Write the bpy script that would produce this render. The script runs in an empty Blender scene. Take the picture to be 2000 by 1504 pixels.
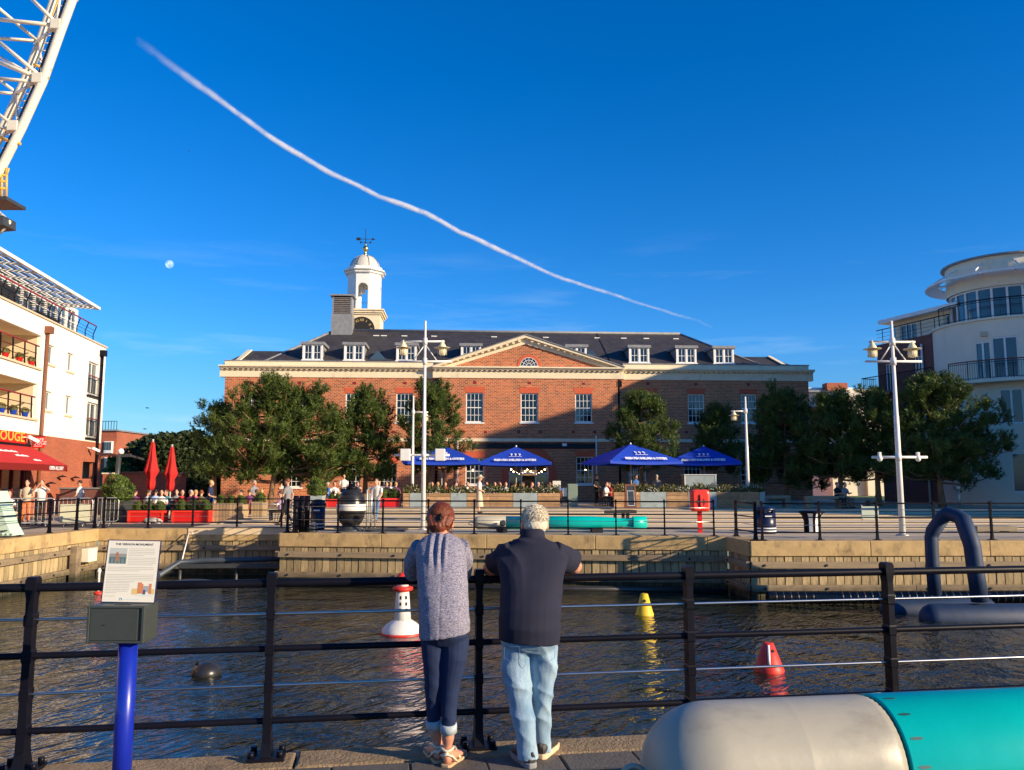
import bpy, math, random
import numpy as np
from mathutils import Vector, Matrix
R = math.radians
C = bpy.context.scene.collection
sc = bpy.context.scene

# ---------------------------------------------------------------- camera
F = 1618.0; PITCH = R(6.63); H = 1.68
cam = bpy.data.cameras.new('camera'); co = bpy.data.objects.new('camera', cam); C.objects.link(co)
co.location = (0, 0, H); co.rotation_euler = (R(90) + PITCH, 0, 0)
cam.sensor_fit = 'HORIZONTAL'; cam.sensor_width = 36.0; cam.lens = 36.0 * F / 2000.0
cam.clip_start = 0.05; cam.clip_end = 20000
sc.camera = co
# ---------------------------------------------------------------- sky and sun
SUN_AZ = R(117.0)      # clockwise from +Y (the view direction)
SUN_EL = R(17.0)
SUNV = Vector((math.sin(SUN_AZ) * math.cos(SUN_EL), math.cos(SUN_AZ) * math.cos(SUN_EL), math.sin(SUN_EL)))
w = bpy.data.worlds.new('World'); sc.world = w; w.use_nodes = True
nt = w.node_tree; nt.nodes.clear()
def N(nt, t, **k):
    n = nt.nodes.new(t)
    for a, b in k.items(): setattr(n, a, b)
    return n
sky = N(nt, 'ShaderNodeTexSky', sky_type='NISHITA', sun_disc=False)
sky.sun_elevation = SUN_EL; sky.sun_rotation = SUN_AZ
sky.altitude = 400; sky.air_density = 1.0; sky.dust_density = 0.15; sky.ozone_density = 4.0
hs = N(nt, 'ShaderNodeHueSaturation'); hs.inputs['Saturation'].default_value = 1.19; hs.inputs['Hue'].default_value = 0.505; hs.inputs['Value'].default_value = 1.25
bg = N(nt, 'ShaderNodeBackground'); bg.inputs['Strength'].default_value = 0.094
# thin wisps of cirrus, all round the sky, low over the horizon
tc = N(nt, 'ShaderNodeTexCoord'); sepd = N(nt, 'ShaderNodeSeparateXYZ')
mp = N(nt, 'ShaderNodeMapping'); mp.inputs['Scale'].default_value = (1.6, 1.6, 14.0)
nz = N(nt, 'ShaderNodeTexNoise'); nz.inputs['Scale'].default_value = 2.3; nz.inputs['Detail'].default_value = 6; nz.inputs['Roughness'].default_value = 0.6
rp = N(nt, 'ShaderNodeValToRGB'); rp.color_ramp.elements[0].position = 0.55; rp.color_ramp.elements[1].position = 0.85
rp2 = N(nt, 'ShaderNodeValToRGB'); e = rp2.color_ramp.elements
e[0].position = 0.0; e[0].color = (1, 1, 1, 1); e[1].position = 0.30; e[1].color = (0, 0, 0, 1)
mm = N(nt, 'ShaderNodeMath', operation='MULTIPLY'); mm2 = N(nt, 'ShaderNodeMath', operation='MULTIPLY'); mm2.inputs[1].default_value = 0.55
mixc = N(nt, 'ShaderNodeMixRGB'); mixc.inputs['Color2'].default_value = (5.6, 7.0, 8.0, 1)
out = N(nt, 'ShaderNodeOutputWorld'); L = nt.links.new
L(tc.outputs['Generated'], mp.inputs['Vector']); L(mp.outputs['Vector'], nz.inputs['Vector']); L(nz.outputs['Fac'], rp.inputs['Fac'])
L(tc.outputs['Generated'], sepd.inputs['Vector']); L(sepd.outputs['Z'], rp2.inputs['Fac'])
L(rp.outputs['Color'], mm.inputs[0]); L(rp2.outputs['Color'], mm.inputs[1]); L(mm.outputs[0], mm2.inputs[0]); L(mm2.outputs[0], mixc.inputs['Fac'])
tint = N(nt, 'ShaderNodeMixRGB', blend_type='MULTIPLY'); tint.inputs['Fac'].default_value = 1; tint.inputs['Color2'].default_value = (.74, .93, 1.12, 1)
L(sky.outputs['Color'], tint.inputs['Color1']); L(tint.outputs['Color'], hs.inputs['Color']); hz = N(nt, 'ShaderNodeMapRange'); hz.inputs['From Max'].default_value = .16; hz.inputs['To Min'].default_value = .66; hz.inputs['To Max'].default_value = 1.0
hzm = N(nt, 'ShaderNodeMixRGB', blend_type='MULTIPLY'); hzm.inputs['Fac'].default_value = 1
L(sepd.outputs['Z'], hz.inputs['Value']); L(hs.outputs['Color'], hzm.inputs['Color1']); L(hz.outputs['Result'], hzm.inputs['Color2']); L(hzm.outputs['Color'], mixc.inputs['Color1']); L(mixc.outputs['Color'], bg.inputs['Color']); L(bg.outputs['Background'], out.inputs['Surface'])
sl = bpy.data.lights.new('sun', 'SUN'); so = bpy.data.objects.new('sun', sl); C.objects.link(so)
sl.energy = 5.0; sl.angle = R(0.55); sl.color = (1.0, 0.80, 0.54)
so.rotation_euler = SUNV.to_track_quat('Z', 'Y').to_euler()
so.location = (40, -30, 40)
vs = sc.view_settings; vs.view_transform = 'Standard'; vs.look = 'None'; vs.exposure = 0.6; vs.gamma = 1.0
try: vs.use_curve_mapping = False
except Exception: pass
sc.cycles.max_bounces = 6; sc.cycles.volume_bounces = 5; sc.cycles.transparent_max_bounces = 40
sc.cycles.use_denoising = True; sc.cycles.volume_step_rate = 0.06; sc.cycles.volume_max_steps = 256

# ---------------------------------------------------------------- pixel geometry (2000 x 1504 photograph)
_cp, _sp = math.cos(PITCH), math.sin(PITCH)
def ray(px, py):
    a = (px - 1000) / F; b = (752 - py) / F
    return Vector((a, _cp - b * _sp, _sp + b * _cp))
def at(px, py, Y):
    r = ray(px, py); return Vector((0, 0, H)) + r * (Y / r.y)
def gp(px, py, z=0.0):
    r = ray(px, py); return Vector((0, 0, H)) + r * ((z - H) / r.z)
def xat(px, Y, py=940):
    return at(px, py, Y).x
def zat(py, Y):
    return at(1000, py, Y).z
def onplane(px, py, M, d=0.0):
    """hit of the pixel's ray with the plane local y = d of frame M, in local coordinates"""
    Mi = M.inverted(); o = Mi @ Vector((0, 0, H)); r = (Mi.to_3x3() @ ray(px, py)); t = (d - o.y) / r.y
    p = o + r * t; return p
def frame(x, y, z=0, rz=0): return Matrix.Translation((x, y, z)) @ Matrix.Rotation(rz, 4, 'Z')
ID = Matrix.Identity(4)
def wm(o):
    m = o.matrix_basis.copy()
    while o.parent is not None:
        o = o.parent; m = o.matrix_basis @ m
    return m

# ---------------------------------------------------------------- mesh builder
class MB:
    def __init__(s, M=None): s.v = []; s.f = []; s.sm = []; s.mi = []; s.M = M; s.cur = 0
    def av(s, pts):
        i = len(s.v)
        if s.M is not None: pts = [s.M @ Vector(p) for p in pts]
        s.v.extend([tuple(p) for p in pts]); return i
    def af(s, f, smooth=False): s.f.append(tuple(f)); s.sm.append(smooth); s.mi.append(s.cur)
    def poly(s, pts, smooth=False):
        i = s.av(pts); s.af(range(i, i + len(pts)), smooth); return s
    def box(s, x0, y0, z0, x1, y1, z1, m=None):
        P = [Vector(p) for p in ((x0,y0,z0),(x1,y0,z0),(x1,y1,z0),(x0,y1,z0),(x0,y0,z1),(x1,y0,z1),(x1,y1,z1),(x0,y1,z1))]
        if m is not None: P = [m @ p for p in P]
        i = s.av(P)
        for q in ((0,3,2,1),(4,5,6,7),(0,1,5,4),(1,2,6,5),(2,3,7,6),(3,0,4,7)): s.af([i + k for k in q])
        return s
    def cbox(s, c, sx, sy, sz, m=None):
        return s.box(c[0]-sx/2, c[1]-sy/2, c[2]-sz/2, c[0]+sx/2, c[1]+sy/2, c[2]+sz/2, m)
    def beam(s, p0, p1, wx, wz, up=(0,0,1)):
        p0 = Vector(p0); p1 = Vector(p1); d = (p1 - p0); l = d.length; d.normalize(); u = Vector(up)
        x = d.cross(u)
        if x.length < 1e-4: x = d.cross(Vector((1,0,0)))
        x.normalize(); u = x.cross(d)
        c = []
        for e in (p0, p1):
            for a, b in ((-1,-1),(1,-1),(1,1),(-1,1)): c.append(e + x*(a*wx/2) + u*(b*wz/2))
        i = s.av(c)
        for q in ((0,1,2,3),(7,6,5,4),(0,4,5,1),(1,5,6,2),(2,6,7,3),(3,7,4,0)): s.af([i+k for k in q])
        return s
    def loft(s, rings, cap=True, smooth=True, closed=True):
        n = len(rings[0]); i = s.av([p for r in rings for p in r])
        for k in range(len(rings) - 1):
            for j in range(n if closed else n - 1):
                a = i + k*n + j; b = i + k*n + (j+1) % n; s.af((a, b, b + n, a + n), smooth)
        if cap and closed:
            s.af([i + j for j in range(n)][::-1]); s.af([i + (len(rings)-1)*n + j for j in range(n)])
        return s
    def tube(s, pts, r, n=8, cap=True):
        pts = [Vector(p) for p in pts]; rs = r if isinstance(r, (list, tuple)) else [r]*len(pts)
        rings = []; pu = None
        for k, p in enumerate(pts):
            d = (pts[min(k+1, len(pts)-1)] - pts[max(k-1, 0)]).normalized()
            if pu is None:
                pu = d.cross(Vector((0,0,1)))
                if pu.length < 1e-3: pu = d.cross(Vector((0,1,0)))
            pu = (pu - d * pu.dot(d)).normalized(); q = d.cross(pu)
            rings.append([p + (pu*math.cos(2*math.pi*j/n) + q*math.sin(2*math.pi*j/n))*rs[k] for j in range(n)])
        return s.loft(rings, cap)
    def lathe(s, prof, c=(0,0,0), n=16, cap=True):
        return s.loft([[(c[0]+r*math.cos(2*math.pi*j/n), c[1]+r*math.sin(2*math.pi*j/n), c[2]+z) for j in range(n)] for r, z in prof], cap)
    def sphere(s, c, r, n=12, m=8, sq=(1,1,1)):
        rings = []
        for k in range(m+1):
            t = math.pi*(k/m) ; rr = max(math.sin(t), 0.02)
            rings.append([(c[0]+sq[0]*r*rr*math.cos(2*math.pi*j/n), c[1]+sq[1]*r*rr*math.sin(2*math.pi*j/n), c[2]-sq[2]*r*math.cos(t)) for j in range(n)])
        return s.loft(rings)
    def prism(s, poly, y0, y1):
        """poly in local x,z extruded along y"""
        n = len(poly); i = s.av([(p[0], y0, p[1]) for p in poly] + [(p[0], y1, p[1]) for p in poly])
        s.af([i+j for j in range(n)]); s.af([i+n+j for j in range(n)][::-1])
        for j in range(n): s.af((i+j, i+n+j, i+n+(j+1)%n, i+(j+1)%n))
        return s
    def vprism(s, poly, z0, z1):
        n = len(poly); i = s.av([(p[0], p[1], z0) for p in poly] + [(p[0], p[1], z1) for p in poly])
        s.af([i+j for j in range(n)][::-1]); s.af([i+n+j for j in range(n)])
        for j in range(n): s.af((i+j, i+(j+1)%n, i+n+(j+1)%n, i+n+j))
        return s
    def mesh(s, name, inv=None):
        me = bpy.data.meshes.new(name)
        v = s.v
        if inv is not None: v = [tuple(inv @ Vector(p)) for p in v]
        me.from_pydata(v, [], s.f); me.polygons.foreach_set('use_smooth', s.sm); me.polygons.foreach_set('material_index', s.mi); me.update()
        return me
    def build(s, name, mat, parent=None, bevel=0, label=None):
        inv = wm(parent).inverted() if parent is not None else None
        me = s.mesh(name, inv)
        for m in (mat if isinstance(mat, (list, tuple)) else [mat]): me.materials.append(m)
        o = bpy.data.objects.new(name, me); C.objects.link(o); o.parent = parent
        if bevel:
            b = o.modifiers.new('bevel', 'BEVEL'); b.width = bevel; b.segments = 2; b.limit_method = 'ANGLE'; b.angle_limit = R(40)
        if label: o['label'] = label
        return o
def thing(name, label, cat, loc=(0,0,0), rz=0, group=None):
    o = bpy.data.objects.new(name, None); C.objects.link(o); o.location = loc; o.rotation_euler = (0,0,rz); o.empty_display_size = .2
    o['label'] = label; o['category'] = cat
    if group: o['group'] = group
    return o
def tag(o, label, cat, group=None):
    o['label'] = label; o['category'] = cat
    if group: o['group'] = group
    return o
def struct(o): o['kind'] = 'structure'; return o
def stuff(o): o['kind'] = 'stuff'; return o
def kids(o): return [c for c in C.objects if c.parent is o]
def tree_of(root):
    ch = {}
    for c in C.objects:
        if c.parent is not None: ch.setdefault(c.parent.name, []).append(c)
    return ch
def copy_tree(root, loc, rz=0, label=None, group=None, colors=None, scale=None, ch=None):
    ch = ch or tree_of(root)
    def rec(o, par):
        c = o.copy(); C.objects.link(c); c.parent = par
        if colors and o.name.split('.')[0] in colors: c.color = tuple(colors[o.name.split('.')[0]]) + (1,)
        for k in ch.get(o.name, []): rec(k, c)
        return c
    r = rec(root, None); r.location = loc; r.rotation_euler = (0,0,rz)
    if scale: r.scale = (scale,)*3
    if label: r['label'] = label
    if group: r['group'] = group
    return r
def shared(name, me, parent, M, label=None):
    """piece that shares mesh data; M is a world matrix"""
    o = bpy.data.objects.new(name, me); C.objects.link(o); o.parent = parent
    o.matrix_basis = (wm(parent).inverted() @ M) if parent is not None else M
    return o
def text(body, size, M, mat, parent, name='lettering', extrude=0.003, align='CENTER', sx=1.0, bold=0.0):
    cu = bpy.data.curves.new(name, 'FONT'); cu.body = body; cu.size = size; cu.extrude = extrude; cu.align_x = align; cu.align_y = 'CENTER'
    cu.offset = bold; cu.resolution_u = 2
    tmp_ = bpy.data.objects.new('tmp', cu); me = bpy.data.meshes.new_from_object(tmp_); me.name = name; me.materials.clear(); me.materials.append(mat)
    bpy.data.objects.remove(tmp_)
    o = bpy.data.objects.new(name, me); C.objects.link(o); o.parent = parent
    M = M @ Matrix.Diagonal((sx, 1, 1, 1))
    o.matrix_basis = (wm(parent).inverted() @ M) if parent is not None else M
    return o

# ---------------------------------------------------------------- materials
def mat(name, col, rough=0.6, var=0.0, vscale=5.0, bump=0.0, bscale=20.0, metal=0.0, spec=0.5, obj=False, stretch=None, col2=None, coat=0.0, emit=None, trans=0.0, piece=0.0, dirt=None):
    m = bpy.data.materials.new(name); m.use_nodes = True; t = m.node_tree; b = t.nodes['Principled BSDF']; l = t.links.new
    b.inputs['Roughness'].default_value = rough; b.inputs['Metallic'].default_value = metal
    b.inputs['Specular IOR Level'].default_value = spec; b.inputs['Coat Weight'].default_value = coat
    b.inputs['Base Color'].default_value = (*col, 1)
    src = None
    if emit: b.inputs['Emission Color'].default_value = (*emit[0], 1); b.inputs['Emission Strength'].default_value = emit[1]
    if trans: b.inputs['Transmission Weight'].default_value = trans
    tcn = t.nodes.new('ShaderNodeTexCoord'); mpn = t.nodes.new('ShaderNodeMapping')
    l(tcn.outputs['Object'], mpn.inputs['Vector'])
    if stretch: mpn.inputs['Scale'].default_value = stretch
    if obj:
        oi = t.nodes.new('ShaderNodeObjectInfo'); src = oi.outputs['Color']
    if var > 0 or col2:
        n = t.nodes.new('ShaderNodeTexNoise'); n.inputs['Scale'].default_value = vscale; n.inputs['Detail'].default_value = 5; n.inputs['Roughness'].default_value = .65
        l(mpn.outputs['Vector'], n.inputs['Vector'])
        r = t.nodes.new('ShaderNodeValToRGB'); r.color_ramp.elements[0].position = .32; r.color_ramp.elements[1].position = .68
        l(n.outputs['Fac'], r.inputs['Fac'])
        mx = t.nodes.new('ShaderNodeMixRGB'); l(r.outputs['Color'], mx.inputs['Fac'])
        if src is not None:
            mx.blend_type = 'MULTIPLY'; mx.inputs['Fac'].default_value = 1; t.links.remove(mx.inputs['Fac'].links[0])
            r.color_ramp.elements[0].color = (1-var, 1-var, 1-var, 1); r.color_ramp.elements[1].color = (1, 1, 1, 1)
            l(src, mx.inputs['Color1']); l(r.outputs['Color'], mx.inputs['Color2'])
        else:
            c2 = col2 or tuple(min(1, c*(1+var)) for c in col); c1 = col if col2 else tuple(c*(1-var) for c in col)
            mx.inputs['Color1'].default_value = (*c1, 1); mx.inputs['Color2'].default_value = (*c2, 1)
        src = mx.outputs['Color']
    if piece > 0:   # each piece its own tone
        oi = t.nodes.new('ShaderNodeObjectInfo'); mr = t.nodes.new('ShaderNodeMapRange'); mr.inputs['To Min'].default_value = 1-piece; mr.inputs['To Max'].default_value = 1+piece
        l(oi.outputs['Random'], mr.inputs['Value']); mu = t.nodes.new('ShaderNodeMixRGB'); mu.blend_type = 'MULTIPLY'; mu.inputs['Fac'].default_value = 1
        if src is not None: l(src, mu.inputs['Color1'])
        else: mu.inputs['Color1'].default_value = (*col, 1)
        l(mr.outputs['Result'], mu.inputs['Color2']); src = mu.outputs['Color']
        l(oi.outputs['Random'], mpn.inputs['Location'])
    if dirt:        # (colour, scale, amount, stretch) blotches of dirt
        n = t.nodes.new('ShaderNodeTexNoise'); n.inputs['Scale'].default_value = dirt[1]; n.inputs['Detail'].default_value = 6; n.inputs['Roughness'].default_value = .7
        mp2 = t.nodes.new('ShaderNodeMapping'); l(tcn.outputs['Object'], mp2.inputs['Vector']); mp2.inputs['Scale'].default_value = dirt[3] if len(dirt) > 3 else (1,1,1)
        l(mp2.outputs['Vector'], n.inputs['Vector']); r = t.nodes.new('ShaderNodeValToRGB'); r.color_ramp.elements[0].position = 1-dirt[2]; r.color_ramp.elements[1].position = min(1, 1.22-dirt[2])
        l(n.outputs['Fac'], r.inputs['Fac']); mu = t.nodes.new('ShaderNodeMixRGB'); l(r.outputs['Color'], mu.inputs['Fac'])
        if src is not None: l(src, mu.inputs['Color1'])
        else: mu.inputs['Color1'].default_value = (*col, 1)
        mu.inputs['Color2'].default_value = (*dirt[0], 1); src = mu.outputs['Color']
    if src is not None: l(src, b.inputs['Base Color'])
    if bump > 0:
        n = t.nodes.new('ShaderNodeTexNoise'); n.inputs['Scale'].default_value = bscale; n.inputs['Detail'].default_value = 5
        l(mpn.outputs['Vector'], n.inputs['Vector']); bp = t.nodes.new('ShaderNodeBump'); bp.inputs['Strength'].default_value = bump; bp.inputs['Distance'].default_value = .02
        l(n.outputs['Fac'], bp.inputs['Height']); l(bp.outputs['Normal'], b.inputs['Normal'])
    return m
def tide(m, z0, z1, col, soft=.35):
    """wet, weedy band below a wandering tide line at height z0..z1"""
    t = m.node_tree; b = t.nodes['Principled BSDF']; l = t.links.new
    tcn = t.nodes.new('ShaderNodeTexCoord'); s = t.nodes.new('ShaderNodeSeparateXYZ'); n = t.nodes.new('ShaderNodeTexNoise'); n.inputs['Scale'].default_value = 2.5; n.inputs['Detail'].default_value = 5
    g = t.nodes.new('ShaderNodeNewGeometry'); l(g.outputs['Position'], s.inputs[0]); l(g.outputs['Position'], n.inputs['Vector'])
    a = t.nodes.new('ShaderNodeMath'); a.operation = 'MULTIPLY_ADD'; a.inputs[1].default_value = soft; l(n.outputs['Fac'], a.inputs[0]); l(s.outputs['Z'], a.inputs[2])
    mr = t.nodes.new('ShaderNodeMapRange'); mr.inputs['From Min'].default_value = z0+soft/2; mr.inputs['From Max'].default_value = z1+soft/2; mr.inputs['To Min'].default_value = .92; mr.inputs['To Max'].default_value = 0; l(a.outputs[0], mr.inputs['Value'])
    mx = t.nodes.new('ShaderNodeMixRGB'); l(mr.outputs['Result'], mx.inputs['Fac']); src = b.inputs['Base Color'].links[0].from_socket; l(src, mx.inputs['Color1']); mx.inputs['Color2'].default_value = (*col, 1); l(mx.outputs['Color'], b.inputs['Base Color'])
def chips(m, col, scale, amt):
    """small scuffs and chips of another colour"""
    t = m.node_tree; b = t.nodes['Principled BSDF']; l = t.links.new; tcn = t.nodes.new('ShaderNodeTexCoord'); n = t.nodes.new('ShaderNodeTexNoise'); n.inputs['Scale'].default_value = scale; n.inputs['Detail'].default_value = 8; n.inputs['Roughness'].default_value = .75; l(tcn.outputs['Object'], n.inputs['Vector'])
    mr = t.nodes.new('ShaderNodeMapRange'); mr.inputs['From Min'].default_value = amt; mr.inputs['From Max'].default_value = amt+.02; l(n.outputs['Fac'], mr.inputs['Value'])
    mx = t.nodes.new('ShaderNodeMixRGB'); l(mr.outputs['Result'], mx.inputs['Fac']); l(b.inputs['Base Color'].links[0].from_socket, mx.inputs['Color1']); mx.inputs['Color2'].default_value = (*col, 1); l(mx.outputs['Color'], b.inputs['Base Color'])
def brickmat(name, c1, c2, mortar, bw=.235, rh=.083, ms=.012, rough=.85, frac=.5):
    m = mat(name, c1, rough); t = m.node_tree; b = t.nodes['Principled BSDF']; l = t.links.new
    tcn = t.nodes.new('ShaderNodeTexCoord'); s = t.nodes.new('ShaderNodeSeparateXYZ'); a = t.nodes.new('ShaderNodeMath'); a.operation = 'ADD'; c = t.nodes.new('ShaderNodeCombineXYZ')
    l(tcn.outputs['Object'], s.inputs[0]); l(s.outputs['X'], a.inputs[0]); l(s.outputs['Y'], a.inputs[1]); l(a.outputs[0], c.inputs['X']); l(s.outputs['Z'], c.inputs['Y'])
    bt = t.nodes.new('ShaderNodeTexBrick'); bt.inputs['Color1'].default_value = (*c1, 1); bt.inputs['Color2'].default_value = (*c2, 1); bt.inputs['Mortar'].default_value = (*mortar, 1)
    bt.inputs['Scale'].default_value = 1; bt.inputs['Brick Width'].default_value = bw; bt.inputs['Row Height'].default_value = rh; bt.inputs['Mortar Size'].default_value = ms; bt.inputs['Bias'].default_value = -.1
    bt.offset = frac; l(c.outputs[0], bt.inputs['Vector'])
    n = t.nodes.new('ShaderNodeTexNoise'); n.inputs['Scale'].default_value = .7; n.inputs['Detail'].default_value = 6; l(tcn.outputs['Object'], n.inputs['Vector'])
    mr = t.nodes.new('ShaderNodeMapRange'); mr.inputs['To Min'].default_value = .72; mr.inputs['To Max'].default_value = 1.22; l(n.outputs['Fac'], mr.inputs['Value'])
    mu = t.nodes.new('ShaderNodeMixRGB'); mu.blend_type = 'MULTIPLY'; mu.inputs['Fac'].default_value = 1; l(bt.outputs['Color'], mu.inputs['Color1']); l(mr.outputs['Result'], mu.inputs['Color2'])
    l(mu.outputs['Color'], b.inputs['Base Color'])
    bp = t.nodes.new('ShaderNodeBump'); bp.inputs['Strength'].default_value = .5; bp.inputs['Distance'].default_value = .012; bp.invert = True; l(bt.outputs['Fac'], bp.inputs['Height']); l(bp.outputs['Normal'], b.inputs['Normal'])
    return m
M = {}
def _m():
    M['brick'] = brickmat('flemish_brick', (.56,.125,.040), (.20,.048,.026), (.56,.34,.18), .27, .105, .017)
    M['brick_plain'] = brickmat('red_brick', (.46,.12,.05), (.34,.09,.045), (.30,.13,.08), .25, .09, .010)
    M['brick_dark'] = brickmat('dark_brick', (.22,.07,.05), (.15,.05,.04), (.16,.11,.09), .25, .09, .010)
    M['rubbed'] = mat('rubbed_red_brick', (.55,.10,.04), .8, .12, 9)
    M['stucco'] = mat('cream_stucco', (.76,.65,.45), .8, .06, 1.5, .1, 30, dirt=((.40,.32,.20), 1.1, .42, (1,1,.4)))
    M['render_white'] = mat('white_render', (.84,.80,.70), .85, .04, .8, .08, 30, dirt=((.62,.55,.42), .6, .36, (1,1,.25)))
    M['render_cream'] = mat('cream_render', (.80,.73,.56), .85, .05, .8, .08, 30, dirt=((.58,.50,.37), .8, .38, (1,1,.3)))
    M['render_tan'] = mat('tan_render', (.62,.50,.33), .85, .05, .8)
    M['white_paint'] = mat('white_paint', (.80,.79,.75), .45, .04, 4)
    M['white_metal'] = mat('white_enamel', (.80,.78,.72), .35, .05, 3, dirt=((.45,.40,.32), 2.2, .38, (1,1,.3)))
    M['slate'] = slate = brickmat('roof_slate', (.062,.055,.055), (.036,.033,.036), (.018,.018,.02), .32, .16, .012, .62)
    M['lead'] = mat('lead_sheet', (.22,.225,.235), .55, .18, 3, .15, 8)
    M['zinc_dark'] = mat('weathered_louvre', (.17,.15,.14), .6, .25, 4)
    M['glass'] = mat('window_glass', (.015,.02,.025), .06, spec=.8)
    M['glass2'] = mat('pale_window_glass', (.05,.075,.09), .08, spec=.9)
    M['curtain'] = mat('curtain_cloth', (.45,.42,.34), .9, .15, 6)
    M['black'] = mat('black_paint', (.006,.006,.011), .40, .3, 3, spec=.14, dirt=((.018,.016,.014), 9, .26))
    M['black_matt'] = mat('black_matt', (.010,.010,.012), .75)
    M['steel'] = mat('brushed_steel', (.55,.54,.52), .28, .1, 6, metal=1.0)
    M['galv'] = mat('galvanised_steel', (.55,.54,.50), .42, .1, 6, metal=.7)
    M['concrete'] = mat('quay_coping_concrete', (.50,.34,.15), .9, .16, 2.2, .35, 14, dirt=((.16,.11,.06), 2.0, .47, (1,1,.6)))
    M['oak'] = mat('weathered_oak', (.40,.30,.155), .85, .22, 3.0, .4, 22, stretch=(5,5,.7), piece=.34, dirt=((.07,.055,.035), 2.6, .50, (3,3,.6)))
    M['oakh'] = mat('weathered_oak_beam', (.27,.20,.12), .85, .22, 2.0, .4, 20, stretch=(.5,2,6), piece=.1, dirt=((.08,.06,.045), 1.4, .45))
    tide(M['oak'], -1.50, -1.18, (.020,.022,.012)); tide(M['oakh'], -1.50, -1.20, (.022,.024,.013))
    M['paving'] = mat('plaza_paving', (.48,.39,.27), .85, .12, 1.4, .15, 20, dirt=((.16,.13,.10), .5, .42))
    M['slab'] = mat('granite_sett', (.115,.10,.085), .8, .15, 10, .3, 60, piece=.12, dirt=((.05,.042,.035), 3.0, .40))
    M['step'] = mat('pale_step_stone', (.74,.58,.36), .85, .08, 3, .1, 30, piece=.05)
    M['stepdark'] = mat('dark_step_edge', (.075,.062,.05), .8, .2, 4)
    M['asphalt'] = mat('dark_asphalt', (.06,.055,.05), .9, .2, 12)
    M['blue_post'] = mat('blue_gloss_paint', (.006,.020,.33), .34, .12, 6, coat=.35, dirt=((.02,.04,.20), 14, .36))
    M['box_grey'] = mat('grey_green_powder_coat', (.045,.053,.047), .45, .08, 40, .08, 300)
    M['paper'] = mat('sign_paper', (.78,.74,.62), .5, .02, 4)
    M['ink'] = mat('dark_ink', (.03,.03,.035), .7)
    M['ink_grey'] = mat('grey_ink', (.38,.36,.31), .7)
    M['navy_frame'] = mat('navy_frame', (.012,.016,.07), .4)
    M['torp_grey'] = mat('worn_grey_paint', (.37,.345,.27), .42, .07, 2.2, .35, 2.6, dirt=((.24,.22,.17), 2.8, .46, (.5,1,1)))
    M['torp_teal'] = mat('teal_gloss_paint', (.0,.50,.43), .30, .06, 2.0, .10, 6, coat=.3, dirt=((.0,.34,.30), 2.5, .40))
    M['teal_dark'] = mat('dark_teal', (.01,.08,.08), .5)
    M['gold'] = mat('gilded_metal', (.85,.55,.16), .3, metal=1.0)
    M['gold_paint'] = mat('gold_numerals', (.65,.42,.14), .5)
    M['red_paint'] = mat('red_gloss', (.62,.015,.012), .35, .06, 3)
    M['red_plastic'] = mat('life_ring_housing_red', (.80,.045,.025), .4, .05, 4)
    M['red_dark'] = mat('dark_red_paint', (.20,.012,.010), .5)
    M['red_cloth'] = mat('red_awning_cloth', (.50,.014,.012), .85, .08, 3)
    M['blue_cloth'] = mat('blue_parasol_cloth', (.004,.050,.46), .75, .10, 2.0, .2, 3)
    M['white_print'] = mat('white_print', (.80,.82,.84), .7)
    M['yellow'] = mat('yellow_buoy', (.78,.52,.02), .5, .12, 4, dirt=((.30,.22,.06), 5, .44, (1,1,.4)))
    M['buoy_red'] = mat('red_buoy', (.70,.035,.02), .5, .12, 4, dirt=((.32,.03,.02), 7, .42, (1,1,.4)))
    M['buoy_white'] = mat('white_buoy', (.74,.72,.66), .5, .05, 5, .2, 12, dirt=((.40,.36,.28), 5, .38))
    M['rubber'] = mat('black_rubber', (.022,.021,.020), .32, .2, 4, dirt=((.05,.045,.035), 5, .3))
    M['inflate'] = mat('navy_inflatable_cloth', (.008,.028,.075), .62, .18, 3, .2, 6, dirt=((.02,.05,.09), 2.2, .4))
    M['woodplanter'] = mat('reclaimed_planter_boards', (.40,.24,.12), .85, .25, 2.5, .2, 20, piece=.25, dirt=((.22,.17,.12), 2, .42))
    M['zincplanter'] = mat('faded_blue_planter', (.30,.36,.36), .8, .15, 3, dirt=((.16,.18,.19), 2.5, .42))
    M['sleeper'] = mat('timber_sleeper', (.34,.24,.13), .85, .2, 3, .3, 20, stretch=(6,6,.8), piece=.25)
    M['leaf_pine'] = None
    M['soil'] = mat('soil', (.03,.022,.015), .95)
    M['bark'] = mat('pine_bark', (.24,.14,.075), .9, .35, 5, .8, 14, stretch=(1,1,.35))
    M['skin'] = mat('skin', (.62,.33,.21), .5, .05, 6)
    M['skin2'] = mat('sunburnt_skin', (.60,.27,.17), .5, .07, 9, .06, 90)
    M['cloth'] = mat('cloth', (.5,.5,.5), .9, .2, 8, .3, 14, obj=True)
    M['hair'] = mat('hair', (.1,.06,.03), .6, .3, 30, .3, 40, obj=True)
    M['shoe'] = mat('dark_shoe', (.03,.03,.03), .6)
    M['brown_frame'] = mat('brown_frame', (.20,.07,.03), .6, .1, 5)
    M['chalk'] = mat('chalkboard', (.02,.035,.05), .6, .5, 9)
    M['bluebin'] = mat('dark_blue_bin', (.008,.012,.045), .35, .1, 4)
    M['grass'] = mat('lawn', (.08,.14,.02), .9, .3, 20)
    M['dining_red'] = mat('red_fascia', (.70,.012,.008), .5)
    M['orange_print'] = mat('orange_print', (.90,.42,.06), .6)
    M['palegreen'] = mat('pale_green_enamel', (.46,.62,.52), .45, .05, 2)
    M['truss'] = mat('cream_truss_paint', (.76,.70,.56), .42, .05, 3, dirt=((.45,.38,.26), 2.4, .36))
    M['truss_y'] = mat('yellow_safety_paint', (.72,.40,.06), .5, .1, 5)
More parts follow.
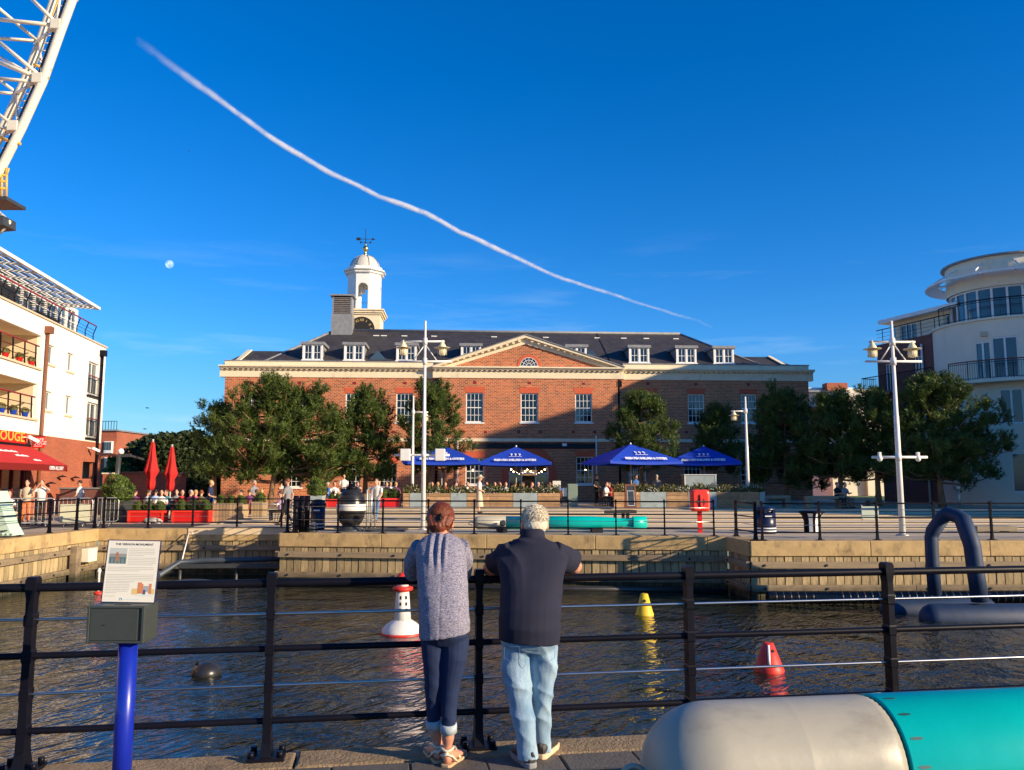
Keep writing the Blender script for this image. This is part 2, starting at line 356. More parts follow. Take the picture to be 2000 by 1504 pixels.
    M['darkgrey'] = mat('dark_grey_metal', (.045,.05,.052), .45, .1, 5)
    M['cabinet'] = mat('sage_cabinet', (.20,.26,.20), .6, .1, 3)
_m()
chips(M['torp_grey'], (.13,.115,.09), 7, .70); chips(M['torp_teal'], (.0,.20,.18), 7, .71); chips(M['black'], (.10,.055,.03), 26, .69); chips(M['buoy_white'], (.30,.24,.15), 9, .68); chips(M['blue_post'], (.06,.07,.12), 22, .70)
def leafmat(name, c1, c2, rough=.6, tl=.25):
    m = mat(name, c1, rough); t = m.node_tree; b = t.nodes['Principled BSDF']; l = t.links.new
    g = t.nodes.new('ShaderNodeNewGeometry'); mx = t.nodes.new('ShaderNodeMixRGB'); mx.inputs['Color1'].default_value = (*c1, 1); mx.inputs['Color2'].default_value = (*c2, 1)
    n = t.nodes.new('ShaderNodeTexNoise'); n.inputs['Scale'].default_value = 1.6; n.inputs['Detail'].default_value = 4; tcn = t.nodes.new('ShaderNodeTexCoord'); l(tcn.outputs['Object'], n.inputs['Vector'])
    ad = t.nodes.new('ShaderNodeMath'); ad.operation = 'MULTIPLY_ADD'; ad.inputs[1].default_value = .5; l(g.outputs['Random Per Island'], ad.inputs[0])
    mr = t.nodes.new('ShaderNodeMapRange'); mr.inputs['From Min'].default_value = .35; mr.inputs['From Max'].default_value = .65; mr.inputs['To Max'].default_value = .5; l(n.outputs['Fac'], mr.inputs['Value'])
    l(mr.outputs['Result'], ad.inputs[2]); l(ad.outputs[0], mx.inputs['Fac']); l(mx.outputs['Color'], b.inputs['Base Color'])
    b.inputs['Specular IOR Level'].default_value = .3
    if tl:
        tr = t.nodes.new('ShaderNodeBsdfTranslucent'); l(mx.outputs['Color'], tr.inputs['Color']); ms = t.nodes.new('ShaderNodeMixShader'); ms.inputs['Fac'].default_value = tl
        o = t.nodes['Material Output']; l(b.outputs[0], ms.inputs[1]); l(tr.outputs[0], ms.inputs[2]); l(ms.outputs[0], o.inputs['Surface'])
    return m
M['pine'] = leafmat('pine_needles', (.015,.040,.010), (.15,.205,.036), .5, .22)
M['dark_leaf'] = leafmat('dark_leaves', (.018,.030,.010), (.045,.065,.018), .6, .15)
M['box_leaf'] = leafmat('box_hedge_leaves', (.05,.10,.012), (.14,.19,.03), .6, .15)
M['herb'] = leafmat('planter_greens', (.06,.09,.02), (.20,.17,.06), .7, .2)
M['flower'] = leafmat('white_flowers', (.7,.68,.62), (.85,.82,.75), .7, .2)
# ================================================================ SETTING
WZ = -1.62          # water level
# quay edge, left to right (world x, y)
C0 = Vector((-14.9, 4.0)); C1 = Vector((-14.75, 29.9)); C2 = Vector((-7.75, 29.9)); C3 = Vector((-7.55, 27.3)); C4 = Vector((6.55, 25.6)); C5 = Vector((6.72, 23.75)); C6 = Vector((42.0, 24.3))
# near quay edge: the line of the near railing
def ny(x): return 5.50 + .160 * (x + .2)
NEAR0, NEAR1 = -16.0, 42.0

def ground():
    m = MB()
    # far plaza, one sheet reaching the horizon, with the basin cut out as its front outline
    pts = [(-14.9-3000, 4.0), (C0.x, C0.y), (C1.x, C1.y), (C2.x, C2.y), (C3.x, C3.y), (C4.x, C4.y), (C5.x, C5.y), (C6.x, C6.y), (3000, 24.3), (3000, 6000), (-3000, 6000)]
    cx = [(-3000,4.0),(C0.x,4.0),(C1.x,C1.y),(-3000,C1.y)]
    m.poly([(x,y,0) for x,y in cx])
    m.poly([(x,y,0) for x,y in [(-3000,C1.y),(C1.x,C1.y),(C2.x,C2.y),(C2.x,6000),(-3000,6000)]])
    m.poly([(x,y,0) for x,y in [(C2.x,C2.y),(C3.x,C3.y),(C4.x,C4.y),(C4.x,6000),(C2.x,6000)]])
    m.poly([(x,y,0) for x,y in [(C4.x,C4.y),(C5.x,C5.y),(C6.x,C6.y),(C6.x,6000),(C4.x,6000)]])
    m.poly([(C6.x,C6.y,0),(3000,C6.y,0),(3000,6000,0),(C6.x,6000,0)])
    o = m.build('plaza_ground', M['paving']); struct(o)
    # darker band of asphalt-like paving near the barriers and the feet of the steps
    n = MB()
    n.box(-40, 30.6, 0.002, -8.2, 33.2, .005)
    o = n.build('pavement', M['asphalt']); struct(o)
    # near quay
    q = MB(); q.poly([(NEAR0-2000, -2000, -.012), (NEAR1+2000, -2000, -.012), (NEAR1, ny(NEAR1)-.22, -.012), (NEAR0, ny(NEAR0)-.22, -.012)])
    o = q.build('near_quay_ground', M['asphalt']); struct(o)
ground()
def near_coping():
    g = bpy.data.objects.new('near_coping', None); C.objects.link(g); g['kind'] = 'structure'
    rnd = random.Random(3)
    x = NEAR0
    ux = Vector((1, .160, 0)).normalized(); vy = Vector((-ux.y, ux.x, 0))
    T = Matrix(((ux.x, vy.x, 0, -.2), (ux.y, vy.y, 0, 5.5), (0, 0, 1, 0), (0, 0, 0, 1)))
    me = None
    for k in range(-11, 30):
        L_ = 1.5
        b = MB(T); b.box(k*L_+.36+.004, -.20, -.42, (k+1)*L_+.36-.004, .11, .0 + rnd.uniform(-.003,.003)); b.build('coping_stone', M['concrete_n'], g, bevel=.02)
    # wall under the coping
    b = MB(T); b.box(-16, -.18, -3.5, 42, .06, -.42); b.build('quay_wall_face', M['oakh'], g)
    # rows of setts
    for r in range(0, 5):
        d0 = -.21 - (r+1)*.30
        for k in range(-7, 12):
            off = (r % 2)*.22 + rnd.uniform(-.004,.004)
            b = MB(T); b.box(k*.46+off+.006, d0+.006, -.06, (k+1)*.46+off-.006, d0+.30-.006, -.001+rnd.uniform(-.003,.003)); b.build('paving_slab', M['slab'], g, bevel=.006)
M['concrete_n'] = mat('sandy_coping_stone', (.27,.19,.105), .95, .2, 9, .8, 55, piece=.06, dirt=((.10,.07,.045), 3.0, .45))
near_coping()

def water():
    m = bpy.data.materials.new('harbour_water'); m.use_nodes = True; t = m.node_tree; b = t.nodes['Principled BSDF']; l = t.links.new
    b.inputs['Base Color'].default_value = (.016,.020,.013,1); b.inputs['Roughness'].default_value = .045; b.inputs['IOR'].default_value = 1.333; b.inputs['Specular IOR Level'].default_value = .62
    tcn = t.nodes.new('ShaderNodeTexCoord'); 
    def layer(scale, st, rot, w, det=2.5, dist=0.6):
        mr_ = t.nodes.new('ShaderNodeMapping'); mr_.inputs['Rotation'].default_value = (0,0,R(rot)); l(tcn.outputs['Object'], mr_.inputs['Vector'])
        mp = t.nodes.new('ShaderNodeMapping'); mp.inputs['Scale'].default_value = st; l(mr_.outputs['Vector'], mp.inputs['Vector'])
        n = t.nodes.new('ShaderNodeTexNoise'); n.inputs['Scale'].default_value = scale; n.inputs['Detail'].default_value = det; n.inputs['Distortion'].default_value = dist; l(mp.outputs['Vector'], n.inputs['Vector'])
        mu = t.nodes.new('ShaderNodeMath'); mu.operation = 'MULTIPLY'; mu.inputs[1].default_value = w; l(n.outputs['Fac'], mu.inputs[0]); return mu.outputs[0]
    a = layer(3.3, (.50,1.2,1), -55, .24, 1.8, .9); c = layer(8.5, (.7,1.4,1), -20, .060, 2.5); d = layer(.7, (1,1,1), 0, .45, 1)
    s1 = t.nodes.new('ShaderNodeMath'); s1.operation='ADD'; l(a, s1.inputs[0]); l(c, s1.inputs[1])
    s2 = t.nodes.new('ShaderNodeMath'); s2.operation='ADD'; l(s1.outputs[0], s2.inputs[0]); l(d, s2.inputs[1])
    pn = t.nodes.new('ShaderNodeTexNoise'); pn.inputs['Scale'].default_value = .16; pn.inputs['Detail'].default_value = 3; l(tcn.outputs['Object'], pn.inputs['Vector'])
    pr = t.nodes.new('ShaderNodeMapRange'); pr.inputs['From Min'].default_value = .35; pr.inputs['From Max'].default_value = .62; pr.inputs['To Min'].default_value = .45; pr.inputs['To Max'].default_value = 1.1; l(pn.outputs['Fac'], pr.inputs['Value'])
    bp = t.nodes.new('ShaderNodeBump'); l(pr.outputs['Result'], bp.inputs['Strength']); bp.inputs['Distance'].default_value = .34; l(s2.outputs[0], bp.inputs['Height']); l(bp.outputs['Normal'], b.inputs['Normal'])
    M['water'] = m
    w_ = MB(); w_.poly([(-16, 2.0, WZ), (60, 2.0, WZ), (60, 32, WZ), (-16, 32, WZ)]); o = w_.build('water', m); struct(o)
    w_ = MB(); w_.poly([(-16, 2.0, WZ-2.4), (60, 2.0, WZ-2.4), (60, 32, WZ-2.4), (-16, 32, WZ-2.4)]); o = w_.build('basin_floor', M['soil']); struct(o)
water()

# ---------------------------------------------------------------- far quay walls: coping, planks, walings
def quay_wall(p0, p1, label, pw=.24, seed=1, outward=None):
    d = (p1 - p0); Ln = d.length; d.normalize(); nrm = Vector((d.y, -d.x))          # towards the water
    T = Matrix(((d.x, -nrm.x, 0, p0.x), (d.y, -nrm.y, 0, p0.y), (0, 0, 1, 0), (0, 0, 0, 1)))   # local x along, y into the land
    g = thing('quay_wall', label, 'quay wall', (p0.x, p0.y, 0))
    rnd = random.Random(seed)
    k = 0; x = 0
    while x < Ln - .01:
        x1 = min(Ln, x + 3.4)
        b = MB(T); b.box(x+.003, -.05, -.42, x1-.003, .62, .004); b.build('coping_block', M['concrete'], g, bevel=.02); x = x1
    b = MB(T); b.box(0, .10, -3.9, Ln, .5, -.42); b.build('backing_wall', M['soil'], g)
    protos = []
    for q in range(4):
        p = MB(); p.box(.012, -.0, -3.2, pw-.012, .08, -.43 - (.0 if q % 2 else .01)); protos.append(p.mesh('plank')); protos[-1].materials.append(M['oak'])
    n = int(Ln / pw)
    for i in range(n):
        shared('plank', protos[rnd.randrange(4)], g, T @ Matrix.Translation((i*pw + (Ln-n*pw)/2, rnd.uniform(-.012,.012), 0)))
    bolt = MB(); bolt.tube([(0,-.03,0),(0,.02,0)], .035, 8); bme = bolt.mesh('bolt'); bme.materials.append(M['black_matt'])
    for z in (-.66, -1.30):
        x = 0
        while x < Ln - .01:
            x1 = min(Ln, x + 4.6)
            b = MB(T); b.box(x+.004, -.13, z-.09, x1-.004, -.015, z+.09); wl = b.build('waling_beam', M['oakh'], g, bevel=.008)
            for bx in np.arange(x+.35, x1-.1, 1.75): shared('bolt', bme, wl, T @ Matrix.Translation((bx, -.13, z)))
            x = x1
    return g
quay_wall(C0 + (C1-C0)*.45, C1, 'sunlit timber quay wall with yellowed coping at the far left', seed=1)
quay_wall(C1, C2, 'shaded timber wall of the quay recess behind the sign panel', seed=2)
def side(p0, p1, label, seed): quay_wall(p0, p1, label, seed=seed)
quay_wall(C2, C3, 'short return wall of the quay beside the dark recess', seed=3)
quay_wall(C3, C4, 'long timber-planked quay wall behind the leaning couple', seed=4)
quay_wall(C4, C5, 'short shaded return wall of the right-hand quay block', seed=5)
quay_wall(C5, C6, 'timber-planked quay wall behind the blue inflatable arch', seed=6)

# ---------------------------------------------------------------- steps of the plaza
def steps():
    g = bpy.data.objects.new('plaza_steps', None); C.objects.link(g); g['kind'] = 'structure'
    ys = [29.8, 32.2, 34.6, 37.0, 39.6, 42.3]; h = .055
    x0, x1 = -13.2, 60.0
    for k, y in enumerate(ys):
        yn = ys[k+1] if k+1 < len(ys) else 75.0
        xa = (-11.5, -11.5, -11.5, -11.5, -11.5, -11.5)[k] - (k*.1) if k < 5 else -22
        b = MB(); b.box(xa, y, (k+1)*h-.02, x1, y+.16, (k+1)*h); b.build('step_edge', M['stepdark'], g)
        b = MB(); b.box(xa, y+.02, -.2, x1, y+.158, (k+1)*h-.0205); b.build('step_riser', M['step'], g)
        b = MB(); b.box(xa, y+.16, -.2, x1, yn, (k+1)*h - .003); b.build('step_tread', M['step'] if k < 5 else M['paving'], g)
    return len(ys)*h
TZ = .33
steps()
# ================================================================ MAIN BRICK BUILDING
def wall_open(mb, u0, u1, z0, z1, ops, y=0.0, reveal=.22):
    """wall in local plane y with rectangular holes and their reveals; ops = (ua,ub,za,zb)"""
    us = sorted(set([u0,u1]+[v for o in ops for v in o[:2] if u0 < v < u1])); zs = sorted(set([z0,z1]+[v for o in ops for v in o[2:4] if z0 < v < z1]))
    for a, b in zip(us, us[1:]):
        for c, d in zip(zs, zs[1:]):
            mu, mz = (a+b)/2, (c+d)/2
            if any(o[0] < mu < o[1] and o[2] < mz < o[3] for o in ops): continue
            mb.poly([(a,y,c),(b,y,c),(b,y,d),(a,y,d)])
    for o in ops:
        a, b, c, d = o[:4]; e = y + reveal
        mb.poly([(a,y,c),(a,e,c),(a,e,d),(a,y,d)][::-1]); mb.poly([(b,y,c),(b,e,c),(b,e,d),(b,y,d)])
        mb.poly([(a,y,d),(a,e,d),(b,e,d),(b,y,d)][::-1]); mb.poly([(a,y,c),(a,e,c),(b,e,c),(b,y,c)])
def window(T, parent, ua, ub, za, zb, y=.10, cols=4, rows=4, fr=.07, mun=.03, mats=None, glass=None, curtain=0, name='window', halves=True, sill=None, sillmat=None):
    fm = mats or M['white_paint']
    b = MB(T)
    b.box(ua,y,za,ua+fr,y+.09,zb); b.box(ub-fr,y,za,ub,y+.09,zb); b.box(ua+fr,y,zb-fr,ub-fr,y+.09,zb); b.box(ua+fr,y,za,ub-fr,y+.09,za+fr*1.3)
    if halves:
        zm = (za+zb)/2; b.box(ua+fr,y-.012,zm-.03,ub-fr,y+.05,zm+.03)
    for i in range(1, cols): u = ua+fr+(ub-ua-2*fr)*i/cols; b.box(u-mun/2,y+.008,za+fr*1.3,u+mun/2,y+.045,zb-fr)
    for j in range(1, rows):
        z = za+(zb-za)*j/rows
        if halves and abs(z-(za+zb)/2) < .06: continue
        b.box(ua+fr,y+.010,z-mun/2,ub-fr,y+.043,z+mun/2)
    w_ = b.build(name, fm, parent)
    g = MB(T); g.poly([(ua+fr*.5,y+.060,za+.02),(ub-fr*.5,y+.060,za+.02),(ub-fr*.5,y+.060,zb-.02),(ua+fr*.5,y+.060,zb-.02)]); g.build('pane', glass or M['glass'], w_)
    if curtain:
        for s0, s1 in (((0,.26),(.74,1)) if curtain == 2 else ((0,.3),)):
            c = MB(T); n = 9; a = ua+fr+(ub-ua-2*fr)*s0; e = ua+fr+(ub-ua-2*fr)*s1
            rings = [[(a+(e-a)*k/n, y+.15+.03*math.sin(k*2.4), z) for k in range(n+1)] for z in (za+.1, zb-.05)]
            c.loft(rings, cap=False, closed=False); c.build('curtain', M['curtain'], w_)
    if sill:
        s = MB(T); s.box(ua-.08, -.06, za-.10, ub+.08, y, za-.002); s.build('sill', sillmat or M['white_paint'], w_)
    return w_
def clear_glass():
    m = bpy.data.materials.new('clear_glass'); m.use_nodes = True; t = m.node_tree; t.nodes.clear(); l = t.links.new
    tr = t.nodes.new('ShaderNodeBsdfTransparent'); gl = t.nodes.new('ShaderNodeBsdfGlossy'); gl.inputs['Roughness'].default_value = .04
    fr = t.nodes.new('ShaderNodeFresnel'); fr.inputs['IOR'].default_value = 1.5; mx = t.nodes.new('ShaderNodeMixShader'); o = t.nodes.new('ShaderNodeOutputMaterial')
    mr = t.nodes.new('ShaderNodeMath'); mr.operation = 'ADD'; mr.inputs[1].default_value = .04; l(fr.outputs[0], mr.inputs[0])
    tr.inputs['Color'].default_value = (.62,.68,.68,1)
    l(mr.outputs[0], mx.inputs['Fac']); l(tr.outputs[0], mx.inputs[1]); l(gl.outputs[0], mx.inputs[2]); l(mx.outputs[0], o.inputs['Surface']); return m
M['clear'] = clear_glass()

T = frame(0, 57.9, 0, R(3.5)); MAIN_T = T
def lf(px, py, d=0.0):
    p = onplane(px, py, T, d); return p.x, p.z
B = thing('brick_building', 'long red brick building with pedimented centre, slate roof and white clock cupola', 'building', (0,57.9,0), R(3.5))
uL = lf(437, 800)[0]; uR = lf(1581, 800)[0]
zc = lf(1000, 740)[1]; zf = lf(1000, 724)[1]; zp = lf(1000, 709.5)[1]
pL, pR = lf(858, 760)[0], lf(1205, 760)[0]; PJ = -.30
zstr0, zstr1 = lf(1050, 863)[1], lf(1050, 857)[1]
wt, wb = lf(1000, 768)[1], lf(1000, 825)[1]
tops = []
def W(cx, w=33, t=768, b=825, d=0): 
    a, _ = lf(cx-w/2, 800, d); c, _ = lf(cx+w/2, 800, d); return (a, c, lf(cx, b, d)[1], lf(cx, t, d)[1])
up_l = [W(490, 30), W(583), W(691), W(790)]; up_c = [W(927, 34, 767, 825, PJ), W(1034, 34, 768, 825, PJ), W(1140, 33, 769, 825, PJ)]; up_r = [W(1266, 32, 769, 826), W(1360, 32, 770, 826), W(1463, 30, 770, 826)]
lo_l = [W(573, 40, 905, 952), W(690, 34, 905, 952), W(760, 34, 905, 952)]; lo_c = [W(928, 36, 894, 947, PJ), W(1141, 33, 892, 946, PJ)]; lo_r = [W(1243, 34, 905, 950), W(1350, 34, 905, 950), W(1460, 34, 905, 950)]
ent = (lf(994,900,PJ)[0], lf(1072,900,PJ)[0], TZ, lf(1033, 886, PJ)[1])
b = MB(T); wall_open(b, uL, pL, TZ-.3, zc, up_l+lo_l); wall_open(b, pR, uR, TZ-.3, zc, up_r+lo_r)
b.poly([(uL,0,TZ-.3),(uL,0,zp),(uL,22,zp),(uL,22,TZ-.3)]); b.poly([(uR,0,TZ-.3),(uR,22,TZ-.3),(uR,22,zp),(uR,0,zp)]); b.poly([(uL,22,TZ-.3),(uL,22,zp),(uR,22,zp),(uR,22,TZ-.3)])
b.build('wall', M['brick'], B)
b = MB(T); wall_open(b, pL, pR, TZ-.3, zc, up_c+lo_c+[ent], PJ)
b.poly([(pL,PJ,TZ-.3),(pL,PJ,zc),(pL,0,zc),(pL,0,TZ-.3)]); b.poly([(pR,PJ,TZ-.3),(pR,0,TZ-.3),(pR,0,zc),(pR,PJ,zc)])
# spandrels of the round entrance arch
ec = (ent[0]+ent[1])/2; er = (ent[1]-ent[0])/2; ez = ent[3]-er
for sgn in (-1, 1):
    pts = [(ec+sgn*er, ent[3])] + [(ec+sgn*er*math.cos(a), ez+er*math.sin(a)) for a in np.linspace(0, math.pi/2, 9)]
    b.prism(pts, PJ+.0, PJ+.2)
b.build('centre_wall', M['brick'], B)
# interior darkness behind windows (floor slabs and back partition)
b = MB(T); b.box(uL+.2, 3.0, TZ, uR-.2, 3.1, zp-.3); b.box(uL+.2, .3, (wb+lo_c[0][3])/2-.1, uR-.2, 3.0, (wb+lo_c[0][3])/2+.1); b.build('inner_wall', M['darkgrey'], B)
for i, o in enumerate(up_l+up_c+up_r+lo_l+lo_c+lo_r):
    pj = PJ if o in up_c+lo_c else 0
    T2 = T @ Matrix.Translation((0, pj, 0))
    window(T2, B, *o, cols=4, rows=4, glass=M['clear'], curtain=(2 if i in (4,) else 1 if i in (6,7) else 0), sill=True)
    lb = MB(T2); a, c, z0, z1 = o; lb.prism([(a-.02,z1+.002),(c+.02,z1+.002),(c+.13,z1+.40),(a-.13,z1+.40)], -.012, .1); lb.build('brick_lintel', M['rubbed'], B)
    if o[3] > zstr1:
        vb = MB(T2); vm = (a+c)/2
        vb.box(vm-.12, -.006, z1+.62, vm+.12, .02, z1+.80)
        for s in (-.75, .75): vb.box(vm+s-.11, -.006, z0-.75, vm+s+.11, .02, z0-.58)
        vb.build('air_brick', M['red_dark'], B)
# entrance: arch ring, doors, dark interior
b = MB(T)
n = 20; ri, ro = er+.02, er+.52
i0 = [(ec+r*math.cos(math.pi*k/n), ez+r*math.sin(math.pi*k/n)) for r in (ri, ro) for k in range(n+1)]
for k in range(n):
    P = [i0[k], i0[k+1], i0[n+1+k+1], i0[n+1+k]]
    b.prism(P, PJ-.025, PJ+.05)
b.box(ec-ro, PJ-.025, ez-1.1, ec-ri, PJ+.05, ez); b.box(ec+ri, PJ-.025, ez-1.1, ec+ro, PJ+.05, ez)
b.build('arch_ring', M['rubbed'], B)
b = MB(T)
pr = [(ec+er*.97*math.cos(a), ez+er*.97*math.sin(a)) for a in np.linspace(0, math.pi, 17)]
for k in range(16): b.beam((pr[k][0], PJ+.3, pr[k][1]), (pr[k+1][0], PJ+.3, pr[k+1][1]), .08, .08, (0,1,0))
for u in (-.97, -.35, .35, .97): b.box(ec+er*u-.03, PJ+.27, TZ, ec+er*u+.03, PJ+.33, ez+er*.97*math.sqrt(1-min(1,u*u))+.02)
b.box(ec-er*.97, PJ+.27, ez+.0, ec+er*.97, PJ+.33, ez+.07)
d = b.build('door_frame', M['white_paint'], B)
b = MB(T); b.box(ec-er, PJ+.34, TZ+.0, ec-er*.36, PJ+.36, ez); b.box(ec+er*.36, PJ+.34, TZ, ec+er, PJ+.36, ez); b.build('door_glass', M['clear'], d)
b = MB(T); b.box(ec-.45, 1.6, TZ+1.75, ec+.75, 1.65, TZ+2.15); b.build('menu_board', M['curtain'], B)
bulbs = MB(T); 
bl = mat('lit_bulb', (1,.6,.3), emit=((1,.55,.22), 26.0))
rnd = random.Random(8)
for k in range(13):
    u = ec-er*.85+er*1.7*k/12; bb = MB(T); bb.sphere((u, PJ+.75+rnd.uniform(0,.6), ez+.30-.28*math.sin(math.pi*(k%6)/6)), .045, 8, 6); bb.build('light_bulb', bl, B)
for cx, cy in ((924, 918), (1146, 918)):
    u, z = lf(cx, cy, PJ); bb = MB(T); bb.sphere((u, PJ+.6, z), .06, 8, 6); bb.build('light_bulb', bl, B)
text('OPS', .34, T @ Matrix.Translation((lf(1066,928,PJ)[0], PJ+.25, lf(1066,928,PJ)[1])) @ Matrix.Rotation(R(90),4,'X'), M['white_print'], B)
# string course, sign board
b = MB(T); b.box(pL+.02, PJ-.10, zstr0, pR-.02, PJ, zstr1); b.build('string_course', M['stucco'], B)
b = MB(T); b.box(pR, -.10, zstr0, uR-.5, 0, zstr1); b.build('string_course', M['stucco'], B); b = MB(T); b.box(uL+.5, -.10, zstr0, pL, 0, zstr1); b.build('string_course', M['stucco'], B)
sb0, sb1 = lf(925, 876, PJ), lf(1165, 866, PJ)
b = MB(T); b.box(sb0[0], PJ-.07, sb0[1], sb1[0], PJ-.0, sb1[1]); sbd = b.build('sign_board', M['black_matt'], B)
b = MB(T); b.box(lf(1092,0,PJ)[0], PJ-.10, lf(1000,871,PJ)[1], lf(1100,0,PJ)[0], PJ-.07, lf(1000,866,PJ)[1]); b.build('small_light', M['white_print'], sbd)
# entablature: frieze, cornice, modillions, parapet
ov = .42
def entab(ua, ub, y0, name_suffix=''):
    b = MB(T); b.box(ua, y0-.06, zc, ub, y0+.4, zf); b.build('frieze', M['stucco'], B)
    b = MB(T); b.box(ua, y0-.30, zf+.001, ub, y0+.4, zf+.10); b.box(ua, y0-.44, zf+.10, ub, y0+.4, zf+.20); b.build('cornice', M['stucco'], B)
    b = MB(T); u = ua+.1
    while u < ub-.3: b.box(u, y0-.22, zf-.085, u+.15, y0-.058, zf); u += .36
    b.build('modillions', M['stucco'], B)
entab(uL-.35, pL-.45, 0); entab(pR+.45, uR+.35, 0); entab(pL-.45, pR+.45, PJ)
b = MB(T); b.box(uL-.05, -.02, zf+.20, pL-.45, .35, zp); b.build('parapet', M['stucco'], B)
b = MB(T); b.box(pR+.45, -.02, zf+.20, uR+.05, .35, zp); b.build('parapet', M['stucco'], B)
b = MB(T); b.box(uL-.10, -.07, zp, pL-.4, .40, zp+.06); b.build('parapet_cap', M['lead'], B); b = MB(T); b.box(pR+.4, -.07, zp, uR+.10, .40, zp+.06); b.build('parapet_cap', M['lead'], B)
# pediment
apex = lf(1026, 656, PJ); pa = (pL-.45, zf+.20); pb = (pR+.45, zf+.20); am = apex[0]
inner = .55
b = MB(T); b.prism([(pa[0]+.9, zf+.2), (pb[0]-.9, zf+.2), (am, apex[1]-inner)], PJ+.0, 6.0); b.build('pediment_wall', M['brick'], B)
for s, e in ((-1, pa), (1, pb)):
    b = MB(T)
    p0 = Vector((e[0], 0, e[1])); p1 = Vector((am, 0, apex[1])); dd = (p1-p0).normalized(); nn = Vector((0,0,1)); nn = (nn - dd*nn.dot(dd)).normalized()
    def pg(o0, o1, y0, y1): b.prism([((p0+nn*-o0).x, (p0-nn*o0).z if False else (p0.z-o0*1.0)), (am, apex[1]-o0), (am, apex[1]-o1), (p0.x - s*-0.0, p0.z-o1)], y0, y1)
    b.prism([(e[0]-s*.0, e[1]), (am, apex[1]), (am, apex[1]-.20), (e[0]-s*.45, e[1])], PJ-.44, .9)
    b.prism([(e[0]-s*.45, e[1]+.0), (am, apex[1]-.20), (am, apex[1]-.60), (e[0]-s*1.35, e[1])], PJ-.12, .5)
    k = 1
    b.build('raking_cornice', M['stucco'], B)
    m_ = MB(T)
    while k < 15:
        f = k/15; c = Vector((e[0]+(am-e[0])*f, 0, e[1]+(apex[1]-.20-e[1])*f)); m_.box(c.x-.09, PJ-.36, c.z-.17, c.x+.09, PJ-.122, c.z-.015); k += 1
    m_.build('modillions', M['stucco'], B)
    # small roof of the pediment running back into the main roof
    r_ = MB(T); r_.poly([(e[0], PJ-.46, e[1]+.02), (am, PJ-.46, apex[1]+.02), (am, 6.5, apex[1]+.02), (e[0], 6.5, e[1]+.02)]); 
    r_.build('pediment_roof', M['slate'], B)
    r_ = MB(T); r_.beam((e[0], PJ-.46, e[1]+.03), (am, PJ-.46, apex[1]+.03), .10, .05, (0,0,1)); r_.build('lead_edge', M['lead'], B)
# lunette
lu, lz = lf(1033, 715, PJ); lr = .62
b = MB(T)
for k in range(14):
    a0, a1 = math.pi*k/14, math.pi*(k+1)/14
    b.prism([(lu+lr*math.cos(a0),lz+lr*math.sin(a0)),(lu+lr*math.cos(a1),lz+lr*math.sin(a1)),(lu+(lr+.2)*math.cos(a1),lz+(lr+.2)*math.sin(a1)),(lu+(lr+.2)*math.cos(a0),lz+(lr+.2)*math.sin(a0))], PJ-.03, PJ+.05)
b.build('arch_ring', M['rubbed'], B)
b = MB(T); b.prism([(lu+lr*math.cos(a), lz+lr*math.sin(a)) for a in np.linspace(0, math.pi, 15)], PJ-.008, PJ+.004); lg = b.build('lunette_window', M['glass'], B)
b = MB(T)
for a in np.linspace(0, math.pi, 7): b.beam((lu+.15*math.cos(a), PJ-.02, lz+.15*math.sin(a)), (lu+.6*math.cos(a), PJ-.02, lz+.6*math.sin(a)), .025, .03, (0,1,0))
for rr in (.17, .42, .60):
    pr = [(lu+rr*math.cos(a), PJ-.02, lz+rr*math.sin(a)) for a in np.linspace(0, math.pi, 13)]
    for k in range(12): b.beam(pr[k], pr[k+1], .03, .03, (0,1,0))
b.box(lu-.72, PJ-.05, lz-.10, lu+.72, PJ+.0, lz)
b.build('frame', M['white_paint'], lg)
# main roof: hipped
ry = 6.8; slope0 = .7
def lfz(px, py, d): return lf(px, py, d)
rl, rz_ = lf(655, 646, ry); rr_, rz2 = lf(1328, 653, ry); rz_ = (rz_+rz2)/2
eL, eR = lf(507, 712, .6)[0], lf(1500, 716, .6)[0]; ez0 = zp - .12; yb = 2*ry - .6
def roofz(y): return ez0 + (rz_-ez0)*(y-.6)/(ry-.6)
b = MB(T); b.poly([(eL,.6,ez0),(eR,.6,ez0),(rr_,ry,rz_),(rl,ry,rz_)]); b.poly([(eR,.6,ez0),(eR,yb,ez0),(rr_,ry,rz_)]); b.poly([(eL,yb,ez0),(eL,.6,ez0),(rl,ry,rz_)]); b.poly([(eR,yb,ez0),(eL,yb,ez0),(rl,ry,rz_),(rr_,ry,rz_)])
b.build('roof', M['slate'], B)
b = MB(T); b.tube([(rl,ry,rz_+.05),(rr_,ry,rz_+.05)], .11, 6); b.tube([(eL,.6,ez0+.04),(rl,ry,rz_+.04)], .10, 6); b.tube([(eR,.6,ez0+.04),(rr_,ry,rz_+.04)], .07, 6); b.build('lead_ridge', M['lead_w'] if 'lead_w' in M else M['lead'], B)
b = MB(T); b.box(uL+.3, .36, ez0-.9, uR-.3, 22, ez0-.75); b.box(eL-.2,.35,ez0-.2,eR+.2,.65,ez0); b.build('flat_roof', M['lead'], B)
